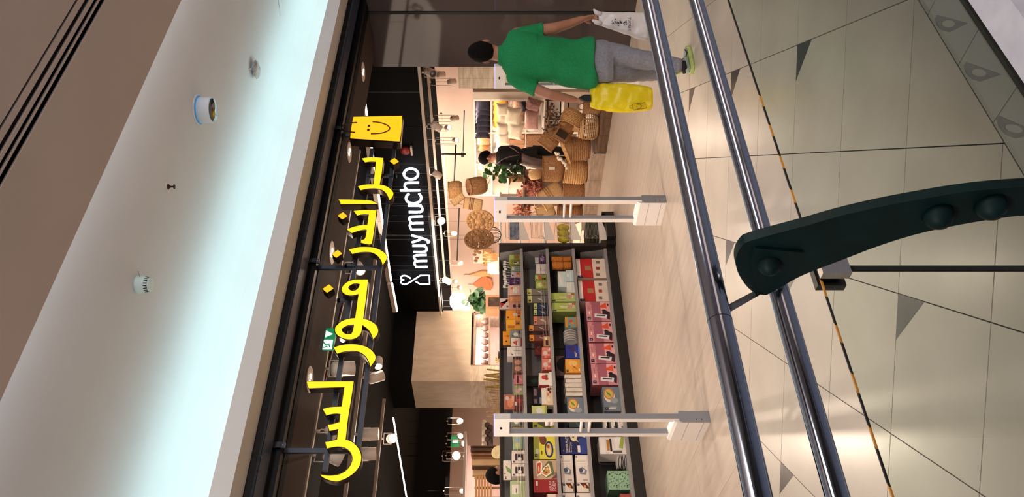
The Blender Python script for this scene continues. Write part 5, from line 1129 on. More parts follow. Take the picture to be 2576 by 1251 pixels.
def sp(x, y): return pX(x, y, SX + 0.12)
M_nc = mat('navy_velvet', (40, 36, 56), 0.9, var=0.3, scale=20); M_mu = mat('mustard_velvet', (222, 158, 60), 0.9, var=0.2, scale=20); M_cr = mat('cream_linen', (246, 228, 204), 0.9, var=0.06, scale=20, bump=0.1)
M_mv = mat('mauve_linen', (176, 134, 126), 0.9, var=0.12, scale=20); M_tn = mat('tan_linen', (206, 162, 116), 0.9, var=0.12, scale=20)
for k in range(6):
    p = sp(1219, 262 + k * 12.6); cushion('navy velvet cushion, %s in the top row from the marble end panel' % ORD[k], (p.x - 0.02 * k, p.y, 1.645 + 0.135), 0.20 if k else 0.24, 0.265, 0.12, 0.0, M_nc, 'navy cushions', yaw=0.5)
for k in range(4):
    p = sp(1258, 256 + k * 20); cushion('mustard velvet cushion, %s from the marble end panel on the second shelf' % ORD[k], (p.x + 0.06, p.y, 1.345 + 0.13), 0.22, 0.25, 0.12, 0.0, M_mu, 'mustard cushions', yaw=0.4)
for k, (x, y, w) in enumerate(((1264, 276, 0.24), (1268, 300, 0.26), (1290, 292, 0.32), (1292, 312, 0.32), (1264, 326, 0.26), (1296, 330, 0.32), (1266, 348, 0.26))):
    p = pX(x, y, SX - 0.14 - 0.03 * k); cushion('cream white cushion, %s of the bulging cream ones from the marble end panel' % ORD[k], p, w, w * 0.85, 0.13, 0.08 * (k % 3), M_cr, 'cream cushions', yaw=0.3)
for k in range(3):
    p = sp(1302, 262 + k * 18); cushion('taupe ruffled throw, %s from the marble end panel on the middle shelf' % ORD[k], (p.x + 0.05, p.y, 1.045 + 0.12), 0.2, 0.23, 0.16, 0, mat('taupe_throw', (150, 116, 98), 0.95, c2=(104, 76, 62), scale=30, bump=0.6), 'taupe throws', name='folded_throw', yaw=0.2)
p = pX(1338, 300, SX - 0.05); cushion('large mauve pillow lying on the fourth shelf', p, 0.46, 0.24, 0.2, 0.0, M_mv)
p = pX(1342, 262, SX - 0.02); cushion('rumpled mauve throw beside the large mauve pillow', p, 0.22, 0.26, 0.2, 0.3, mat('mauve_throw', (168, 126, 120), 0.95, c2=(120, 84, 82), scale=26, bump=0.6), name='folded_throw')
p = pX(1326, 268, SX + 0.02); cushion('navy folded towel standing behind the mauve throw', p, 0.2, 0.22, 0.15, 0.0, M_nc, name='folded_towel')
p = sp(1216, 350); cushion('tan linen cushion alone at the top of the second bay', (p.x, p.y, 1.645 + 0.13), 0.26, 0.25, 0.13, 0.0, M_tn)
p = sp(1220, 370); cushion('brown cushion leaning under a white one beside the tan cushion', (p.x, p.y, 1.645 + 0.11), 0.22, 0.2, 0.12, 0.3, mat('brown_linen', (170, 116, 74), 0.9, var=0.12, scale=20))
p = sp(1256, 346); cushion('mauve linen cushion in the second bay under the tan one', (p.x, p.y, 1.345 + 0.125), 0.24, 0.24, 0.12, 0.0, M_mv)
p = sp(1256, 372); cushion('two-tone cream cushion beside the mauve linen cushion', (p.x, p.y, 1.345 + 0.11), 0.22, 0.21, 0.12, 0.2, M_cr)
t = thing('storage_boxes', 'brown kraft storage boxes stacked in front of the cream cushions', 'boxes', pX(1302, 350, SX))
M_kraft = mat('kraft_card', (176, 126, 92), 0.8, var=0.08, scale=10)
for k in range(3):
    a = pX(1290, 342 + k * 12, SX); MB().box((SX - 0.02, a.y - 0.045, 1.046), (SX + 0.3, a.y + 0.055, 1.30), M_kraft).build('box', t)
t = thing('wicker_drawer', 'square brown woven drawer basket on the lower shelf', 'basket', pX(1348, 333, SX)); a = pX(1348, 333, SX - 0.02)
MB().box((SX - 0.04, 9.205, 0.745), (SX + 0.3, 9.52, 1.01), mat('flat_brown_weave', (150, 106, 70), 0.8, c2=(110, 74, 46), scale=50, bump=0.3)).build('body', t)
t = thing('shelf_towels', 'light towels and brown card on the lower shelf by the worker', 'towels', pX(1330, 345, SX))
for k in range(3): a = pX(1325, 378 + k * 13, SX - 0.06); MB().box((SX - 0.06, a.y - 0.06, 0.745), (SX + 0.2, a.y + 0.06, 0.92 + 0.02 * k), M_cr if k % 2 == 0 else M_tn).build('towel', t)
# bay 3: yellow-green glass lamps and bottles behind the plant
t = thing('table_lamp', 'pale green tapered table lamp shade at the end of the cushion shelving', 'lamp', sp(1225, 424)); a = sp(1222, 424)
MB().lathe((10.26, a.y, 1.70), [(0.12, 0.0), (0.08, 0.19), (0.075, 0.19), (0.115, 0.0)], mat('pale_green_shade', (214, 208, 156), 0.6, var=0.08, scale=6), 20).build('shade', t)
MB().lathe((10.26, a.y, 1.641), [(0.05, 0), (0.055, 0.02), (0.03, 0.05), (0.015, 0.07), (0.015, 0.1)], mat('pale_green_glass', (200, 206, 150), 0.2, var=0.05), 20).build('lamp_base', t)

# white board panel by the entrance
t = thing('board_panel', 'tall cream whitewashed board panel standing between glossy wall and cushion shelving', 'panel', (7.75, 6.05, 0))
for k in range(3):
    ya = 5.80 + 0.16 * k
    MB().box((7.70, ya + 0.001, 0), (7.86, ya + 0.159, 2.01), M_marble).build('board', t)

# ---------------------------------------------------------------- wall displays beyond the gondola
def at(x, y): return pX(x, y, 10.515)
M_bowood = mat('light_chopping_wood', (214, 160, 104), 0.6, c2=(190, 132, 80), scale=6, stretch=(1, 1, 8))
M_acwood = mat('reddish_chopping_wood', (190, 112, 70), 0.6, c2=(160, 88, 52), scale=6, stretch=(1, 1, 8))
def board(label, px, m):
    P = [at(*q) for q in px]; c = sum(P, Vector()) / len(P)
    t = thing('chopping_board', label, 'chopping board', c, 'wooden boards hung on the far wall'); MB().prism(P, (-0.03, 0, 0), m).build('blade', t, fix=True)
    MB().tube([P[0] + Vector((-0.015, 0, 0)), P[0] + Vector((-0.015, 0, 0.12))], 0.006, M_thin, 5).build('hook', t)
board('pale long-handled chopping board on the far wall', [(1180, 690), (1200, 684), (1210, 680), (1238, 682), (1240, 692), (1210, 694)], M_bowood)
board('round-shouldered reddish chopping board on the far wall', [(1190, 714), (1200, 705), (1218, 692), (1236, 700), (1239, 716), (1235, 728), (1205, 726), (1198, 720)], M_acwood)
M_nb = mat('notice_white', (236, 222, 206), 0.5, var=0.05, scale=10)
t = thing('wall_shelf_unit', 'white wall display with round brown knobs and small racks far behind the gondola', 'shelf', at(1210, 650))
P = at(1190, 628); Q = at(1240, 660); MB().box((10.40, Q.y, Q.z), (10.44, P.y, P.z), M_nb).build('backboard', t) if False else MB().box((10.48, min(P.y, Q.y), min(P.z, Q.z)), (10.518, max(P.y, Q.y), max(P.z, Q.z)), M_nb).build('backboard', t)
for k, (x, y) in enumerate(((1196, 630), (1194, 638), (1198, 628), (1200, 646), (1197, 653), (1206, 632))):
    MB().lathe(at(x, y) + Vector((-0.034, 0, 0)), [(0.0, 0.02), (0.04, 0.015), (0.045, 0)], M_straw2, 12, axis=(-1, 0, 0)).build('knob', t)
for k in range(3): MB().box((10.3, at(1225, 628 + 10 * k).y - 0.05, at(1228, 630).z - 0.08), (10.479, at(1225, 628 + 10 * k).y + 0.04, at(1228, 630).z + 0.12), M_straw).build('wooden_block', t)
t = thing('wire_hat', 'round dark wire basket hanging beside the woven discs', 'basket', at(1243, 590))
b = MB(); c = pD(1240, 592, 11.2)
for k in range(6): b.tube([c + Vector((math.cos(w) * 0.12 * math.cos(k * PI / 6), math.cos(w) * 0.12 * math.sin(k * PI / 6), math.sin(w) * 0.12)) for w in [2 * PI * q / 16 for q in range(16)]], 0.004, M_frame, 5, closed=True)
b.build('wire_globe', t); cord(c + Vector((0, 0, 0.12)), t)
t = thing('wooden_rack', 'bundle of pale wooden sticks fanned out behind the gondola end', 'sticks', pD(1240, 645, 12))
R = random.Random(9)
for k in range(9): a = pD(1252, 640 + 2 * k, 12); MB().tube([a, pD(1218 + R.uniform(-6, 8), 634 + 3.5 * k, 12)], 0.008, M_bowood, 6).build('stick', t)
t = thing('glass_jars', 'pale glass jars on a far shelf behind the gondola', 'jars', pD(1245, 665, 12.5))
for k in range(4): MB().lathe(pD(1256, 655 + 9 * k, 12.5), [(0.05, 0), (0.055, 0.14), (0.04, 0.16), (0.04, 0.19), (0, 0.19)], mat('pale_glass', (232, 214, 200), 0.15, var=0.05), 14).build('jar', t)
# fiddle-leaf plant over the gondola
def plant(label, pts, d, s, m, n, seed, name='potted_plant', pot=None, stem=None):
    c = pD(*pts[0], d); t = thing(name, label, 'plant', c); R = random.Random(seed)
    for k in range(n):
        a = pts[R.randrange(len(pts))]; p = pD(a[0] + R.gauss(0, 9), a[1] + R.gauss(0, 9), d + R.uniform(-0.12, 0.12))
        v = Vector((R.uniform(-0.6, 0.6), R.uniform(-1, 0.1), R.uniform(-0.3, 0.9))).normalized(); w = v.orthogonal().normalized(); w = Matrix.Rotation(R.uniform(0, 6.3), 3, v) @ w; x_ = v.cross(w)
        L = s * R.uniform(0.7, 1.3); P = []
        for j in range(10):
            an = 2 * PI * j / 10; P.append(p + w * math.cos(an) * L + x_ * math.sin(an) * L * 0.62 + v * (0.25 * L * math.cos(an) ** 2))
        b = MB(); b.add([p + v * 0.1 * L] + P, [(0, 1 + j, 1 + (j + 1) % 10) for j in range(10)], m, True); b.build('leaf', t)
    if stem: MB().tube([pD(*q, d) for q in stem], 0.01, M_straw2, 6).build('stem', t)
    if pot: MB().lathe(pD(*pot[:2], d), [(0.0, 0), (pot[2] * 0.8, 0.0), (pot[2], pot[3]), (pot[2] * 0.9, pot[3]), (0, pot[3] * 0.9)], pot[4], 18).build('pot', t)
    return t
plant('leafy green plant standing in front of the lit corner lamps', [(1196, 748), (1205, 760), (1212, 745), (1198, 770), (1220, 770), (1190, 758)], 12.2, 0.075, M_leaf2, 46, 21, stem=[(1255, 762), (1215, 760), (1195, 758)])
plant('broad-leaved green plant in a brown pot by the worker', [(1236, 436), (1230, 446), (1245, 440), (1252, 428), (1262, 425), (1268, 455)], 11.65, 0.065, M_leaf, 22, 22, pot=(1317, 448, 0.07, 0.22, M_straw2), stem=[(1282, 448), (1250, 442), (1236, 440)])
plant('dark green fern-like bush held before the worker’s arm', [(1290, 428), (1298, 436), (1300, 425), (1284, 432)], 11.6, 0.035, M_leaf2, 60, 23, stem=[(1320, 430), (1295, 430)])
t = thing('tall_console_table', 'tall white console behind the end shelf carrying jars and the leafy plant', 'table', (7.7, 10.0, 0))
MB().box((6.85, 9.25, 1.455), (8.7, 10.9, 1.485), M_white).build('table_top', t)
for x in (6.9, 8.65):
    for y in (9.3, 10.85): MB().box((x - 0.03, y - 0.03, 0), (x + 0.03, y + 0.03, 1.455), M_white).build('leg', t)
# picture/notice under the plant, items above gondola toward the near side: a tall table behind the gondola
t = thing('rear_display_table', 'long display table hidden behind the gondola, carrying trays and twigs', 'table', (4.3, 9.7, 0))
MB().box((2.4, 9.2, 1.38), (6.5, 9.9, 1.42), M_white).build('table_top', t)
for x in (2.5, 6.4): 
    for y in (9.3, 9.8): MB().box((x - 0.03, y - 0.03, 0), (x + 0.03, y + 0.03, 1.38), M_white).build('leg', t)
def tp_(x, y, c=9.6): return pY(x, y, c)
t = thing('brown_photo_box', 'brown box with a small photo of a lounge, on the rear table', 'box', tp_(1240, 755)); a = tp_(1222, 742); c = tp_(1255, 778)
MB().box((c.x, 9.6, 1.421), (a.x, 9.8, a.z), M_kraft).build('box', t); MB().box((c.x + 0.05, 9.594, 1.46), (a.x - 0.05, 9.6, a.z - 0.04), mat('dark_photo', (90, 66, 52), 0.5, c2=(40, 30, 26), scale=14)).build('photo', t)
t = thing('dried_twigs', 'olive-gold bundles of dried twigs standing on the rear table', 'dried twigs', tp_(1250, 950))
R = random.Random(31); M_tw = mat('olive_twig', (168, 136, 70), 0.8, c2=(110, 84, 40), scale=20); M_tw2 = mat('pale_twig', (190, 156, 112), 0.8, c2=(130, 100, 66), scale=20)
for k in range(26):
    y = 936 + k * 4.6 + R.uniform(-2, 2); a = tp_(1254, y, 9.55 + R.uniform(0, 0.3)); a.z = 1.436
    h = R.uniform(0.20, 0.30) if k < 9 else R.uniform(0.12, 0.26)
    MB().tube([a, a + Vector((R.uniform(-0.04, 0.04), R.uniform(-0.03, 0.03), h))], 0.013 if k < 9 else 0.009, M_tw if k < 9 else M_tw2, 5).build('twig', t)
t = thing('rolled_mats', 'rolled grey and cream mats stacked on the far lit shelf', 'rolls', tp_(1220, 1100, 13.0))
R = random.Random(33)
for k in range(10):
    a = tp_(1218 + (k % 3) * 8, 1062 + k * 6.0, 13.0); b = MB(); b.tube([a, a + Vector((0, 0.5, 0))], 0.045, M_cr if k % 3 == 0 else mat('grey_roll', (110, 92, 86), 0.9, var=0.2), 12); b.build('roll', t)
bx('trim_far_shelf', ((2.2, 12.9, 1.40), (6.2, 13.5, 1.46), M_white), ((2.2, 13.5, 1.40), (6.2, 13.53, 2.12), mat('pink_niche_back', (240, 206, 196), 0.8)), ((2.2, 12.9, 2.08), (6.2, 13.5, 2.12), M_white))
M_tray = mat('brown_tray_wood', (170, 122, 86), 0.6, c2=(140, 96, 64), scale=8); M_trayl = mat('light_tray_wood', (226, 190, 144), 0.6, c2=(206, 166, 120), scale=8)
M_dk = mat('dark_tray_wood', (96, 62, 44), 0.6, var=0.15, scale=8)
for k, (lab, y0, y1, m) in enumerate((('dark wooden tray standing first in the row on the rear table', 1126, 1136, M_dk), ('brown wooden tray leaning behind the dark one', 1138, 1146, M_tray), ('mid-brown wooden tray between two others', 1147, 1153, M_tray), ('large pale wooden tray facing the aisle', 1154, 1172, M_trayl), ('dark rimmed brown tray next to the pale ones', 1173, 1180, M_dk), ('rounded pale wooden tray beside the head of the far shopper', 1181, 1198, M_trayl))):
    a = tp_(1184 + k * 1.0, y0, 9.5 + 0.03 * k); c = tp_(1240, y1, 9.5 + 0.03 * k)
    t = thing('wooden_tray', lab, 'tray', (a.x, 9.5, 1.42), 'wooden trays on the rear table')
    MB().box((c.x, 9.5 + 0.03 * k, 1.422), (a.x, 9.52 + 0.03 * k, a.z), m).build('tray_base', t)
    for xx in (c.x, a.x): MB().box((xx - 0.006, 9.46 + 0.03 * k, 1.422), (xx + 0.006, 9.52 + 0.03 * k, a.z), m).build('tray_rim', t)
t = thing('slatted_crates', 'pale slatted wooden crates at the picture edge above the gondola', 'crate', tp_(1220, 1230))
for k in range(6):
    x = 1196 + k * 7.2; a = tp_(x, 1206); c = tp_(x + 5, 1262)
    MB().box((c.x, 9.5, c.z), (a.x, 9.52, a.z), M_bowood).build('slat', t)
for y in (1207, 1232, 1258): a = tp_(1194, y); MB().box((a.x - 0.012, 9.53, 1.422), (a.x + 0.012, 9.56, a.z), M_tray).build('corner_post', t)
t = thing('white_bowl', 'cream bowl and plate leaning on the rear table before the trays', 'bowl', tp_(1245, 1142, 9.3)); a = tp_(1248, 1142, 9.3)
MB().lathe((a.x, 9.3, 1.50), [(0.0, 0.0), (0.05, 0.005), (0.09, 0.05), (0.085, 0.055), (0.0, 0.02)], mat('cream_glaze', (238, 214, 160), 0.3, var=0.05), 20, axis=(0, -0.9, 0.3)).build('bowl', t)
# niche with dark round vases
NY = 11.72
t = thing('niche_shelf', 'pink-backed wall niche with marble frame holding grey vases', 'niche', (7.4, 11.8, 1.5))
for z in (1.44, 1.68, 1.95): MB().box((6.88, NY, z - 0.03), (8.02, 12.18, z), M_plank).build('niche_board', t)
for x in (6.87, 7.98): MB().box((x - 0.01, NY, 1.40), (x + 0.02, 12.18, 1.99), M_plank).build('niche_side', t)
light('AREA', (7.45, 11.76, 1.905), 9, (1.0, 0.86, 0.78), (7.45, 12.1, 1.7), shape='RECTANGLE', size=1.0, size_y=0.02)
light('AREA', (7.45, 11.76, 1.64), 4, (1.0, 0.86, 0.78), (7.45, 12.1, 1.5), shape='RECTANGLE', size=1.0, size_y=0.02)
light('AREA', (4.2, 13.0, 2.06), 14, (1.0, 0.86, 0.78), (4.2, 13.5, 1.7), shape='RECTANGLE', size=3.6, size_y=0.02)
M_vase = mat('grey_brown_vase', (122, 94, 84), 0.5, c2=(92, 66, 58), scale=8)
for k in range(7):
    x = 7.02 + 0.145 * k; v0 = thing('vase', 'grey-brown round vase, %s in the niche row from its outer corner' % ORD[k], 'vase', (x, 11.88, 1.68), 'grey-brown vases in the niche')
    MB().lathe((x, 11.88, 1.681), [(0.0, 0), (0.035, 0), (0.058, 0.05), (0.055, 0.09), (0.022, 0.12), (0.026, 0.135), (0.0, 0.13)], M_vase, 16).build('body', v0)
    MB().lathe((x, 11.88, 1.812), [(0.024, 0), (0.028, 0.004), (0.02, 0.008)], M_tw2, 12).build('lip', v0)
t = thing('yellow_flowers', 'small black pot of yellow flowers showing over the gondola top', 'flowers', pY(1248, 903, 9.4)); a = pY(1250, 905, 9.4)
MB().lathe((a.x + 0.05, 9.4, 1.421), [(0.05, 0), (0.075, 0.09), (0, 0.09)], M_frame, 14).build('pot', t)
b = MB(); R = random.Random(4)
for k in range(50): b.ball((a.x + R.uniform(-0.07, 0.02), 9.38 + R.uniform(-0.03, 0.03), 1.50 + R.uniform(-0.03, 0.05)), 0.009, mat('yellow_blossom', (250, 206, 90), 0.8), 5, 4)
o = b.build('blossoms', t); o['kind'] = 'stuff'
MB().box((2.5, 9.25, 1.421), (6.4, 9.27, 1.455), M_white).build('table_edge', bpy.data.objects['rear_display_table'])

# ---------------------------------------------------------------- track lights and ceiling fittings
def track(label, a, c, m=None, w=0.035):
    t = thing('light_track', label, 'track', ((Vector(a) + Vector(c)) / 2), 'ceiling light tracks')
    a, c = Vector(a), Vector(c); d = (c - a).normalized(); s = d.cross(Vector((0, 0, 1))) * w / 2
    MB().prism([a - s, a + s, c + s, c - s], (0, 0, 0.035), m or M_track).build('rail', t, fix=True)
    n = max(1, int((c - a).length / 2.2))
    for k in range(n + 1):
        p = a + (c - a) * ((k + 0.3) / (n + 1)); MB().tube([p + Vector((0, 0, 0.03)), (p.x, p.y, 3.398)], 0.004, M_thin, 5).build('suspension_wire', t)
    return t
track('cream track just behind the brown soffit', (0.5, 5.58, 2.95), (5.84, 5.58, 2.95))
track('cream track in the second row behind the yellow sign', (0.5, 7.14, 2.95), (5.62, 7.14, 2.95))
track('cream track deeper in the shop near the near gate', (0.5, 8.82, 2.95), (4.68, 8.82, 2.95))
track('cream track running below the black bulkhead edge', (7.86, 5.9, 2.49), (7.86, 11.6, 2.53), w=0.05)
track('cream track over the cushion shelving', (8.9, 6.4, 2.5), (9.3, 12.5, 2.56))
track('thin cream track close to the far wall', (9.9, 8.6, 2.45), (9.9, 14.5, 2.5))
track('short track in the dark far corner of the shop', (2.4, 12.0, 2.9), (4.6, 12.0, 2.9))
# linear lamp under the bulkhead's inner side
for (x0, y0, x1, y1) in ((918, 258, 925, 292), (938, 372, 941, 392), (951, 500, 967, 566), (969, 580, 986, 706), (987, 712, 1001, 782)):
    pass
a = pX(918, 258, 7.6); c = pX(1001, 782, 7.6); zt = 3.12
t = thing('linear_lamp', 'long bright linear lamp running deep into the shop beside the neon sign', 'lamp', (7.0, 8.6, 3.1))
p0 = pZ(921, 262, 3.12); p1 = pZ(986, 707, 3.12); p2 = pZ(988, 713, 3.12); p3 = pZ(1001, 783, 3.12)
for u, v in ((p0, p1), (p2, p3)):
    d = (v - u).normalized(); s = d.cross(Vector((0, 0, 1))) * 0.013
    MB().prism([u - s, u + s, v + s, v - s], (0, 0, 0.02), M_glow2).build('diffuser', t, fix=True)
    MB().prism([u - s * 2 + Vector((0, 0, 0.021)), u + s * 2 + Vector((0, 0, 0.021)), v + s * 2 + Vector((0, 0, 0.021)), v - s * 2 + Vector((0, 0, 0.021))], (0, 0, 0.06), M_lamp).build('housing', t, fix=True)
a = pZ(991, 1052, 3.1); c = pZ(1024, 1251, 3.1)
t = thing('linear_lamp', 'linear lamp at the picture edge deep behind the sign’s last letter', 'lamp', a); c = c + (c - a) * 0.3
d = (c - a).normalized(); s = d.cross(Vector((0, 0, 1))) * 0.010
MB().prism([a - s, a + s, c + s, c - s], (0, 0, 0.02), M_glow2).build('diffuser', t, fix=True)
def spot(label, p, aim, on, r=0.05, L=0.15, tz=None, power=0, name='track_spotlight', rod=False):
    """cylindrical spotlight centred at p, pointing along aim"""
    aim = Vector(aim).normalized(); p = Vector(p)
    t = thing(name, label, 'spotlight', p, 'white cylindrical track spotlights')
    b = MB(); b.lathe(p - aim * L / 2, [(0.0, 0.0), (r * 0.7, 0.002), (r * 0.92, 0.012), (r, 0.03), (r, L), (r * 0.88, L), (r * 0.85, L - 0.02)], M_lamp, 20, aim); b.build('housing', t)
    MB().lathe(p + aim * (L / 2 - 0.018), [(0.0, 0.0), (r * 0.86, 0.0)][::-1] if False else [(r * 0.86, 0.0), (0.0, 0.004)], M_glow if on else M_steel, 16, aim).build('lens', t)
    top = tz if tz else p.z + 0.16
    b = MB(); s = aim.cross(Vector((0, 0, 1))); s = s.normalized() if s.length > 0.1 else Vector((1, 0, 0))
    b.tube([p + s * (r + 0.006), p + s * (r + 0.006) + Vector((0, 0, top - p.z - 0.03)), p - s * (r + 0.006) + Vector((0, 0, top - p.z - 0.03)), p - s * (r + 0.006)], 0.005, M_lamp, 6)
    b.tube([p + Vector((0, 0, top - p.z - 0.03)), p + Vector((0, 0, top - p.z))], 0.012, M_lamp, 8); b.build('yoke', t)
    if rod or p.x > 8.5 or p.y > 12 or (7.8 < p.x < 8.5): MB().tube([p + Vector((0, 0, r)), (p.x, p.y, 3.398)], 0.003, M_darkc, 6).build('suspension_rod', t)
    if power:
        l = light('SPOT', p + aim * (L / 2 + 0.01), power, WARM, p + aim * 3, spot_size=1.3, spot_blend=0.6, shadow_soft_size=0.04)
    return t
def onrow(x, y, yy): return pY(x, y, yy)
dn = (0.1, 0.1, -1)
spot('white spotlight below the first track, between two yellow letters, switched off', onrow(862, 928, 5.58), (0.25, 0.35, -1), False, 0.062, 0.19, 2.95)
spot('white spotlight hung from the second track beside the curved letter', onrow(945, 950, 7.14), (0.5, 0.3, -0.9), False, 0.055, 0.17, 2.95)
spot('lit white spotlight pointing sideways beyond the curved letter', onrow(952, 912, 7.14), (-0.9, -0.3, -0.1), True, 0.045, 0.14, 2.95)
spot('lit white spotlight beside the last long group of letters', onrow(930, 1093, 7.14), (0.05, 0.02, -1), True, 0.062, 0.18, 2.95, 60)
spot('unlit spotlight below the lit one by the last group of letters', onrow(926, 1143, 7.14), (0.1, 0.1, -1), False, 0.062, 0.16, 2.95)
spot('grey spotlight seen through the bowl of the last letter', onrow(838, 1146, 5.58), (-0.2, 0.5, -0.8), False, 0.062, 0.14, 2.95)
spot('grey spotlight behind the prongs of the last letters', onrow(836, 1085, 5.58), (-0.5, 0.4, -0.6), False, 0.05, 0.12, 2.95)
spot('brightly lit conical spotlight in the gap between the yellow letters', onrow(902, 674, 5.58), (-0.75, -0.45, -0.35), True, 0.05, 0.16, 2.95, 25)
spot('glaring spotlight deep behind the last yellow letter', onrow(985, 1104, 8.82), (-0.30, -0.82, -0.42), True, 0.06, 0.12, 2.95, 110)
def onx(x, y, xx=7.86): return pX(x, y, xx)
spot('white spotlight nearest the glossy wall under the bulkhead track', onx(1082, 182), (-0.7, -0.3, -0.5), False, 0.055, 0.17, 2.48)
spot('bent white spotlight under the bulkhead track beyond the sign box', onx(1097, 318), (-0.1, 0.6, -0.8), False, 0.05, 0.15, 2.50)
spot('upturned white spotlight left of the neon sign’s end letter', onx(1100, 440), (0.25, -0.3, 0.6), True, 0.05, 0.14, 2.51)
spot('glaring spotlight under the bulkhead track by the woven discs', onx(1110, 556), (-0.6, -0.75, -0.2), True, 0.06, 0.12, 2.52, 30)
spot('white spotlight with a lit face near the corner lamps', onx(1124, 706), (-0.1, 0.5, -0.8), True, 0.055, 0.15, 2.53, 20)
for lab, x, y, xx in (('small lit spotlight on the thin track over the cushions', 1126, 322, 9.2), ('small lit spotlight below the thin track over the cushions', 1145, 354, 9.2), ('tiny lit spotlight between the woven discs and the wall', 1142, 588, 9.4), ('tiny lit spotlight above the far wall shelf', 1157, 662, 9.6), ('tiny lit spotlight beside the knobbed wall display', 1144, 709, 9.6), ('tiny lit spotlight just over the corner lamps', 1156, 724, 9.6)):
    spot(lab, pX(x, y, xx), (-0.4, -0.5, -0.6), True, 0.045, 0.1, 2.55 if xx < 9.5 else 2.5, 14)
for lab, x, y in (('unlit spotlight above the cushion shelving', 1143, 298), ('unlit spotlight near the top of the board panel', 1136, 206), ('unlit spotlight between cushion shelving and glossy wall', 1108, 188)):
    spot(lab, pX(x, y, 9.2), (0.5, 0.3, -0.7), False, 0.045, 0.13, 2.55)
# far spotlights in the deep left part
for k, (x, y) in enumerate(((1157, 1060), (1157, 1098), (1166, 1117), (1164, 1236), (1172, 1147))):
    spot('small lit spotlight in the deepest part of the shop, %s from the column' % ('first', 'second', 'third', 'fifth', 'fourth')[k], pY(x, y, 15.0), (-0.35, -0.9, -0.3), True, 0.06, 0.12, 2.6)
spot('glaring spotlight in the deepest part of the shop', pY(1147, 1148, 14.0), (-0.25, -0.9, -0.15), True, 0.09, 0.14, 2.6, 30)
# glowing corner lamps by the column
t = thing('corner_lamps', 'pair of blown-out bright pendant lamp shades beside the column', 'lamp', pX(1160, 760, 8.6))
for x, y, r, h in ((1152, 757, 0.16, 0.3), (1172, 772, 0.11, 0.16)):
    c = pX(x, y, 8.6); MB().lathe(c - Vector((0, 0, h / 2)), [(r * 0.6, 0.0), (r, 0.05), (r, h - 0.05), (r * 0.5, h)], mat('paper_lamp_glow', (255, 244, 230), 0.6, emit=12), 20).build('shade', t)
    MB().tube([c + Vector((0, 0, h / 2)), (c.x, c.y, 3.398)], 0.004, M_thin, 5).build('flex', t)
light('POINT', pX(1160, 762, 8.3), 60, WARM, shadow_soft_size=0.2)
# recessed downlights in the brown entrance soffit
for k, (X, lab) in enumerate(((6.60, 'nearest the glossy wall'), (5.38, 'above the smiling bag'), (4.14, 'over the middle of the sign'), (2.905, 'over the last long letter group'), (1.66, 'beyond the end of the sign'))):
    t = thing('downlight', 'round recessed downlight in the brown soffit, ' + lab, 'downlight', (X, 5.16, 2.95), 'recessed downlights of the entrance')
    MB().lathe((X, 5.16, 2.951), [(0.082, -0.004), (0.098, -0.006), (0.105, 0.0)], M_lamp, 32, sx=1, sy=1).build('ring', t)
    MB().lathe((X, 5.16, 2.9495), [(0.066, 0.0), (0.0, -0.0005)], M_glow2, 28).build('lit_face', t)
    for s in (-1, 1): MB().lathe((X + s * 0.026, 5.16, 2.9465), [(0.019, 0.0), (0.016, -0.003), (0.0, -0.004)], M_glow, 12).build('bulb', t)
    light('SPOT', (X, 5.16, 2.92), 95, (1.0, 0.84, 0.70), (X, 5.0, 0), spot_size=2.2, spot_blend=0.9, shadow_soft_size=0.07)
# emergency exit signs
t = thing('exit_sign', 'green and white emergency exit sign partly behind the looped letters', 'sign', pY(828, 852, 5.3))
a = pY(817, 826, 5.36); c = pY(838, 880, 5.36)
M_eg = mat('exit_green', (20, 140, 84), 0.4, emit=0.5); M_ew = mat('exit_white', (226, 240, 240), 0.4, emit=0.9)
x0, x1, z0, z1 = c.x, a.x, min(a.z, c.z) - 0.02, max(a.z, c.z)
z1 = pY(815, 855, 5.36).z; z0 = pY(842, 855, 5.36).z
MB().box((x0, 5.36, z0), (x1, 5.38, z1), M_eg).build('panel', t)
MB().box((x0, 5.357, z0 + 0.012), (x0 + (x1 - x0) * 0.45, 5.36, z1), M_ew).build('white_half', t)
b = MB(); xm = x0 + (x1 - x0) * 0.72; b.prism([(xm - 0.035, 5.357, z1 - 0.005), (xm + 0.035, 5.357, z1 - 0.005), (xm, 5.357, z0 + 0.02)], (0, 0.002, 0), M_ew); b.build('arrow', t, fix=True)
b = MB(); b.tube([(x0 + 0.02, 5.354, z0 + 0.03), (x0 + 0.05, 5.354, z0 + 0.04), (x0 + 0.04, 5.354, z0 + 0.065), (x0 + 0.07, 5.354, z0 + 0.09)], 0.005, M_eg, 5); b.tube([(x0 + 0.03, 5.354, z0 + 0.05), (x0 + 0.015, 5.354, z0 + 0.08)], 0.004, M_eg, 5); b.build('running_figure', t)
p = pY(1145, 1111, 16.89)
t = thing('exit_sign', 'tiny green exit sign on the far black bulkhead', 'sign', p); MB().box((p.x - 0.15, 16.885, p.z - 0.1), (p.x + 0.15, 16.899, p.z + 0.1), M_eg).build('panel', t); MB().box((p.x - 0.05, 16.88, p.z - 0.06), (p.x + 0.05, 16.885, p.z + 0.06), M_ew).build('symbol', t)
t = thing('fire_alarm', 'small red alarm beacon on the black bulkhead beside the sign box', 'alarm', pX(1024, 377, 7.95))
c = pX(1020, 377, 7.98); MB().lathe(c, [(0.07, 0), (0.07, 0.03), (0.05, 0.05), (0, 0.05)], mat('red_plastic', (150, 30, 30), 0.4), 16, axis=(-1, 0, 0)).build('body', t)
MB().box(c + Vector((-0.04, -0.08, -0.10)), c + Vector((0.0, 0.08, -0.075)), M_lamp).build('base', t)
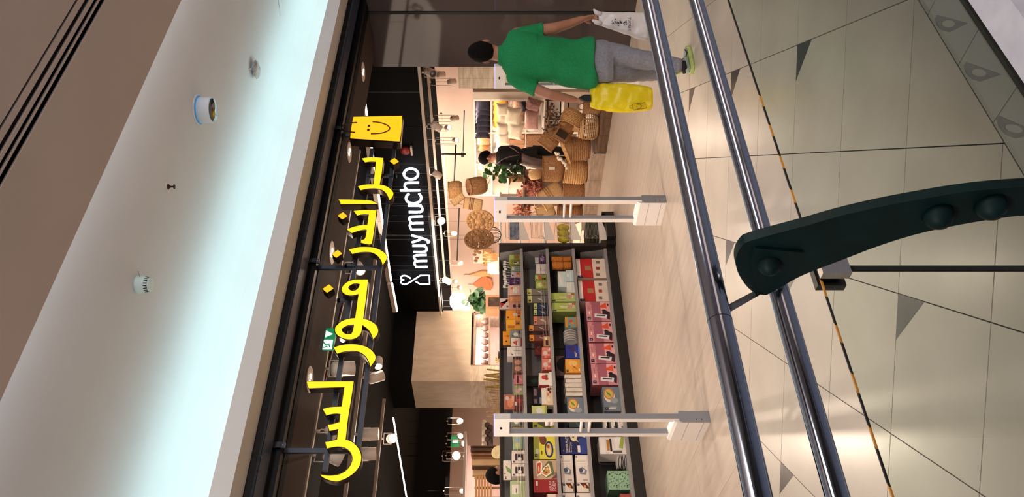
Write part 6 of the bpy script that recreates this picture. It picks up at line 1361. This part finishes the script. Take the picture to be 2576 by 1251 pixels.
# black shop ceiling clutter
for lab, p, q, r, m in (('thin dark red sprinkler pipe under the black shop ceiling', (1.0, 6.3, 3.3), (6.5, 7.6, 3.3), 0.015, mat('dark_red_pipe', (96, 30, 28), 0.4)), ('second dark red pipe deeper in the shop', (2.0, 9.0, 3.2), (3.6, 14.0, 3.2), 0.015, mat('dark_red_pipe', (96, 30, 28)))):
    t = thing('ceiling_pipe', lab, 'pipe', p); MB().tube([p, q], r, m, 10).build('pipe', t)
    MB().tube([p, (p[0], p[1], 3.4)], 0.01, M_thin, 5).build('hanger', t)
for k, (x, y) in enumerate(((1167, 280), (1165, 350))): pass
t = thing('clothes_rail', 'black rod frame hanging before the far wall above the cushions', 'rail', pX(1150, 390, 9.3))
MB().tube([pX(1168, 278, 9.6), pX(1165, 380, 9.6)], 0.01, M_frame, 6).build('rod', t); MB().tube([pX(1112, 388, 9.6), pX(1172, 388, 9.6)], 0.016, M_frame, 6).build('arm', t)
MB().box(pX(1160, 384, 9.62), pX(1168, 395, 9.56), M_frame).build('block', t)
c = pX(1112, 388, 9.6); MB().tube([c, (c.x, c.y, 3.398)], 0.01, M_frame, 6).build('hanger', t)
t = thing('black_pole', 'long black rail hanging over the woven bags', 'rail', pX(1145, 450, 9.0))
MB().tube([pX(1147, 365, 9.2), pX(1141, 480, 9.2)], 0.014, M_frame, 6).build('rod', t); MB().tube([pX(1155, 525, 9.2), pX(1150, 655, 9.2)], 0.014, M_frame, 6).build('rod', t)
for y, x in ((365, 1147), (480, 1141), (525, 1155), (655, 1150)): c = pX(x, y, 9.2); MB().tube([c, (c.x, c.y, 3.398)], 0.003, M_thin, 5).build('wire', t)
# ---------------------------------------------------------------- people
def ring(c, a, b, ra, rb, n=16, sq=1.0):
    return [c + a * math.copysign(abs(math.cos(2 * PI * k / n)) ** sq, math.cos(2 * PI * k / n)) * ra + b * math.copysign(abs(math.sin(2 * PI * k / n)) ** sq, math.sin(2 * PI * k / n)) * rb for k in range(n)]
def head_into(mb, c, fwd, up, s, m):
    """head of height 2*1.0*s*... about c, facing fwd: skull, jaw, nose, ears, brow, lips"""
    fwd = (fwd - up * fwd.dot(up)).normalized(); sd = fwd.cross(up).normalized()
    mb.ball(c + up * 0.012 * s - fwd * 0.008 * s, (0.074 * s, 0.096 * s, 0.108 * s), m, 20, 14, up, xdir=sd)
    mb.ball(c - up * 0.062 * s + fwd * 0.028 * s, (0.052 * s, 0.062 * s, 0.060 * s), m, 16, 10, up, xdir=sd)
    mb.ball(c + fwd * 0.094 * s - up * 0.018 * s, (0.013 * s, 0.016 * s, 0.026 * s), m, 10, 8, up, xdir=sd)
    for q in (-1, 1):
        mb.ball(c + sd * q * 0.079 * s - up * 0.012 * s - fwd * 0.006 * s, (0.011 * s, 0.021 * s, 0.034 * s), m, 12, 8, up, xdir=(sd + fwd * 0.3 * q).normalized())
        mb.ball(c + sd * q * 0.033 * s + fwd * 0.078 * s + up * 0.018 * s, (0.022 * s, 0.014 * s, 0.010 * s), m, 10, 6, up, xdir=sd)
    mb.ball(c + fwd * 0.082 * s - up * 0.060 * s, (0.024 * s, 0.010 * s, 0.009 * s), m, 10, 6, up, xdir=sd)
def face_parts(t, c, fwd, up, s):
    fwd = (fwd - up * fwd.dot(up)).normalized(); sd = fwd.cross(up).normalized()
    for q in (-1, 1):
        MB().ball(c + sd * q * 0.032 * s + fwd * 0.080 * s + up * 0.002 * s, 0.011 * s, mat('eye_white', (230, 224, 220), 0.3), 10, 8).build('eye', t)
        b = MB(); b.tube([c + sd * q * 0.016 * s + fwd * 0.095 * s + up * 0.026 * s, c + sd * q * 0.034 * s + fwd * 0.092 * s + up * 0.031 * s, c + sd * q * 0.050 * s + fwd * 0.080 * s + up * 0.024 * s], 0.004 * s, M_hair, 6); b.build('eyebrow', t)
    MB().ball(c + fwd * 0.088 * s - up * 0.060 * s, (0.022 * s, 0.006 * s, 0.006 * s), mat('lips', (150, 84, 76), 0.5), 10, 6, up, xdir=sd).build('mouth', t)
def limb(mb, pts, rad, m):
    P = [Vector(p) for p in pts]
    mb.tube(P, rad, m, 14); [mb.ball(p, r * 1.0, m, 12, 8) for p, r in zip(P, rad)]
def hand(mb, wrist, dirv, palmn, thumb, s, m, curl=1.0):
    """palm and five bent fingers from the wrist along dirv; palmn: side to which the fingers curl; thumb: side of the thumb"""
    d = dirv.normalized(); n = (palmn - d * palmn.dot(d)).normalized(); w = d.cross(n).normalized()
    if w.dot(thumb) < 0: w = -w
    c = wrist + d * 0.048 * s
    mb.ball(c, (0.040 * s, 0.016 * s, 0.052 * s), m, 14, 10, d, xdir=w)
    for k, (off, L) in enumerate(((0.028, 0.070), (0.010, 0.078), (-0.009, 0.072), (-0.027, 0.056))):
        p = wrist + d * 0.086 * s + w * off * s; a = d; pts = [p - d * 0.03 * s, p]; ang = 0
        for seg, f in ((0.45, 0.5), (0.32, 1.1), (0.23, 1.0)):
            ang += f * curl; a = d * math.cos(ang) + n * math.sin(ang); p = p + a * L * seg * s; pts.append(p)
        mb.tube(pts, [0.0095 * s, 0.0095 * s, 0.009 * s, 0.0082 * s, 0.0072 * s], m, 10); mb.ball(pts[-1], 0.0074 * s, m, 8, 6)
        for q in pts[1:4]: mb.ball(q, 0.0095 * s, m, 8, 6)
    p = wrist + d * 0.030 * s + w * 0.026 * s; q = p + (w * 0.6 + d * 0.7 + n * 0.3).normalized() * 0.036 * s; r = q + (d * 0.8 + n * 0.7 * curl - w * 0.1).normalized() * 0.030 * s
    mb.tube([p - w * 0.01 * s, p, q, r], [0.013 * s, 0.013 * s, 0.011 * s, 0.009 * s], m, 10); mb.ball(q, 0.0112 * s, m, 8, 6); mb.ball(r, 0.0092 * s, m, 8, 6)
def hair_cap(t, c, fwd, up, s, m, low=-0.03, name='hair', fade=True):
    fwd = (fwd - up * fwd.dot(up)).normalized(); sd = fwd.cross(up).normalized()
    b = MB(); vs = []; fs = []; n = 28; rings_ = 14
    for i in range(rings_ + 1):
        for k in range(n):
            an = 2 * PI * k / n; cf = math.cos(an)       # 1 = front
            lim = 0.40 + 0.25 * (1 - cf) if cf > 0 else 0.66 + 0.12 * (-cf)
            if abs(math.sin(an)) > 0.8 and cf > -0.3: lim = 0.55
            th = PI * lim * i / rings_
            r = 1.0 + 0.012 * math.sin(7 * an + 5 * th)
            thick = 1.06 if i < rings_ - 1 else 0.99
            v = up * math.cos(th) * 0.112 + (fwd * cf * 0.100 + sd * math.sin(an) * 0.078) * math.sin(th)
            vs.append(c + up * 0.012 * s - fwd * 0.008 * s + v * s * r * thick)
    for i in range(rings_):
        for k in range(n): fs.append((i * n + k, i * n + (k + 1) % n, (i + 1) * n + (k + 1) % n, (i + 1) * n + k))
    b.add(vs, fs, m, True); return b.build(name, t)
UP = Vector((0, 0, 1))
DM = 5.95
def PM(x, y, dd=0.0): return pD(x, y, DM + dd)
def loft_px(mb, rows, d0, m, sq=1.0, n=20, P=None):
    """rows: (x px, y near, y far, half depth m, depth offset) seen from the camera"""
    R = []
    for x, ya, yb, hd, off in rows:
        a = pD(x, ya, d0 + off); c = pD(x, yb, d0 + off); R.append(ring((a + c) / 2, (a - c).normalized(), F2, (a - c).length / 2, hd, n, sq))
    mb.loft(R, m)
t = thing('person', 'person in green polo shirt walking away with two plastic bags', 'person', pZ(1745, 155, 0))
hd_f = (F2 * 0.95 + R2 * 0.20).normalized(); hd_up = (UP * 0.99 - R2 * 0.02 + F2 * 0.05).normalized()
HC = PM(1219, 130, 0.02)
b = MB(); head_into(b, HC, hd_f, hd_up, 1.0, M_skin)
limb(b, [PM(1235, 132, 0.02), PM(1272, 138, 0.0)], [0.056, 0.062], M_skin)
loft_px(b, [(1268, 118, 160, 0.06, 0), (1300, 98, 190, 0.085, 0), (1380, 110, 186, 0.09, 0), (1470, 114, 196, 0.09, 0), (1510, 114, 200, 0.095, 0)], DM, M_skin)
# legs under the trousers
limb(b, [PM(1500, 130, 0), PM(1600, 147, -0.03), PM(1712, 163, -0.02)], [0.07, 0.05, 0.036], M_skin)
limb(b, [PM(1500, 188, 0.03), PM(1590, 182, 0.12), PM(1660, 186, 0.30)], [0.07, 0.05, 0.036], M_skin)
# arms
limb(b, [PM(1300, 86, 0), PM(1396, 70.5, 0.0), PM(1432, 60, 0.05), PM(1464, 48, 0.07)], [0.050, 0.043, 0.036, 0.027], M_skin)
hand(b, PM(1464, 48, 0.07), PM(1500, 41, 0.10) - PM(1464, 48, 0.07), F2 * -0.2 + R2 * -1.0, F2, 1.0, M_skin, 0.95)
limb(b, [PM(1300, 205, 0), PM(1383, 238, -0.02), PM(1420, 246, 0.02), PM(1444, 251, 0.05)], [0.048, 0.040, 0.034, 0.026], M_skin)
hand(b, PM(1444, 251, 0.05), PM(1480, 256, 0.10) - PM(1444, 251, 0.05), R2 * 1.0, F2 * -1.0 + UP * 0.0, 1.0, M_skin, 0.6)
remesh(b, 'body', M_skin, 0.0065, t, 2)
face_parts(t, HC, hd_f, hd_up, 1.0)
hair_cap(t, HC, hd_f, hd_up, 1.0, M_hair)
# polo shirt with sleeves and collar
b = MB()
loft_px(b, [(1262, 114, 168, 0.075, 0.0), (1272, 100, 184, 0.09, 0.0), (1284, 84, 200, 0.105, 0.0), (1302, 78, 209, 0.12, 0.0), (1335, 84, 206, 0.132, 0.0), (1375, 90, 205, 0.135, 0.0), (1415, 92, 208, 0.132, 0.0), (1450, 92, 211, 0.132, 0.0), (1483, 95, 214, 0.137, 0.0), (1490, 96, 215, 0.137, 0)], DM, M_polo, 0.85, 28)
limb(b, [PM(1296, 96, 0), PM(1325, 86, 0), PM(1350, 80, 0)], [0.068, 0.064, 0.060], M_polo)
b.tube([PM(1340, 82), PM(1366, 77.5)], [0.060, 0.062], M_polo, 20)
limb(b, [PM(1296, 194, 0), PM(1318, 212, 0), PM(1334, 221, -0.01)], [0.068, 0.060, 0.055], M_polo)
b.tube([PM(1328, 218), PM(1349, 226.5, -0.01)], [0.056, 0.057], M_polo, 20)
ctr = PM(1380, 145)
def folds(co, no):
    w = 0.007 * noise.noise(Vector((co.dot(R2) * 7, co.z * 9 + co.dot(R2) * 6, co.dot(F2) * 5))) + 0.030 * noise.noise(Vector((co.dot(R2) * 3.2 + co.z * 4.5, co.z * 2.2 - co.dot(R2) * 4.2, 3.1)))
    return co + no * (0.004 + w * (1.4 if co.z < 1.22 else 0.7))
o = remesh(b, 'polo_shirt', M_polo, 0.0075, t, 3, folds)
b = MB()
cc = PM(1260, 139, 0); rt = R2
b.loft([ring(PM(1266, 140, 0), R2, F2, 0.082, 0.082, 24), ring(PM(1259, 140, 0), R2, F2, 0.078, 0.078, 24), ring(PM(1252.5, 139, 0.0), R2, F2, 0.067, 0.068, 24), ring(PM(1253, 139, 0), R2, F2, 0.062, 0.063, 24), ring(PM(1262, 139, 0), R2, F2, 0.07, 0.07, 24)], M_polo, cap=False); b.build('collar', t)
# trousers
b = MB()
loft_px(b, [(1480, 105, 205, 0.10, 0), (1500, 100, 211, 0.12, 0), (1524, 104, 210, 0.12, 0), (1540, 110, 205, 0.10, 0)], DM, M_jean, 0.9, 24)
b.loft([ring(PM(x, y, o_), R2, F2, r, r * 1.12, 18) for x, y, r, o_ in ((1505, 132, 0.098, 0), (1545, 139, 0.090, 0), (1590, 146, 0.079, -0.02), (1635, 152, 0.070, -0.02), (1680, 160, 0.061, -0.02), (1700, 162.5, 0.056, -0.02))], M_jean)
b.loft([ring(PM(x, y, o_), R2, F2, r, r * 1.1, 18) for x, y, r, o_ in ((1505, 180, 0.092, 0.03), (1540, 182, 0.084, 0.06), (1585, 182, 0.073, 0.10), (1625, 184, 0.064, 0.20), (1664, 186, 0.056, 0.31))], M_jean)
def jf(co, no): return co + no * 0.012 * noise.noise(Vector((co.dot(R2) * 8, co.z * 14, co.dot(F2) * 8)))
remesh(b, 'trousers', M_jean, 0.008, t, 3, jf)
b = MB(); 
b.loft([ring(PM(1694, 162, -0.02), R2, F2, 0.058, 0.062, 18), ring(PM(1712, 164, -0.02), R2, F2, 0.050, 0.055, 18)], M_jean); b.build('trouser_hem', t)
M_sock = mat('dark_sock', (38, 36, 44), 0.9, var=0.1, scale=40)
MB().tube([PM(1704, 163, -0.02), PM(1722, 166, -0.02)], [0.040, 0.038], M_sock, 14).build('sock', t)
# shoes
def shoe(t, heel, toe, upv, s=1.0, z0=None):
    d = (toe - heel); L = d.length; d.normalize(); sd = d.cross(upv).normalized()
    M_lime = mat('lime_shoe', (196, 214, 130), 0.6, var=0.1, scale=20); M_gs = mat('grey_green_shoe', (160, 176, 168), 0.6, var=0.1, scale=20)
    rows = ((0.0, 0.020, 0.055), (0.06, 0.036, 0.078), (0.25, 0.038, 0.082), (0.42, 0.038, 0.068), (0.6, 0.045, 0.052), (0.8, 0.046, 0.044), (0.94, 0.034, 0.036), (1.0, 0.016, 0.028))
    b = MB(); R = []
    for u, w, h in rows:
        c = heel + d * L * u; R.append([c + sd * w * s * math.cos(a) + upv * (0.022 + (h - 0.022) * 0.5 * (1 + math.sin(a))) for a in [2 * PI * k / 16 for k in range(16)]])
    b.loft(R, M_gs); b.build('shoe_upper', t)
    b = MB(); R = []
    for u, w, h in ((-0.03, 0.024, 0), (0.06, 0.042, 0), (0.3, 0.042, 0), (0.6, 0.050, 0), (0.85, 0.048, 0), (1.02, 0.022, 0)):
        c = heel + d * L * u; R.append([c + sd * w * s + upv * 0.0, c + sd * w * s * 1.04 + upv * 0.028, c - sd * w * s * 1.04 + upv * 0.028, c - sd * w * s])
    b.loft(R, M_lime, smooth=False); b.build('shoe_sole', t, fix=True)
    b = MB(); R = []
    for u, w, h in ((0.02, 0.037, 0.088), (0.2, 0.042, 0.088), (0.30, 0.038, 0.09)):
        c = heel + d * L * u; R.append([c + sd * w * s * math.cos(a) + upv * (0.05 + (h - 0.05) * 0.5 * (1 + math.sin(a))) for a in [2 * PI * k / 12 for k in range(12)]])
    b.loft(R, mat('black_heel_collar', (24, 24, 26), 0.7)); b.build('heel_collar', t)
    for q in (-1, 1):
        b = MB(); b.tube([heel + d * L * 0.45 + sd * q * 0.040 + upv * 0.050, heel + d * L * 0.62 + sd * q * 0.043 + upv * 0.036, heel + d * L * 0.75 + sd * q * 0.044 + upv * 0.046], 0.005, M_sock, 6); b.build('stripe', t)
fd = (R2 * 0.78 + F2 * 0.62).normalized()
hl = pZ(1746, 178, 0.0); hl = Vector((hl.x, hl.y, 0.002)); shoe(t, hl, hl + fd * 0.275, UP)
h2 = PM(1676, 188, 0.28); sd2 = (UP * -0.75 + F2 * 0.2 + R2 * 0.4).normalized(); shoe(t, h2, h2 + sd2 * 0.26, (sd2.cross(R2.cross(sd2))).normalized() if False else (F2 * -1.0 + R2 * 0.2 - sd2 * (F2 * -1.0 + R2 * 0.2).dot(sd2)).normalized())

# ---------------------------------------------------------------- the two carrier bags
def carrier(name, label, rows, d, dd, m, seed, thick, extra=None):
    """rows: (x, y near, y far) outline of a hanging bag"""
    t = thing(name, label, 'bag', pD(rows[-1][0], (rows[-1][1] + rows[-1][2]) / 2, d), 'plastic bags held by the person in green')
    R = []; n = 56; N2 = 44
    for i in range(N2 + 1):
        q = i / N2 * (len(rows) - 1); k = min(int(q), len(rows) - 2); fq = q - k
        x, ya, yb = (rows[k][j] * (1 - fq) + rows[k + 1][j] * fq for j in range(3))
        u = i / N2; a = pD(x, ya, d); c = pD(x, yb, d); h = thick * (0.22 + 0.78 * min(1, u * 1.6)) * (1 - 0.65 * max(0, (u - 0.86) / 0.14) ** 2)
        r = ring((a + c) / 2, (a - c).normalized(), F2, (a - c).length / 2, h, n, 0.62)
        R.append([p + F2 * (0.020 * (0.5 - abs(noise.noise(Vector((p.dot(R2) * 9 + seed + p.z * 5, p.z * 8 - p.dot(R2) * 4, seed))))) + 0.007 * noise.noise(Vector((p.dot(R2) * 34, p.z * 30, seed)))) + R2 * 0.005 * noise.noise(Vector((p.z * 22, seed, 1))) for p in r])
    b = MB(); b.loft(R, m); o = b.build('bag_body', t)
    return t
M_wbag = mat('white_plastic_bag', (226, 220, 222), 0.35, var=0.03, scale=6, bump=0.25); M_ybag = mat('yellow_plastic_bag', (238, 214, 10), 0.3, c2=(214, 186, 6), scale=5, bump=0.35)
wt = carrier('carrier_bag', 'white plastic carrier bag with dark print in the far hand', [(1506, 30, 52), (1514, 29, 66), (1526, 30, 70), (1545, 31, 75), (1570, 31, 84), (1595, 32, 92), (1610, 31, 97), (1624, 31, 101), (1630, 33, 99)], 6.03, 0, M_wbag, 1.3, 0.05)
b = MB(); b.tube([pD(1493, 23, 6.02), pD(1500, 32, 6.03), pD(1512, 36, 6.03)], [0.006, 0.018, 0.02], M_wbag, 8); b.tube([pD(1490, 50, 6.02), pD(1500, 56, 6.02), pD(1514, 60, 6.03)], [0.008, 0.018, 0.02], M_wbag, 8); b.build('handle_ear', wt)
BF = 5.965
M_ink = mat('dark_blue_ink', (30, 28, 52), 0.5)
b = MB(); R = random.Random(8)
for k in range(34):
    u = R.random(); c = pD(1541 + 36 * u + R.uniform(-2, 2), 55 + R.gauss(0, 2.6) + 3 * u, BF); w = R.uniform(0, PI); L = R.uniform(0.004, 0.012)
    v = R2 * math.cos(w) * L + UP * math.sin(w) * L; n2 = (R2 * -math.sin(w) + UP * math.cos(w)) * L * 0.4
    b.add([c - v, c + n2, c + v, c - n2], [(0, 1, 2, 3)], M_ink)
o = b.build('line_drawing', wt); o['kind'] = 'stuff'
MB().text("'S PEOPLE", 0.036, pD(1587, 79, BF - 0.003), R2, UP, M_ink, sx=0.72).build('lettering', wt)
MB().text("fashion", 0.022, pD(1594, 69, BF - 0.003), R2, UP, colr((196, 160, 164)), sx=1.0).build('lettering', wt)
yt = carrier('carrier_bag', 'yellow plastic carrier bag with a smiling bag print in the near hand', [(1485, 216, 268), (1492, 213, 272), (1510, 210, 276), (1535, 209, 280), (1560, 209.5, 283), (1585, 211, 282), (1610, 215, 280), (1630, 219, 278), (1638, 222, 275), (1641, 226, 272)], 5.93, 0, M_ybag, 5.2, 0.07)
b = MB(); b.prism([pD(1456, 245, 5.90), pD(1470, 238, 5.90), pD(1486, 238, 5.90), pD(1486, 256, 5.90), pD(1470, 254, 5.90)], F2 * 0.05, mat('black_fabric', (20, 20, 22), 0.8)); b.build('handle_strap', yt, fix=True)
YF = 5.845
ink = mat('black_print', (30, 26, 10), 0.5)
b = MB(); q = [pD(x, y, YF) for x, y in ((1594, 277), (1590, 263), (1622, 258), (1627, 272))]
b.tube(q, 0.0022, ink, 5, closed=True)
b.tube([pD(x, y, YF) for x, y in ((1602, 273), (1608, 273), (1613, 270), (1614, 266), (1610, 263), (1603, 263))], 0.002, ink, 5)
b.tube([pD(x, y, YF) for x, y in ((1601, 269), (1604, 268))], 0.0018, ink, 5)
b.tube([pD(x, y, YF) for x, y in ((1592, 273), (1584, 272), (1583, 267), (1591, 266))], 0.0018, ink, 5); b.build('smiling_bag_print', yt)

# ---------------------------------------------------------------- shop worker bending over the goods
DW = 12.4
def PW(x, y, dd=0.0): return pD(x, y, DW + dd)
t = thing('person', 'shop worker in black shirt and grey apron bending over the plants', 'person', pZ(1523, 400, 0) * 1.0)
wf = (R2 * -0.85 + F2 * 0.35 - UP * 0.35).normalized(); wu = (UP * 0.92 - R2 * 0.38).normalized()
WH = PW(1225, 397)
b = MB(); head_into(b, WH, wf, wu, 1.05, M_skin)
limb(b, [PW(1232, 396), PW(1252, 394)], [0.055, 0.062], M_skin)
loft_px(b, [(1250, 382, 410, 0.08, 0), (1270, 372, 416, 0.12, 0), (1300, 374, 414, 0.12, 0), (1330, 376, 412, 0.12, 0)], DW, M_skin)
limb(b, [PW(1268, 412, -0.1), PW(1312, 424, -0.15), PW(1322, 436, -0.2)], [0.045, 0.036, 0.026], M_skin)
hand(b, PW(1322, 436, -0.2), PW(1320, 452, -0.2) - PW(1322, 436, -0.2), UP * -1.0, F2 * -1, 1.0, M_skin, 0.7)
limb(b, [PW(1268, 380, 0.15), PW(1310, 384, 0.2), PW(1330, 395, 0.2)], [0.045, 0.036, 0.026], M_skin)
hand(b, PW(1330, 395, 0.2), PW(1338, 410, 0.2) - PW(1330, 395, 0.2), UP * -1.0, F2 * -1, 1.0, M_skin, 0.7)
zf = 0.01
def foot(y, off): p = PW(1400, y, off); return Vector((p.x, p.y, 0.06))
for y, off in ((380, 0.08), (404, -0.05)): limb(b, [PW(1330, y, off), PW(1410, y, off), foot(y, off)], [0.07, 0.05, 0.035], M_skin)
remesh(b, 'body', M_skin, 0.010, t, 2)
face_parts(t, WH, wf, wu, 1.05); hair_cap(t, WH, wf, wu, 1.08, M_hair)
M_bs = mat('black_shirt_cloth', (20, 18, 20), 0.85, var=0.2, scale=20); M_ap = mat('grey_apron_cloth', (132, 112, 106), 0.85, var=0.12, scale=10)
b = MB(); loft_px(b, [(1248, 384, 412, 0.09, 0), (1256, 374, 418, 0.13, 0), (1272, 369, 420, 0.15, 0), (1292, 366, 419, 0.15, 0), (1306, 370, 414, 0.14, 0), (1316, 380, 412, 0.13, 0)], DW, M_bs, 0.9)
limb(b, [PW(1262, 412, -0.08), PW(1290, 417, -0.12), PW(1316, 425, -0.16)], [0.075, 0.065, 0.05], M_bs)
limb(b, [PW(1262, 378, 0.12), PW(1290, 374, 0.18), PW(1312, 384, 0.2)], [0.07, 0.06, 0.05], M_bs)
remesh(b, 'shirt', M_bs, 0.012, t, 2)
b = MB(); loft_px(b, [(1312, 374, 412, 0.13, 0), (1330, 370, 412, 0.14, 0), (1350, 368, 410, 0.13, 0)], DW, M_bs, 0.9)
for y, off in ((380, 0.08), (404, -0.05)):
    b.loft([ring(p, R2, F2, r, r, 14) for p, r in ((PW(1340, y, off), 0.095), (PW(1400, y, off), 0.075), (foot(y, off) + UP * 0.04, 0.06))], M_bs)
remesh(b, 'trousers', M_bs, 0.012, t, 2)
b = MB(); R_ = []
for x, y0, y1, hd in ((1312, 384, 414, 0.15), (1330, 392, 420, 0.15), (1355, 398, 426, 0.15), (1385, 402, 428, 0.15), (1410, 404, 428, 0.14)):
    a = PW(x, y0, -0.03); c = PW(x, y1, -0.03); R_.append(ring((a + c) / 2, (a - c).normalized(), F2, (a - c).length / 2, hd, 18, 0.9))
b.loft(R_, M_ap); b.build('apron', t)
b = MB()
b.tube([PW(1252, 411, -0.17), PW(1262, 402, -0.19), (PW(1282, 394, -0.19)), PW(1306, 390, -0.16)], 0.014, M_ap, 6, flat=0.5); b.build('apron_strap', t)
b = MB(); b.tube([PW(1282, 370, -0.12), PW(1294, 376, -0.17), PW(1306, 386, -0.16)], 0.012, M_ap, 6, flat=0.5); b.build('apron_strap', t)
for y, off in ((380, 0.08), (404, -0.05)):
    p = foot(y, off); p.z = 0.004; shoe(t, p + R2 * 0.08, p - R2 * 0.18, UP)
# ---------------------------------------------------------------- far shopper: only the hair shows over the shelves
DS = 9.05
t = thing('person', 'shopper with short dark hair, only the head showing over the gondola top', 'person', pD(1500, 1195, DS))
SH = pD(1250, 1195, DS); b = MB(); sf = (R2 * 0.75 + F2 * 0.6).normalized()
head_into(b, SH, sf, UP, 1.0, M_skin)
P_ = lambda r, u, f: SH + R2 * r + UP * u + F2 * f
limb(b, [P_(0, -0.08, 0), P_(0, -0.2, 0)], [0.055, 0.06], M_skin)
b.loft([ring(P_(0, u, 0), R2, F2, a, c, 16) for u, a, c in ((-0.2, 0.10, 0.08), (-0.26, 0.19, 0.11), (-0.5, 0.17, 0.12), (-0.7, 0.16, 0.11), (-0.85, 0.17, 0.12))], M_skin)
for q in (-1, 1):
    limb(b, [P_(0.18 * q, -0.27, 0), P_(0.23 * q, -0.55, 0.02), P_(0.22 * q, -0.78, 0.1)], [0.045, 0.038, 0.026], M_skin)
    hand(b, P_(0.22 * q, -0.78, 0.1), Vector((0, 0, -1)) + F2 * 0.2, R2 * -q, F2, 1.0, M_skin, 0.5)
    limb(b, [P_(0.09 * q, -0.85, 0), P_(0.10 * q, -1.2, 0), P_(0.10 * q, -(SH.z - 0.08), 0)], [0.08, 0.055, 0.038], M_skin)
remesh(b, 'body', M_skin, 0.012, t, 2); hair_cap(t, SH, sf, UP, 1.02, M_hair); face_parts(t, SH, sf, UP, 1.0)
b = MB(); b.loft([ring(P_(0, u, 0), R2, F2, a, c, 16) for u, a, c in ((-0.17, 0.09, 0.08), (-0.24, 0.21, 0.125), (-0.5, 0.19, 0.135), (-0.9, 0.19, 0.135))], M_bs)
for q in (-1, 1): limb(b, [P_(0.18 * q, -0.27, 0), P_(0.23 * q, -0.52, 0.02)], [0.06, 0.055], M_bs)
remesh(b, 'shirt', M_bs, 0.012, t, 2)
b = MB()
for q in (-1, 1): b.loft([ring(P_(0.09 * q, u, 0), R2, F2, a, a, 14) for u, a in ((-0.85, 0.10), (-1.2, 0.075), (-(SH.z - 0.07), 0.06))], M_jean)
b.loft([ring(P_(0, u, 0), R2, F2, 0.18, 0.125, 16) for u in (-0.82, -0.98)], M_jean); remesh(b, 'trousers', M_jean, 0.012, t, 2)
for q in (-1, 1): p = P_(0.1 * q, 0, 0); p.z = 0.004; shoe(t, p - sf * 0.08, p + sf * 0.18, UP)
